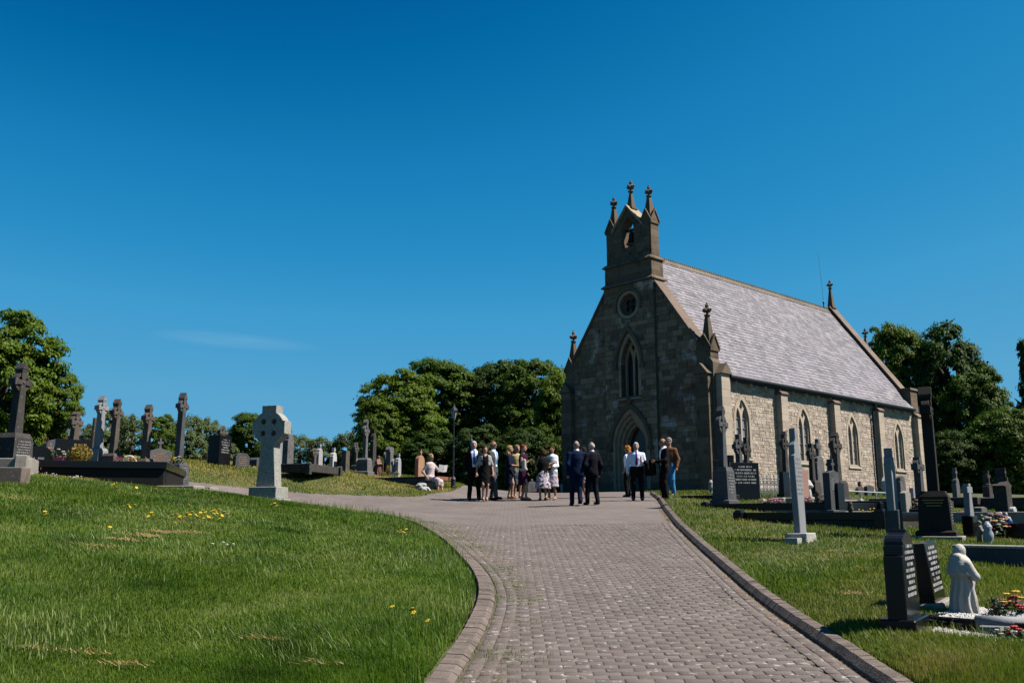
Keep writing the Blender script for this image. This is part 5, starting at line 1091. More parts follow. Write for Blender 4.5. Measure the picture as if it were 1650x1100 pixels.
p = at(446, 752, 29.0); plot('grave_plot', (p.x, p.y), R(-13), 1.1, 2.4, at(460,747,29).z, .25, 'dark kerbed plot right of the granite ringed cross', mk='dark_stone', post=(.16,.05), w_=.14, fill='gravel', group='kerbed plots on the left bank')
for u, vb, vt, y, kind, mk, lb in ((505,765,722,32.5,'c','brown_stone','small brown cross on the left bank'),(513,765,713,33,'s','pale_stone','pale slab with cross top beside the small brown cross'),(536,766,720,33.5,'s','white_marble','bright white slab with small cross on the left bank'),(556,768,726,33.5,'f','brown_stone','brown grey upright slab right of the bright white slab'),(572,770,712,36,'c','blue_limestone','blue grey ringed cross left of the tall pedestal cross'),(577,770,741,35,'c','orange_stone','small tan cross beside the tall pedestal cross'),
    (600,770,690,37,'s','dark_stone','tall dark slab with block top behind the tall pedestal cross'),(616,770,745,36,'f','brown_stone','small brown stone behind the brown figure'),(621,770,727,37,'c','grey_stone','grey cross behind the roof capped slab'),(627,770,720,36,'p','grey_stone','grey slab with roof shaped cap'),(634,770,740,35.5,'c','slab_limestone','small silvery ringed cross in front of dark trees'),(641,770,729,35.5,'s','pale_stone','slim pale slab with cross top in front of dark trees')):
    if kind == 'c': celtic('ringed_cross', u, vb, vt, lb, mk, y=y, rz=RZ_L, ped=.22, pw=.32, sw=.18, cap=(mk != 'slab_limestone'), group=LGF)
    elif kind == 's': headstone('headstone', u, vb, vt, lb, SHOULD(.17,.8), mk, y=y, rz=RZ_L, t=.14, top_cross=(.14,.2), group=LGF)
    elif kind == 'p': headstone('headstone', u, vb, vt, lb, [(.18,0),(.16,.8),(.24,.81),(.24,.9),(.16,1)], mk, y=y, rz=RZ_L, t=.2, group=LGF)
    else: headstone('headstone', u, vb, vt, lb, FLAT(.17), mk, y=y, rz=RZ_L, t=.18, group=LGF)
celtic('ringed_cross', 587, 768, 675, 'tall pale grey pedestal cross left of the seated woman', 'grey_stone', y=34, rz=RZ_L, ped=.30, pw=.52, sw=.22, zc=.70, group=LG)
headstone('headstone', 676, 773, 723, 'orange stone arched shrine headstone behind the seated woman', ROUND(.20,.75), 'orange_stone', y=33.5, rz=R(60), t=.16, base=(.6,.3,.08), top_cross=(.12,.24,True), group=LGF)
# long grey plot wall with terracotta top
p0, p1 = at(556, 768, 33.0), at(690, 772, 31.0); d = Vector((p1.x-p0.x, p1.y-p0.y, 0)); root = empty('plot_wall', (p0.x, p0.y, 0), math.atan2(d.y, d.x), 'long low dark grey plot wall behind the grass bank', 'wall')
zt2 = at(640, 769, 32).z; MB().bbox(0, d.length, 0, .35, zt2-.9, zt2-.05, .01).build('wall', M['blue_limestone'], root); MB().bbox(-.02, d.length+.02, -.03, .4, zt2-.048, zt2, .008).build('coping', M['dark_stone'], root); MB().box(1.6, d.length, .5, 1.6, zt2-.1, zt2+.02).build('tiles', M['terracotta_step'], root)
leafy('golden_shrub', 625, 768, 746, 34.5, .16, 'small golden green conical shrub among the left graves', 'gold_leaf_shrub', 260, sh=.9)
for u, s in ((618,21),(639,22)):
    p = at(u, 767, 34.3); bouquet('flower_bunch', p, 'yellow flowers %s the small conical shrub' % ('left of' if u < 630 else 'right of'), ('yellow','orange'), r_=.1, h=.18, n=14, seed=s, group=FG)
leafy('dwarf_conifer', 1606, 1000, 960, hit(1606, 1000).y, .08, 'small dark potted conifer in the white gravel plot', 'leaf_dark', 420)
# ------------------------------------------------------------------ figures: smooth implicit surfaces turned into one continuous mesh
def seg(a, b, ra, rb, sy=1.0): return ('s', np.array(a, float), np.array(b, float), ra, rb, sy)
def ell(c_, r_): return ('e', np.array(c_, float), np.array(r_, float))
def lof(zs, wx, wy, cx=0.0, cy=0.0): return ('l', np.array(zs, float), np.array(wx, float), np.array(wy, float), cx, cy)
def sdf(P, pc):
    if pc[0] == 's':
        _, a, b, ra, rb, sy = pc; d = b-a; L2 = d @ d; q = P-a; t = np.clip((q @ d)/max(L2, 1e-9), 0, 1); v = q-t[:, None]*d; 
        if sy != 1.0: v = v*np.array([1, sy, 1])
        return np.sqrt((v*v).sum(1))-(ra+(rb-ra)*t)
    if pc[0] == 'e':
        v = (P-pc[1])/pc[2]; k = np.sqrt((v*v).sum(1)); return (k-1)*pc[2].min()
    _, z, wx, wy, cx, cy = pc; zz = P[:, 2]; a = np.interp(zz, z, wx); b = np.interp(zz, z, wy)
    ccx = np.interp(zz, z, cx) if hasattr(cx, '__len__') else cx; ccy = np.interp(zz, z, cy) if hasattr(cy, '__len__') else cy
    k = np.sqrt(((P[:, 0]-ccx)/a)**2+((P[:, 1]-ccy)/b)**2); d = (k-1)*np.minimum(a, b); return np.maximum(d, np.maximum(z[0]-zz, zz-z[-1]))
def bounds(pc):
    if pc[0] == 's': m = max(pc[3], pc[4])/min(1, pc[5]); return np.minimum(pc[1], pc[2])-m, np.maximum(pc[1], pc[2])+m
    if pc[0] == 'e': return pc[1]-pc[2], pc[1]+pc[2]
    cx, cy = np.atleast_1d(pc[4]), np.atleast_1d(pc[5]); return np.array([cx.min()-pc[2].max(), cy.min()-pc[3].max(), pc[1][0]]), np.array([cx.max()+pc[2].max(), cy.max()+pc[3].max(), pc[1][-1]])
def field(P, pieces, k=.025):
    D = None
    for pc in pieces:
        lo, hi = bounds(pc); m = ((P > lo-.12) & (P < hi+.12)).all(1); d = np.full(len(P), .12); d[m] = sdf(P[m], pc)
        if D is None: D = d
        else: h = np.clip(.5+.5*(D-d)/k, 0, 1); D = D*(1-h)+d*h-k*h*(1-h)
    return D
def nets(f, lo, hi, h):
    ax = [np.arange(lo[i]-2*h, hi[i]+3*h, h) for i in range(3)]; n = [len(a) for a in ax]; X = np.stack(np.meshgrid(*ax, indexing='ij'), -1)
    D = f(X.reshape(-1, 3)).reshape(n); S = D < 0; C = [S[i:n[0]-1+i, j:n[1]-1+j, k:n[2]-1+k] for i in (0, 1) for j in (0, 1) for k in (0, 1)]
    cnt = sum(c_.astype(int) for c_ in C); act = np.argwhere((cnt > 0) & (cnt < 8)); idm = -np.ones(cnt.shape, int); idm[tuple(act.T)] = np.arange(len(act))
    acc = np.zeros((len(act), 3)); num = np.zeros(len(act)); co = [np.array(c_) for c_ in ((0,0,0),(1,0,0),(0,1,0),(1,1,0),(0,0,1),(1,0,1),(0,1,1),(1,1,1))]
    for i in range(8):
        for j in range(i+1, 8):
            if np.abs(co[i]-co[j]).sum() != 1: continue
            a, b = act+co[i], act+co[j]; da, db = D[tuple(a.T)], D[tuple(b.T)]; m = (da < 0) != (db < 0); t = np.where(m, da/np.where(m, da-db, 1), 0)
            acc += np.where(m[:, None], a+(b-a)*t[:, None], 0); num += m
    V = acc/np.maximum(num, 1)[:, None]*h+np.array([a[0] for a in ax]); F = []
    for axn in range(3):
        o = [0, 1, 2]; o.remove(axn); sl0 = [slice(None)]*3; sl1 = [slice(None)]*3; sl0[axn] = slice(0, -1); sl1[axn] = slice(1, None)
        A, B = S[tuple(sl0)], S[tuple(sl1)]
        for neg in (0, 1):
            E_ = np.argwhere(A & ~B if not neg else B & ~A); E_ = E_[(E_[:, o[0]] > 0) & (E_[:, o[1]] > 0)]
            if not len(E_): continue
            q = []
            for d0, d1 in ((-1,-1),(0,-1),(0,0),(-1,0)): e_ = E_.copy(); e_[:, o[0]] += d0; e_[:, o[1]] += d1; q.append(idm[tuple(e_.T)])
            q = np.stack(q, 1)
            if (neg == 0) == (axn == 1): q = q[:, ::-1]
            F.append(q)
    F = np.concatenate(F); return V, F[(F >= 0).all(1)]
def skin(name, pieces, mt, parent, h=.018, k=.025, off=0.0, clip=None, noise=0.0, nf=25.0, extra=None, seed=0.0):
    b = [bounds(p_) for p_ in pieces]; lo = np.min([x[0] for x in b], 0); hi = np.max([x[1] for x in b], 0)
    def f(P):
        D = field(P, pieces, k)-off
        if noise: D = D+noise*(np.sin(P[:, 0]*nf+seed+2*np.sin(P[:, 2]*nf*.6))*np.sin(P[:, 2]*nf*.45+P[:, 1]*nf+seed))
        if clip is not None: D = np.maximum(D, clip(P))
        return D
    V, F = nets(f, lo-max(off, 0), hi+max(off, 0), h); me = np_mesh(name, V, F, None, smooth=True)
    for m_ in (mt if isinstance(mt, (list, tuple)) else [mt]): me.materials.append(m_)
    if extra is not None:
        bm = bmesh.new(); bm.from_mesh(me); tmp = bpy.data.meshes.new('t'); tmp.from_pydata(extra.v, [], extra.f); n0 = len(bm.faces); bm.from_mesh(tmp); bm.faces.ensure_lookup_table()
        for i, mi in enumerate(extra.m): bm.faces[n0+i].material_index = mi; bm.faces[n0+i].smooth = True
        bm.to_mesh(me); bm.free(); bpy.data.meshes.remove(tmp)
    return link(name, me, parent)
AL = .46
def cm(k, *c, **kw): kw.setdefault('rough', .85); kw.setdefault('alb', AL); kw.setdefault('spec', .06); defm(k, *c, **kw)
cm('skin_fair', (.50,.30,.22), (.56,.35,.26), scale=6, rough=.5); cm('skin_tan', (.40,.22,.145), (.46,.27,.18), scale=6, rough=.5); cm('face_dark', (.05,.03,.025)); cm('lips', (.38,.12,.10))
cm('hair_white', (.42,.42,.42), (.60,.60,.60), scale=40); cm('hair_grey', (.18,.17,.165), (.36,.35,.34), scale=40); cm('hair_brown', (.045,.022,.012), (.10,.05,.025), scale=40); cm('hair_dark', (.018,.012,.009), (.04,.025,.018), scale=40)
cm('hair_blond', (.34,.20,.07), (.58,.38,.16), scale=40); cm('hair_red', (.16,.04,.012), (.28,.08,.02), scale=40); cm('hair_ginger', (.40,.14,.025), (.58,.24,.05), scale=40); cm('hair_light', (.25,.15,.08), (.42,.27,.15), scale=40)
cm('suit_brown', (.011,.007,.007), (.017,.011,.011), scale=8); cm('suit_grey', (.075,.085,.10), (.11,.12,.135), scale=30); cm('suit_blue', (.002,.011,.040), (.004,.018,.060), scale=5); cm('suit_navy', (.006,.006,.013), (.010,.009,.018), scale=5); cm('black_cloth', (.007,.007,.008), (.012,.012,.013), scale=6)
cm('white_cloth', (.74,.75,.78), (.80,.81,.84), scale=5, alb=.75); cm('blue_shirt', (.55,.62,.78), (.62,.69,.84), scale=5, alb=.7); cm('grey_knit', (.36,.36,.35), (.44,.44,.43), scale=20); cm('tie_blue', (.025,.10,.30), (.04,.14,.38), scale=20); cm('tie_teal', (.03,.20,.36), (.05,.27,.46), scale=30); cm('tie_purple', (.10,.015,.14), (.16,.03,.2), scale=20)
cm('navy_dress', (.008,.010,.028), (.014,.018,.045), scale=6); cm('purple_dress', (.035,.008,.03), (.055,.012,.045), scale=6); cm('yellow_cloth', (.46,.36,.12), (.60,.54,.34), scale=12); cm('floral_green', (.06,.16,.14), (.05,.09,.25), (.45,.45,.16), scale=14, contrast=2.2)
cm('floral_bw', (.012,.012,.014), (.012,.012,.014), (.68,.64,.70), (.70,.66,.72), (.46,.34,.55), scale=11, contrast=2.6); cm('pastel', (.72,.66,.68), (.30,.50,.62), (.62,.38,.42), (.74,.72,.72), scale=7, contrast=1.8); cm('floral_pink', (.60,.50,.52), (.70,.60,.60), (.36,.28,.34), scale=16, contrast=2.0)
cm('jeans', (.04,.22,.48), (.09,.33,.62), scale=9); cm('leather_brown', (.15,.062,.03), (.21,.095,.05), scale=8, rough=.6); cm('shoe_black', (.008,.008,.008), rough=.35); cm('shoe_nude', (.50,.36,.30), rough=.4); cm('shoe_grey', (.20,.16,.17), rough=.5); cm('shoe_tan', (.30,.14,.06), rough=.5); cm('bag_white', (.62,.60,.55), rough=.5); cm('bag_tan', (.45,.33,.24), rough=.5); cm('paper', (.70,.70,.70), (.60,.62,.64), scale=10); cm('book_red', (.35,.03,.03)); cm('glass_dark', (.006,.006,.007), rough=.1, spec=.6)
def ik(S, Hd, l1, l2, pole):
    S, Hd = np.array(S, float), np.array(Hd, float); d = Hd-S; L_ = np.linalg.norm(d); L_ = min(max(L_, .08), (l1+l2)*.995); d = d/np.linalg.norm(d); Hd = S+d*L_
    a = (l1*l1-l2*l2+L_*L_)/(2*L_); hh = math.sqrt(max(l1*l1-a*a, 0)); p_ = np.array(pole, float); p_ = p_-d*(p_ @ d); p_ /= np.linalg.norm(p_)+1e-9
    return S+d*a+p_*hh, Hd
def person(u, vf, vh, face, label, top=('jacket','suit_navy'), low=('trousers','suit_navy'), shirt=None, tie=None, hair=('short','hair_grey'), skn='skin_fair', shoes='shoe_black', fem=False, hands=None, feet=None, y=None, head=0.0, nod=0.0, build=1.0, shades=False, sit=None, group=None, sleeve=None, heel=False, lean=0.0, open_=.05):
    if y is None:
        ys_ = np.arange(18, 40, .02); d = ray(u, vf); X = d[0]/d[1]*ys_; Z = ZC+d[2]/d[1]*ys_; i = np.nonzero(Z <= G(X, ys_))[0]; i = i[0] if len(i) else 0; p = Vector((X[i], ys_[i], float(G(X[i], ys_[i]))))
    else: q = at(u, vf, y); p = Vector((q.x, y, q.z if sit else float(G(q.x, y))))
    H = at(u, vh, p.y).z-p.z; s = (H/1.75) if not sit else sit[0]
    root = empty('person', p, R(180-face), label, 'person', group); root.scale = (s, s, s)
    b = build; sh = (.158 if fem else .185)*b; hip = .088*b
    # joints (metres for a 1.75 m figure)
    if sit: hz = sit[1]; tz = hz-.93
    else: hz, tz = .93, 0.0
    ft = feet or [(-.10,-.02,.09),(.10,0.0,.09)]
    hipj = [np.array((sx*hip, 0, hz)) for sx in (-1, 1)]; knee = []; ank = []
    for i in range(2):
        kn, an_ = ik(hipj[i], ft[i], .43, .42, (0, -1, .15) if not sit else (0, -.6, 1)); knee.append(kn); ank.append(an_)
    shj = [np.array((sx*(sh-.015), .01, 1.385+tz)) for sx in (-1, 1)]
    hd = hands or [(-sh-.09,-.02,.82),(sh+.09,-.02,.82)]; elb = []; wr = []
    for i, sx in enumerate((-1, 1)):
        t_ = np.array(hd[i], float)+np.array((0, 0, tz)); e_, w_ = ik(shj[i], t_, .30, .27, (sx*.55, 1, -.3)); elb.append(e_); wr.append(w_)
    ca, sa = math.cos(R(head)), math.sin(R(head)); HC = np.array((0, -.015-nod*.10, 1.635+tz-nod*.02))
    def hp(x, y_, z): return HC+np.array((x*ca-y_*sa, x*sa+y_*ca, z-y_*nod*-.6))
    # body: one continuous mesh with fingers
    body = [lof([.82+tz,.93+tz,1.02+tz,1.10+tz,1.26+tz,1.40+tz,1.46+tz], np.array([.14,.165,.145,.135,.155,.15,.07])*b, np.array([.09,.105,.095,.09,.105,.085,.05])*b), seg((0,.01,1.42+tz),HC-np.array((0,-.01,.06)),.058,.052)]
    body += [('e', HC, np.array((.076,.096,.116))), ('e', hp(0,-.025,-.062), np.array((.056,.066,.055))), seg(hp(0,-.090,.012), hp(0,-.112,-.022), .010, .015), ('e', hp(-.078,.005,-.005), np.array((.013,.022,.032))), ('e', hp(.078,.005,-.005), np.array((.013,.022,.032)))]
    ex = MB()
    for i, sx in enumerate((-1, 1)):
        body += [seg(hipj[i],knee[i],.082*b,.055),seg(knee[i],ank[i],.054,.036),seg(ank[i],ank[i]+np.array((0,-.13,-.05)),.036,.026),seg(shj[i],elb[i],.048*b,.037),seg(elb[i],wr[i],.037,.026)]
        dv = wr[i]-elb[i]; dv /= np.linalg.norm(dv); sd_ = np.cross(dv, (0, 1, 0)); sd_ /= np.linalg.norm(sd_)+1e-9; up_ = np.cross(sd_, dv); pm = wr[i]+dv*.055; body.append(seg(wr[i]+dv*.01, pm, .026, .034))
        for k, (o_, l_) in enumerate(((-.027,.060),(-.010,.072),(.008,.068),(.025,.054))):
            a0 = pm+sd_*o_; ex.tube([a0, a0+dv*l_*.5, a0+dv*l_*.85-up_*.02*1, a0+dv*l_*.95-up_*.045], [.010,.009,.008,.006], 6)
        ex.tube([wr[i]+dv*.02+sd_*.02*-sx, wr[i]+dv*.05-sx*sd_*.045-up_*.012, wr[i]+dv*.085-sx*sd_*.048-up_*.03], [.012,.010,.008], 6)
    ex.cm = 1
    for sx in (-1, 1): c_ = hp(sx*.031,-.086,.012); ex.blob(c_, .013, .008, .007, 8, 4); c_ = hp(sx*.031,-.088,.030); ex.blob(c_, .019, .006, .004, 6, 3)
    ex.cm = 2; ex.blob(hp(0,-.088,-.058), .024, .008, .007, 8, 4)
    skin('body', body, [M[skn], M['face_dark'], M['lips']], root, .0165, .022, extra=ex)
    armsp = lambda r0, r1, r2, cut=1.0: sum([[seg(shj[i],elb[i],r0,r1)]+([seg(elb[i],wr[i] if cut >= 1 else elb[i]+(wr[i]-elb[i])*max(cut,.02),r1,r2)] if cut > 0 else []) for i in (0, 1)], [])
    tors = lambda o_, zb, hem=None: lof(np.array([zb,.93,1.02,1.10,1.26,1.40,1.455,1.47])+np.array([0]+[tz]*7), np.array([hem or .165,.17,.152,.15,.172,.172,.11,.075])*b+o_, np.array([(hem or .12)*.75,.115,.11,.11,.125,.105,.075,.06])*b+o_)
    trunk_ = None; sl_ = 1.0 if sleeve is None else sleeve
    tk, tm = top
    if tk == 'jacket': trunk_ = [tors(.014, .80+tz)]; skin('jacket', trunk_+armsp(.066*b,.056,.047), M[tm], root, .019, .055, noise=.004, seed=u)
    elif tk == 'shirt': trunk_ = [tors(.008, .93+tz)]; skin('shirt', trunk_+armsp(.062*b,.052,.042,sl_), M[tm], root, .019, .055, noise=.004, seed=u)
    elif tk == 'top': trunk_ = [tors(.010, .86+tz)]; skin('top', trunk_+(armsp(.060*b,.052,.050,sl_) if sl_ >= 0 else [seg(shj[0],shj[0]+(elb[0]-shj[0])*.1,.055,.05),seg(shj[1],shj[1]+(elb[1]-shj[1])*.1,.055,.05)]), M[tm], root, .019, .03, noise=.003, seed=u)
    if tk in ('jacket',) and shirt:
        V_ = lambda P, w0=open_: np.maximum(np.abs(P[:, 0])-(w0+.055*np.clip((P[:, 2]-1.12-tz)/.32, 0, 1)-.02), np.maximum(P[:, 1]+.0, np.maximum(.98+tz-P[:, 2], P[:, 2]-1.50-tz)))
        skin('shirt', trunk_+[seg((0,.0,1.44+tz),(0,-.008,1.51+tz),.066,.062)], M[shirt], root, .013, .02, off=.008, clip=lambda P: np.minimum(V_(P), np.maximum(np.abs(P[:, 2]-1.50-tz)-.02, np.sqrt(P[:, 0]**2+(P[:, 1]+.004)**2)-.075)))
    elif tk == 'shirt': skin('collar', [seg((0,.0,1.45+tz),(0,-.008,1.505+tz),.070,.062)], M[tm], root, .013)
    if tie: skin('tie', trunk_+[ell((0,-.075,1.465+tz),(.022,.02,.022))], M[tie], root, .010, .015, off=.016, clip=lambda P: np.maximum(np.abs(P[:, 0])-(.018+.022*np.clip((1.42+tz-P[:, 2])/.3, 0, 1)), np.maximum(P[:, 1], np.maximum(1.06+tz-P[:, 2], P[:, 2]-1.48-tz))))
    lk, lm = low[0], low[1]
    if lk == 'trousers':
        tr = [lof([.80+tz,.90+tz,1.03+tz], np.array([.15,.17,.155])*b+.01, np.array([.11,.12,.112])*b+.01)]
        for i in (0, 1): tr += [seg(hipj[i],knee[i],.098*b,.076),seg(knee[i],ank[i]+np.array((0,.005,-.015)),.074,.064)]
        skin('trousers', tr, M[lm], root, .02, .03, noise=.006, nf=18, seed=u+3)
    elif lk == 'skirt':
        hem, fl = low[2], low[3]
        if not sit: skin('skirt', [lof([hem,hem+.12,.75,.90,1.02], np.array([fl,fl*.95,.19,.18,.15])*b, np.array([fl*.8,fl*.78,.15,.13,.115])*b)], M[lm], root, .018, .03, noise=.008, nf=34, seed=u)
        else:
            sk = [lof([.86+tz,.93+tz,1.03+tz], np.array([.18,.18,.15]), np.array([.14,.13,.11]))]
            for i in (0, 1): sk += [seg(hipj[i],knee[i],.105,.085),seg(knee[i],knee[i]+(ank[i]-knee[i])*.3,.085,.075)]
            skin('skirt', sk, M[lm], root, .018, .05, noise=.005, seed=u)
    for i in (0, 1):
        a = ank[i]; sh_ = MB()
        if fem: pcs = [seg(a+np.array((0,.02,-.055)),a+np.array((0,-.15,-.065)),.036,.030,1.0)]; cl = lambda P, a=a: P[:, 2]-(a[2]-.035)+np.clip((a[1]-.02-P[:, 1]), 0, .1)*-.0
        else: pcs = [seg(a+np.array((0,.03,-.045)),a+np.array((0,-.17,-.055)),.048,.042)]; cl = lambda P, a=a: np.maximum(P[:, 2]-(a[2]+.01), (a[2]-.09)-P[:, 2])
        skin('shoe', pcs, M[shoes], root, .015, clip=cl)
    hk, hm = hair
    HP = lambda P: (P-HC) @ np.array(((ca, -sa, 0), (sa, ca, 0), (0, 0, 1.0)))
    if hk == 'short': skin('hair', [('e', HC+np.array((0,.012,.028)), np.array((.088,.104,.106)))], M[hm], root, .012, clip=lambda P: np.maximum(-(HP(P)[:, 2]+.045), np.minimum(-(HP(P)[:, 1]+.055), .062-HP(P)[:, 2])), noise=.004, nf=60)
    elif hk == 'fringe': skin('hair', [('e', HC+np.array((0,.012,.0)), np.array((.085,.104,.10)))], M[hm], root, .012, clip=lambda P: np.maximum(np.abs(HP(P)[:, 2]-.005)-.048, -(HP(P)[:, 1]+.01)), noise=.003, nf=60)
    elif hk == 'bob': skin('hair', [('e', HC+np.array((0,.018,.022)), np.array((.100,.112,.115))), ('e', hp(0,.045,-.05), np.array((.098,.085,.10)))], M[hm], root, .013, clip=lambda P: np.maximum(-(HP(P)[:, 1]+.052)*1.0*np.where(HP(P)[:, 2] > .055, -1, 1), -1.0) if False else np.minimum(-(HP(P)[:, 1]+.045), .060-HP(P)[:, 2]), noise=.006, nf=45)
    elif hk == 'long': skin('hair', [('e', HC+np.array((0,.018,.024)), np.array((.102,.114,.116))), ('e', hp(0,.055,-.07), np.array((.112,.080,.13))), ('e', hp(0,.060,-.15), np.array((.110,.070,.12)))], M[hm], root, .013, clip=lambda P: np.minimum(-(HP(P)[:, 1]+.042), .060-HP(P)[:, 2]), noise=.008, nf=42)
    if shades: 
        mb = MB()
        for sx in (-1, 1): mb.blob(hp(sx*.032,-.095,.012), .027, .010, .019, 10, 5); mb.tube([hp(sx*.058,-.085,.018), hp(sx*.085,-.01,.018)], .004, 5)
        mb.tube([hp(-.01,-.10,.018), hp(.01,-.10,.018)], .004, 5); mb.build('sunglasses', M['glass_dark'], root)
    root['wr'] = [float(q) for w_ in wr for q in w_]
    return root, wr, elb
def held(parent, name, pieces, mk, h=.014, **kw): return skin(name, pieces, M[mk], parent, h, **kw)
PG = 'wedding guests outside the church'
def thing_at(root, name, label, cat, pieces, mk, h=.014, **kw):      # an object held by someone: a thing of its own
    e = empty(name, root.location, root.rotation_euler[2], label, cat); e.scale = root.scale; skin('body', pieces, M[mk], e, h, **kw); return e
P1, w1, _ = person(763, 806, 711, 172, 'white haired man in dark brown suit and blue tie standing with hand in pocket', ('jacket','suit_brown'), ('trousers','suit_brown'), 'blue_shirt', 'tie_blue', ('short','hair_white'), hands=[(-.24,-.02,.86),(.22,-.06,.90)], feet=[(-.13,0,.09),(.16,-.04,.09)], build=1.02, group=PG, open_=.075)
P2, w2, e2 = person(781, 807, 718, 170, 'woman in black dress and pale grey shrug with bare legs', ('top','black_cloth'), ('skirt','black_cloth',.47,.20), hair=('bob','hair_brown'), fem=True, shoes='shoe_nude', hands=[(-.27,-.04,.86),(.26,-.04,.86)], feet=[(-.05,-.03,.10),(.06,0,.10)], sleeve=-1, group=PG)
sj = [np.array((sx*.143, .01, 1.385)) for sx in (-1, 1)]
skin('shrug', [lof([1.10,1.26,1.40,1.455,1.475], [.162,.184,.182,.12,.085], [.122,.137,.117,.085,.07]), seg(sj[0], e2[0]*.9+sj[0]*.1, .066, .060), seg(sj[1], e2[1]*.9+sj[1]*.1, .066, .060)], M['grey_knit'], P2, .016, .05, clip=lambda P: np.maximum(1.12-P[:, 2], np.minimum(.085-np.abs(P[:, 0]), -P[:, 1])), noise=.003)
skin('chest', [lof([1.33,1.40,1.46,1.48], [.10,.11,.09,.07], [.128,.115,.09,.07])], M['skin_fair'], P2, .016, clip=lambda P: P[:, 1])
P3, w3, _ = person(794, 805, 711, 118, 'bearded man in grey suit and sunglasses facing right', ('jacket','suit_grey'), ('trousers','suit_grey'), 'blue_shirt', 'tie_teal', ('fringe','hair_grey'), 'skin_tan', hands=[(-.20,-.10,.84),(.22,-.02,.84)], feet=[(-.08,-.16,.09),(.10,.10,.09)], shades=True, group=PG, open_=.07)
skin('beard', [ell((0,-.050,1.565),(.052,.062,.045))], M['hair_grey'], P3, .011, clip=lambda P: P[:, 2]-1.585)
P4, w4, _ = person(821, 804, 718, 100, 'blond woman in navy dress seen from the side', ('top','navy_dress'), ('skirt','navy_dress',.46,.19), hair=('long','hair_blond'), fem=True, shoes='shoe_nude', hands=[(-.12,-.30,1.08),(.14,-.28,1.05)], feet=[(-.05,-.08,.10),(.06,.05,.10)], sleeve=.1, group=PG)
P5, w5, _ = person(833, 803, 717, 150, 'fair haired woman in yellow top and patterned green skirt behind two others', ('top','yellow_cloth'), ('skirt','floral_green',.44,.20), hair=('bob','hair_light'), fem=True, shoes='f_yellow', sleeve=.3, y=28.8, group=PG)
P6, w6, _ = person(843, 806, 716, 105, 'woman with short red hair in dark purple dress carrying a white bag', ('top','purple_dress'), ('skirt','purple_dress',.48,.185), hair=('short','hair_red'), fem=True, shoes='shoe_grey', hands=[(-.10,-.22,1.22),(.22,-.06,.88)], feet=[(-.05,-.10,.10),(.06,.06,.10)], sleeve=-1, build=1.08, group=PG)
thing_at(P6, 'handbag', 'large white handbag under the arm of the red haired woman', 'handbag', [('s', np.array((-.25,-.10,1.00)), np.array((-.25,-.10,1.24)), .05, .04, .7), ('s', np.array((-.25,-.17,.95)), np.array((-.25,.02,.95)), .04, .04, 1.0)], 'bag_white', .014)
P7, w7, _ = person(875, 806, 723, 345, 'woman in black top and black and white floral skirt seen from behind', ('top','black_cloth'), ('skirt','floral_bw',.40,.24), hair=('bob','hair_brown'), fem=True, shoes='shoe_black', hands=[(-.16,-.26,1.04),(.30,-.18,1.02)], feet=[(-.10,0,.10),(.10,.03,.10)], sleeve=1.0, build=1.18, group=PG)
P8, w8, _ = person(890, 805, 718, 205, 'woman in white wide sleeved top and pastel dress holding a tan clutch', ('top','white_cloth'), ('skirt','pastel',.42,.22), hair=('short','hair_brown'), skn='skin_tan', fem=True, shoes='shoe_nude', hands=[(-.02,-.25,1.03),(.06,-.24,1.05)], feet=[(-.09,-.03,.10),(.10,.04,.10)], sleeve=.55, group=PG)
thing_at(P8, 'clutch_bag', 'small tan clutch bag held by the woman in white', 'handbag', [('s', np.array((.02,-.29,1.12)), np.array((.16,-.22,1.18)), .045, .045, 1.6)], 'bag_tan')
P9, w9, _ = person(930, 814, 710, 352, 'bald man in bright blue suit walking away', ('jacket','suit_blue'), ('trousers','suit_blue'), 'white_cloth', None, ('fringe','hair_grey'), hands=[(-.27,-.06,.86),(.24,.0,.84)], feet=[(-.06,.16,.13),(.12,-.12,.09)], build=1.16, group=PG)
P10, w10, _ = person(955, 813, 712, 338, 'grey haired man in dark navy suit walking away beside the blue suit', ('jacket','suit_navy'), ('trousers','suit_navy'), 'blue_shirt', None, ('fringe','hair_white'), hands=[(-.24,-.04,.86),(.20,-.10,.88)], feet=[(-.10,.12,.10),(.12,-.10,.09)], head=0, build=1.02, group=PG)
P11, w11, _ = person(941, 803, 720, 250, 'dark haired woman almost hidden behind the blue suited man', ('top','white_cloth'), ('skirt','floral_pink',.48,.20), hair=('bob','hair_dark'), fem=True, shoes='shoe_nude', sleeve=.2, y=28.6, group=PG)
P12, w12, _ = person(1013, 803, 718, 300, 'woman with long ginger hair in white top and black trousers by the door', ('top','white_cloth'), ('trousers','black_cloth'), hair=('long','hair_ginger'), fem=True, shoes='shoe_black', hands=[(-.27,.02,.86),(.22,-.05,.88)], sleeve=.1, y=29.0, group=PG)
P13, w13, _ = person(1027, 806, 713, 184, 'white haired man in shirt sleeves and purple tie by the church door', ('shirt','blue_shirt'), ('trousers','black_cloth'), None, 'tie_purple', ('short','hair_white'), hands=[(-.28,-.04,.84),(.15,-.22,1.16)], feet=[(-.12,-.02,.09),(.15,.02,.09)], build=1.16, group=PG)
thing_at(P13, 'folded_jacket', 'black jacket folded over the arm of the man in shirt sleeves', 'jacket', [('s', np.array((.30,-.10,1.14)), np.array((.34,-.05,.82)), .07, .10, 1.0), ('s', np.array((.24,-.18,1.14)), np.array((.42,.02,1.0)), .06, .06, 1.0)], 'black_cloth', .018, noise=.008)
thing_at(P13, 'red_book', 'small red book held by the man in shirt sleeves', 'book', [('s', np.array((.12,-.27,1.18)), np.array((.12,-.27,1.30)), .026, .026, 1.5)], 'book_red')
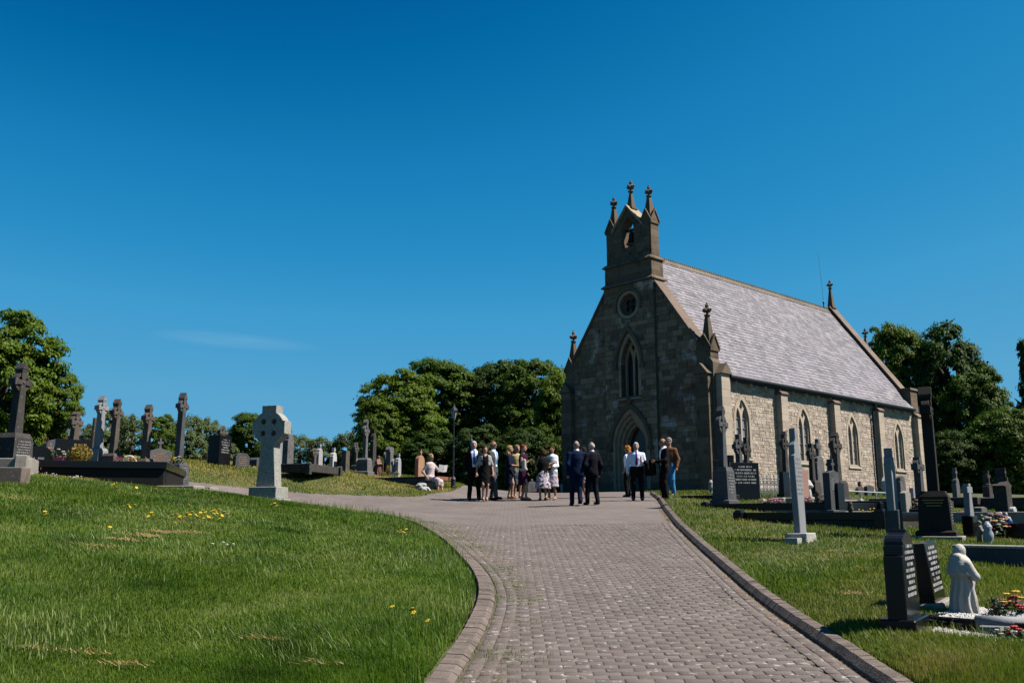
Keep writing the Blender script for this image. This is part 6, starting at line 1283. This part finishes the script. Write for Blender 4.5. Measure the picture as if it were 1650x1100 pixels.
thing_at(P13, 'folded_paper', 'white paper in the lowered hand of the man in shirt sleeves', 'paper', [('s', np.array((-.26,-.07,.78)), np.array((-.25,-.07,.88)), .03, .03, 2.0)], 'paper')
P14, w14, _ = person(1073, 806, 706, 262, 'bald man in dark pullover and brown trousers seen in profile', ('jacket','black_cloth'), ('trousers','suit_brown'), 'white_cloth', None, ('fringe','hair_dark'), 'skin_tan', hands=[(-.12,-.28,1.10),(.14,-.30,1.08)], nod=.25, group=PG)
thing_at(P14, 'folded_jacket', 'dark jacket carried in front by the bald man in profile', 'jacket', [('s', np.array((-.05,-.36,1.10)), np.array((-.05,-.36,.80)), .09, .12, 1.0)], 'black_cloth', .018, noise=.008)
P15, w15, _ = person(1081, 803, 705, 215, 'grey haired man in brown jacket and blue jeans with sunglasses', ('jacket','leather_brown'), ('trousers','jeans'), None, None, ('short','hair_grey'), hands=[(-.20,-.12,.92),(.26,-.08,.86)], shoes='shoe_tan', shades=True, y=28.8, group=PG)
P0, w0, _ = person(693, 777, 735, 128, 'seated woman in pale pink floral dress reading a paper', ('top','floral_pink'), ('skirt','floral_pink',0,0), hair=('bob','hair_light'), fem=True, shoes='shoe_nude', hands=[(-.20,-.06,.92),(.12,-.42,1.22)], feet=[(-.06,-.42,-.36),(.10,-.50,-.40)], sit=(.98,.16), y=30.6, sleeve=.2, group=PG)
e = empty('newspaper', P0.location, P0.rotation_euler[2], 'white paper held open by the seated woman', 'paper')
mb = MB(); 
for sx in (-1, 1): mb.add([(.10,-.50,.33),(.10+sx*.20,-.46,.35),(.10+sx*.21,-.50,.58),(.10,-.54,.56),(.10,-.505,.33),(.10+sx*.20,-.465,.35),(.10+sx*.21,-.505,.58),(.10,-.545,.56)], [(0,1,2,3),(7,6,5,4),(0,4,5,1),(1,5,6,2),(2,6,7,3)])
mb.build('sheet', M['paper'], e)
# rock and low seat under the seated woman
def rock(loc, r_, label, mk, seed, squash=.7, g='rocks by the seated woman'):
    e = empty('rock', loc, 0, label, 'rock', g); gg = np.random.default_rng(seed); skin('stone', [ell(gg.normal(0,.35,3)*r_*np.array((1,1,.5)), r_*gg.uniform(.5,.9,3)*np.array((1,1,squash))) for _ in range(5)], M[mk], e, r_*.11, r_*.25, noise=r_*.06, nf=6/r_); return e
q = at(690, 776, 30.7); rock((q.x, q.y, q.z-.12), .30, 'grey rock the woman sits on', 'grey_stone', 3, .8); q = at(686, 789, 30.0); rock((q.x, q.y, q.z), .20, 'pale rock below the seated woman', 'rough_white', 5); q = at(681, 784, 30.4); rock((q.x, q.y, q.z), .24, 'pale jagged rock left of the seated woman', 'rough_white', 9)
# statues
def robed(name, u, vb, vt, face, label, mk, y=None, cape=True, arms=True, group=None, h=.012, wing=False):
    p, H = place(u, vb, vt, y); root = empty(name, p, R(180-face), label, 'statue', group); s = H; root.scale = (s, s, s); N = .10
    st_ = [lof([0,.04,.3,.52,.66,.76,.80], [.20,.195,.165,.14,.155,.12,.06], [.17,.165,.14,.115,.115,.085,.05]), ell((0,-.01,.88),(.072,.085,.10)), seg((0,0,.76),(0,-.005,.84),.055,.05)]
    def f(P): a = np.arctan2(P[:, 1], P[:, 0]); return .020*np.sin(a*10+P[:, 2]*3+1.5*np.sin(P[:, 2]*9))*np.clip((.60-P[:, 2])*3, 0, 1)
    if arms: st_ += [seg((-.15,0,.71),(-.20,-.06,.54),.055,.06),seg((-.20,-.06,.54),(-.03,-.17,.57),.058,.042),seg((.15,0,.71),(.20,-.06,.54),.055,.06),seg((.20,-.06,.54),(.03,-.17,.57),.058,.042),ell((0,-.18,.59),(.035,.03,.045))]
    if cape: st_ += [lof([.56,.62,.70,.78,.82], [.215,.205,.185,.13,.075], [.175,.165,.145,.115,.085]), ('e', np.array((0,.06,.80)), np.array((.10,.07,.06))), seg((-.14,.0,.50),(.14,.0,.50),.012,.012)]
    pcs = st_; b = [bounds(q_) for q_ in pcs]; lo = np.min([x[0] for x in b], 0); hi = np.max([x[1] for x in b], 0)
    V, F = nets(lambda P: field(P, pcs, .02)+f(P), lo, hi, .013 if h == .012 else h); link('figure', np_mesh('figure', V, F, M[mk], smooth=True), root)
    if not cape: skin('hair', [ell((0,.012,.90),(.08,.09,.10)), ell((0,.05,.82),(.08,.05,.10))], M[mk], root, .014, clip=lambda P: np.minimum(-(P[:, 1]+.04), .94-P[:, 2]))
    MB().lathe([(.23,-.06),(.23,.01),(.21,.015)], n=20).build('plinth', M[mk], root); 
    if wing: plate('cloth', [(-.02,.30),(.16,.34),(.24,.50),(.22,.64),(.12,.74),(-.02,.70)], [], .04, M[mk], root, (.10,-.17,0), (0, 0, R(-62)), .012)
    return root
robed('statue', 1555, 993, 873, 78, 'white stone hooded robed statue standing in the gravel plot', 'statue', wing=True)
robed('statue', 1582, 882, 838, 120, 'small weathered robed statue before the flowers at right', 'statue_dark', y=14.6, cape=False, h=.02)
robed('statue', 1615, 856, 824, 150, 'small white statue left of its twin at right edge', 'white_marble', y=17.4, cape=False, h=.022)
robed('statue', 1624, 856, 825, 200, 'small white statue right of its twin at right edge', 'white_marble', y=17.5, cape=False, h=.022)
robed('statue', 1301, 808, 762, 150, 'white statue behind the tall pale slab', 'white_marble', y=25.5, cape=False, h=.022)
robed('statue', 609, 768, 733, 110, 'dark brown robed statue among the left graves', 'brown_figure', y=34.5, cape=True, h=.022)
# gravel plot around the statue
rp = hit(1486, 1006); z0 = float(GL(rp.x, rp.y))
ST = plot('grave_plot', (rp.x, rp.y), RZ_P, 1.25, .95, z0+.07, .13, 'black kerbed gravel plot holding the white statue', w_=.07, group=KP)
def pebbles(name, cx, cy, rz_, L_, D_, n, mk, label, s=.014, parent=None, zoff=.02):
    g_ = np.random.default_rng(int(n)); X = g_.uniform(0, L_, n); Y = g_.uniform(0, D_, n); x = cx+X*math.cos(rz_)-Y*math.sin(rz_); y_ = cy+X*math.sin(rz_)+Y*math.cos(rz_); z = GL(x, y_)+zoff
    o_ = np.array([(1,0,0),(0,1,0),(-1,0,0),(0,-1,0),(0,0,.8),(0,0,-.8)], float); ang_ = g_.uniform(0, 6.28, n); sc = s*g_.uniform(.6, 1.4, (n, 1, 1)); B = o_[None]*sc*g_.uniform(.6, 1.2, (n, 1, 3)); c_, s_ = np.cos(ang_)[:, None], np.sin(ang_)[:, None]
    V = np.stack([B[..., 0]*c_-B[..., 1]*s_+x[:, None], B[..., 0]*s_+B[..., 1]*c_+y_[:, None], B[..., 2]+z[:, None]], -1).reshape(-1, 3); f_ = np.array([(0,1,4),(1,2,4),(2,3,4),(3,0,4),(1,0,5),(2,1,5),(3,2,5),(0,3,5)])
    o = link(name, np_mesh(name, V, (np.arange(n)[:, None, None]*6+f_[None]).reshape(-1, 3), M[mk], np.repeat(g_.random(n), 8)), parent); tag(o, label, 'gravel', kind='stuff'); return o
pebbles('gravel', rp.x, rp.y, RZ_P, 1.25, .95, 5000, 'gravel_white', 'white gravel around the statue', .013, zoff=.045)
q = hit(1482, 1026); pebbles('gravel', q.x, q.y, RZ_P, .95, .35, 2200, 'gravel', 'coarse grey gravel strip in front of the kerbed statue plot', .015)
bq(1642, 1000, None, label='dark red and yellow flowers behind the grey flower holder', cols=('red','red','yellow'), r_=.17, h=.22, n=26, seed=31, group=FG)
bq(1620, 1036, None, label='white and red flowers before the grey flower holder', cols=('white','red','white'), r_=.10, h=.10, n=10, seed=32, group=FG); bq(1648, 1040, None, label='large red rose wreath at the right edge', cols=('red',), r_=.13, h=.14, n=10, seed=33, group=FG)
q = hit(1612, 1024, 6); e = empty('flower_holder', q, R(-20), 'grey marble roll shaped flower holder at the right edge', 'flower holder'); MB().bbox(-.16,.20,-.07,.07,-.03,.08,.012).build('block', M['slab_limestone'], e)
mb = MB(); mb.loft([[(-.17, .055*math.cos(a), .10+.05*math.sin(a)) for a in np.linspace(0, 6.28, 12, endpoint=False)], [(.20, .055*math.cos(a), .10+.05*math.sin(a)) for a in np.linspace(0, 6.28, 12, endpoint=False)]]); mb.build('roll', M['slab_limestone'], e, smooth=True)
# lamp posts
def lamp(u, vb, vt, y, label):
    p, H = place(u, vb, vt, y); root = empty('lamp_post', p, 0, label, 'lamp post', 'lamp posts by the forecourt'); s = H/3.4
    MB().lathe([(.11*s,-.1),(.11*s,.10*s),(.09*s,.12*s),(.09*s,.36*s),(.11*s,.38*s),(.06*s,.46*s),(.04*s,.50*s)], n=10).build('base', M['gutter'], root)
    MB().lathe([(.04*s,.45*s),(.035*s,1.6*s),(.05*s,1.62*s),(.05*s,1.68*s),(.03*s,1.72*s),(.025*s,2.72*s),(.05*s,2.74*s),(.03*s,2.80*s)], n=10).build('column', M['gutter'], root)
    MB().lathe([(.06*s,2.80*s),(.10*s,2.98*s),(.13*s,3.14*s)], n=6).build('lantern', M['glass_grey'], root)
    MB().lathe([(.17*s,3.13*s),(.15*s,3.19*s),(.05*s,3.29*s),(.02*s,3.34*s),(.03*s,3.37*s),(.01*s,3.41*s)], n=8).build('roof', M['gutter'], root)
    for a in range(6): MB().tube([(.06*s*math.cos(a*1.047),.06*s*math.sin(a*1.047),2.80*s),(.13*s*math.cos(a*1.047),.13*s*math.sin(a*1.047),3.14*s)], .008*s, 5).build('frame_bar', M['gutter'], root)
lamp(730, 790, 651, 32.0, 'dark green lamp post beside the seated woman'); lamp(759, 785, 704, 44, 'farther lamp post behind the man in the brown suit')
# small things by the forecourt edge
p = at(857, 794, 36); e = empty('headstone', (p.x, p.y, float(GL(p.x, p.y))), R(20), 'small round topped pale stone behind the women', 'headstone'); plate('slab', outline([(w_, z_*.42) for w_, z_ in ROUND(.20,.5)]), [], .14, M['grey_stone'], e, bevel=.01); MB().blob((0,0,.46),.05,.05,.06).build('knob', M['grey_stone'], e)
p = at(905, 793, 37); e = empty('bollard', (p.x, p.y, float(GL(p.x, p.y))), 0, 'slim pale bollard left of the church corner', 'bollard'); MB().lathe([(.05,-.1),(.05,.30),(.04,.33)], n=10).build('post', M['pale_stone'], e)
# pale building beyond the left trees
b0 = at(60, 716, 90); b1 = at(150, 716, 90); BW = empty('school_building', (b0.x, 92, float(GL(b0.x, 90))), R(4), 'long pale flat roofed building with red brick end far left', 'building'); L_ = (b1.x-b0.x); zz = lambda v: at(100, v, 92).z-BW.location.z
defm('metal_roof', (.62,.66,.70), (.70,.74,.78), scale=.4, rough=.5); defm('brick', (.30,.085,.05), (.36,.11,.065), scale=3, rough=.9); defm('render_wall', (.46,.48,.50), rough=.9); defm('pane_far', (.20,.30,.36), rough=.2)
MB().box(0, L_, 0, 8, -1, zz(702)).build('wall', M['render_wall'], BW); MB().box(-.3, L_+.3, -.3, 8.3, zz(702), zz(690)).build('roof', M['metal_roof'], BW); MB().box(-.6, 2.0, -.5, .0, -1, zz(703)).build('brick_end', M['brick'], BW)
for i in range(5): W_ = MB().box(2.6+i*.62, 3.1+i*.62, -.06, .02, zz(714), zz(704)).build('window', M['pane_far'], BW); MB().box(2.84+i*.62, 2.87+i*.62, -.08, -.05, zz(714), zz(704)).build('frame', M['render_wall'], W_)
cu = bpy.data.curves.new('t', 'FONT'); cu.body = 'St. Joseph'; cu.size = .55; cu.extrude = .01; tmp = bpy.data.objects.new('t', cu); COL.objects.link(tmp); me = bpy.data.meshes.new_from_object(tmp.evaluated_get(bpy.context.evaluated_depsgraph_get())); bpy.data.objects.remove(tmp); me.materials.clear(); me.materials.append(M['white_letter'])
link('sign_lettering', me, BW, (-.45, -.53, zz(705.5)), (math.pi/2, 0, 0))
MB().box(-.1, .25, -.58, -.53, zz(716), zz(711.5)).build('notice', M['f_yellow'], BW)
# pole behind
p, H = place(147, 745, 674, 27.0); e = empty('timber_pole', p, 0, 'plain pale timber pole behind the pedestal crosses', 'pole'); MB().lathe([(.07,-.2),(.06,H),(.05,H+.02)], n=10).build('shaft', M['brown_stone'], e)
# ------------------------------------------------------------------ grass, flowers, weeds
defm('grass_lush', (.032,.070,.004), (.072,.140,.010), (.125,.190,.024), (.21,.25,.075), scale=.7, contrast=1.15, rough=.55, spec=.22, trans=.35, rnd=.30, hue=.016, alb=0.64, stain=(2.6,.60,(.19,.20,.075),.5))
defm('grass_dry', (.052,.10,.007), (.105,.16,.016), (.17,.185,.042), (.27,.215,.085), scale=.75, contrast=1.15, rough=.65, spec=.18, trans=.3, rnd=.28, hue=.014, alb=0.64)
defm('grass_bank', (.075,.115,.010), (.15,.175,.022), (.26,.215,.06), (.32,.24,.09), scale=.7, contrast=1.2, rough=.65, spec=.18, trans=.3, rnd=.26, hue=.014, alb=0.74)
defm('straw', (.26,.17,.07), (.40,.27,.12), scale=4, rough=.8, trans=.2, rnd=.25, alb=.65)
def wob(x, y, s, p): return np.sin(x*s+1.7*np.sin(y*s*.7+p)+p)*np.cos(y*s*1.1+1.3*np.sin(x*s*.8-p))
def blades(name, x, y, z, hgt, wid, mk, label, lean=.45, seed=0, cat='grass', two=None):
    g_ = np.random.default_rng(seed); n = len(x); a = g_.uniform(0, 6.283, n)
    dirx = .5*wob(x, y, .9, 1)+.55*np.cos(a)-.15; diry = .5*wob(x, y, .8, 4)+.55*np.sin(a); L_ = hgt*lean*g_.uniform(.3, 1.5, n)
    B = np.stack([x, y, z-.01], 1); tip = B+np.stack([dirx*L_, diry*L_, hgt*g_.uniform(.75, 1.1, n)+.01], 1); mid = B+np.stack([dirx*L_*.28, diry*L_*.28, hgt*.58], 1)
    t = a+1.57+g_.uniform(-.6, .6, n); S = np.stack([np.cos(t), np.sin(t), np.zeros(n)], 1)*(wid/2)[:, None]; r_ = g_.random(n)
    V = np.stack([B-S, B+S, mid+S*.8, tip, mid-S*.8], 1).reshape(-1, 3); I5 = np.arange(n)[:, None]*5
    F = (I5[:, None]+np.array([[0,1,2],[0,2,4],[4,2,3]])[None]).reshape(-1, 3)
    o = link(name, np_mesh(name, V, F, M[mk], np.repeat(r_, 3), smooth=True)); tag(o, label, cat, kind='stuff'); return o
def scatter(n, x0, x1, y0, y1, power, seed, test):
    g_ = np.random.default_rng(seed); out = []
    u = g_.random(n); e_ = 1-power; y = (y0**e_+u*(y1**e_-y0**e_))**(1/e_); half = .64*y; lo = np.maximum(x0, -half); hi = np.minimum(x1, half); x = lo+g_.random(n)*(hi-lo)
    # gather blades into tufts
    k = g_.random(n) < .55; x = np.where(k, np.round(x/.07)*.07+g_.normal(0, .014, n), x); y = np.where(k, np.round(y/.07)*.07+g_.normal(0, .014, n), y)
    m = test(x, y); return x[m], y[m]
lkx = lambda y: np.interp(y, LK[::-1][np.argsort(LK[::-1][:, 1]), 1], LK[::-1][np.argsort(LK[::-1][:, 1]), 0])
def on_left(x, y): return (~inside(x, y)) & (x < lkx(np.minimum(y, 23))-.10) & (y < 24.5) & ((y < 23.2) | (x < -5))
def on_right(x, y): rx = np.interp(y, RK[:, 1], RK[:, 0]); return (x > rx+.075) & (~inside(x, y))
x, y = scatter(400000, -16, 0, 5.0, 24.3, 1.75, 1, on_left); lng = .5+.5*wob(x, y, .75, 2); dk = dist_line(x, y, LK); edge = np.clip(dk/.5, .35, 1)
h = (.040+.075*lng**1.5)*edge*(1+.3*wob(x, y, 3.1, 5)); blades('lawn_grass', x, y, GL(x, y), h, .0036+.00062*y, 'grass_lush', 'lush uncut grass of the left lawn', seed=1)
x, y = scatter(190000, 2, 15, 5.0, 34, 1.7, 2, on_right); lng = .5+.5*wob(x, y, .9, 6); h = (.035+.04*lng)*(1+.25*wob(x, y, 3.3, 2)); h = np.where(y < 9, h*1.5, h)
ok = np.ones(len(x), bool)
cA, sA = math.cos(RZ_P), math.sin(RZ_P); lx = (x-rp.x)*cA+(y-rp.y)*sA; ly = -(x-rp.x)*sA+(y-rp.y)*cA; ok &= ~((lx > 0) & (lx < 1.35) & (ly > -.42) & (ly < 1.0)); ok &= ~inside(x, y)
ok &= ~(((x-7.7)*math.cos(R(42.5))+(y-34)*math.sin(R(42.5)) > -.4) & (-(x-7.7)*math.sin(R(42.5))+(y-34)*math.cos(R(42.5)) > -.4))
x, y, h = x[ok], y[ok], h[ok]; blades('lawn_grass', x, y, GL(x, y), h, .0035+.00062*y, 'grass_dry', 'patchy green and dry grass on the right slope', seed=2)
def on_bank(x, y): return (~inside(x, y)) & (x < -1.6) & ((y > 24.5) | (x < -9)) & (y > np.where(x < -9, 19, 24.5))
x, y = scatter(110000, -18, -1.6, 19, 37, 1.2, 3, on_bank); h = .05+.05*(.5+.5*wob(x, y, .8, 3)); blades('bank_grass', x, y, GL(x, y), h, .0035+.0006*y, 'grass_bank', 'yellowing grass on the bank behind the side path', seed=3)
defm('grass_pale', (.12,.17,.045), (.21,.245,.09), scale=2, rough=.6, spec=.2, trans=.3, rnd=.3, alb=.70)
x, y = scatter(20000, -16, 0, 5.0, 23, 1.9, 21, on_left); m = wob(x, y, 1.3, 9)+.5*wob(x, y, 3.4, 2)+np.random.default_rng(4).normal(0, .35, len(x)) > .15; x, y = x[m], y[m]
blades('pale_grass', x, y, GL(x, y)+.01, np.random.default_rng(5).uniform(.05, .12, len(x))*np.clip(dist_line(x, y, LK)/.5, .4, 1), .0028+.00045*y, 'grass_pale', 'pale dry blades standing among the left lawn grass', seed=22, lean=.7)
x, y = scatter(16000, 2, 14, 5.0, 26, 1.8, 23, on_right); m = wob(x, y, 1.1, 7)+np.random.default_rng(6).normal(0, .4, len(x)) > .2; x, y = x[m], y[m]
blades('pale_grass', x, y, GL(x, y)+.01, np.random.default_rng(7).uniform(.04, .10, len(x)), .0028+.00045*y, 'grass_pale', 'pale dry blades standing among the right slope grass', seed=24, lean=.8)
# taller tufts at the lawn crest and along kerbs
g_ = np.random.default_rng(9); t = g_.random(2600); i = (t*(len(LK)-1)).astype(int); x = LK[i, 0]-g_.uniform(.08, .5, 2600)*np.where(LK[i, 1] > 20, 1, 1); y = LK[i, 1]+g_.uniform(-.1, .1, 2600)-np.where(LK[i, 1] > 19, g_.uniform(0, .5, 2600), 0); m = ~inside(x, y); x, y = x[m], y[m]
blades('tall_grass', x, y, GL(x, y), g_.uniform(.09, .24, len(x)), np.full(len(x), .006), 'grass_lush', 'taller grass stems along the lawn edge', seed=6)
# weeds in the joints
n = 26000; i = g_.integers(0, len(LK), n); off = np.abs(g_.normal(.26, .22, n)); tx_, ty_ = np.gradient(LK[:, 0])[i], np.gradient(LK[:, 1])[i]; ll = np.hypot(tx_, ty_); cl_ = .6*wob(LK[i, 0], LK[i, 1], 3.0, 1)+g_.random(n); x = LK[i, 0]+ty_/ll*off; y = LK[i, 1]-tx_/ll*off; m = (cl_ > .55) & (y > 5) & (y < 21)
x, y = x[m], y[m]; blades('joint_weeds', x, y, G(x, y)-.005, g_.uniform(.012, .045, len(x)), np.full(len(x), .006), 'grass_dry', 'small weeds and moss in the paving joints beside the left kerb', seed=7, lean=1.2)
sel = g_.choice(len(pc), len(pc)*2//3, replace=False); sel = sel[(pc[sel, 1] > 5.5) & (pc[sel, 1] < 16)]; sel = sel[g_.random(len(sel)) < np.clip(1.3-(pc[sel, 1]-5)/9, .08, 1)*.55]; x = np.repeat(pc[sel, 0]+.105, 9)+g_.normal(0, .008, len(sel)*9); y = np.repeat(pc[sel, 1], 9)+g_.normal(0, .022, len(sel)*9)
blades('joint_weeds', x, y, G(x, y)-.006, g_.uniform(.008, .028, len(x)), np.full(len(x), .005), 'grass_dry', 'tiny grass tufts growing between the path blocks', seed=8, lean=1.4)
n = 9000; i = g_.integers(0, len(RK), n); x = RK[i, 0]-.12-np.abs(g_.normal(0, .05, n)); y = RK[i, 1]+g_.normal(0, .03, n); m = (.6*wob(x, y, 2.5, 3)+g_.random(n) > .55) & (y > 5) & (y < 26); x, y = x[m], y[m]; blades('joint_weeds', x, y, G(x, y)-.004, g_.uniform(.01, .03, len(x)), np.full(len(x), .006), 'straw', 'dry weeds along the foot of the right kerb', seed=12, lean=1.3)
# dead clippings
cx, cy, cz = [], [], []
for u, v, n in ((290,840,60),(262,862,260),(235,868,200),(160,885,160),(110,882,120),(300,862,120),(322,864,60),(200,875,120),(30,792,60),(20,806,80),(50,808,60),(190,800,90),(205,1080,80),(140,1062,50),(520,1078,40),(60,1055,40),(430,1040,60),(1180,858,0),(1250,868,140),(1350,890,120),(1400,920,160),(1330,905,80),(1590,1075,200),(1375,960,120)):
    p = hit(u, v, 4.5); k = max(n*1.0, 0); k = int(k); cx.append(p.x+g_.normal(0, .012*p.y, k)); cy.append(p.y+g_.normal(0, .006*p.y, k))
x, y = np.concatenate(cx), np.concatenate(cy); blades('dry_clippings', x, y, GL(x, y)+.055*np.where(x < 0, 1, .6), g_.uniform(.004, .014, len(x)), np.full(len(x), .009), 'straw', 'dry brown grass clippings lying on the lawns', seed=10, lean=7)
# buttercups: single flowers
mb = MB(); mb.cm = 0
for k in range(5): a = k*1.257; mb.blob((.011*math.cos(a), .011*math.sin(a), .002), .010, .010, .005, 6, 3)
mb.cm = 1; mb.tube([(0,0,0),(.004,.002,-.06),(0,0,-.12)], .0016, 4); bme = mb.mesh('buttercup', [M['f_yellow'], M['leaf_flower']])
spots = [(338,828),(344,832),(330,829),(352,826),(360,829),(322,831),(325,827),(341,838),(349,834),(357,836),(315,834),(308,830),(300,832),(296,838),(305,836),(285,833),(289,836),(281,846),(289,844),(334,836),(343,826),(366,833),(318,838),(304,820),(347,830),(352,840),(276,838),(336,841),(327,838),(361,826),(205,818),(208,820),(235,824),(243,831),(238,835),(176,855),(71,829),(72,833),(182,784),(187,786),(180,783),(219,788),(249,789),(197,819),(216,817),(436,815),(442,813),(445,816),(640,860),(645,857),(650,860),(654,856),(644,862),(631,993),(663,996),(666,1001),(688,1020)]
for u, v in spots:
    p = hit(u, v+8, 4.5); s = .95+.036*p.y; o = link('buttercup', bme, None, (p.x, p.y, p.z+.115+random.uniform(-.02, .03)), (random.uniform(-.9, -.3), random.uniform(-.3, .3), random.uniform(0, 6))); o.scale = (s, s, 1.0+.02*p.y); tag(o, 'small yellow buttercup flower in the left lawn grass', 'flower', 'buttercups in the left lawn')
# daisies near the vault
P_ = []
for u, v, n in ((80,765,26),(120,772,22),(60,768,12),(350,885,4),(700,800,0)):
    for _ in range(n): P_.append(hit(u+random.gauss(0, 16), v+random.gauss(0, 3), 8))
mb = MB()
for p in P_: mb.blob((p.x, p.y, p.z+.09), .022, .022, .010, 6, 3)
tag(mb.build('daisies', M['f_white']), 'scattered white daisies in the grass by the black vault', 'flowers', kind='stuff')
mb = MB()
for u, v in ((1390,822),(1402,820),(1408,819),(1398,824),(1414,826),(1384,821),(1406,823)): p = at(u, v, 19.5); mb.blob(p, .022, .022, .02, 6, 4)
tag(mb.build('small_flowers', M['f_yellow']), 'small yellow flowers in the grassy plot before the church', 'flowers', kind='stuff')
p = at(1167, 592, 34.3); leafy('gutter_weed', 1167, 597, 586, 34.4, .10, 'yellowish weed growing in the church gutter by the corner', 'gold_leaf_shrub', 120, 'plant')
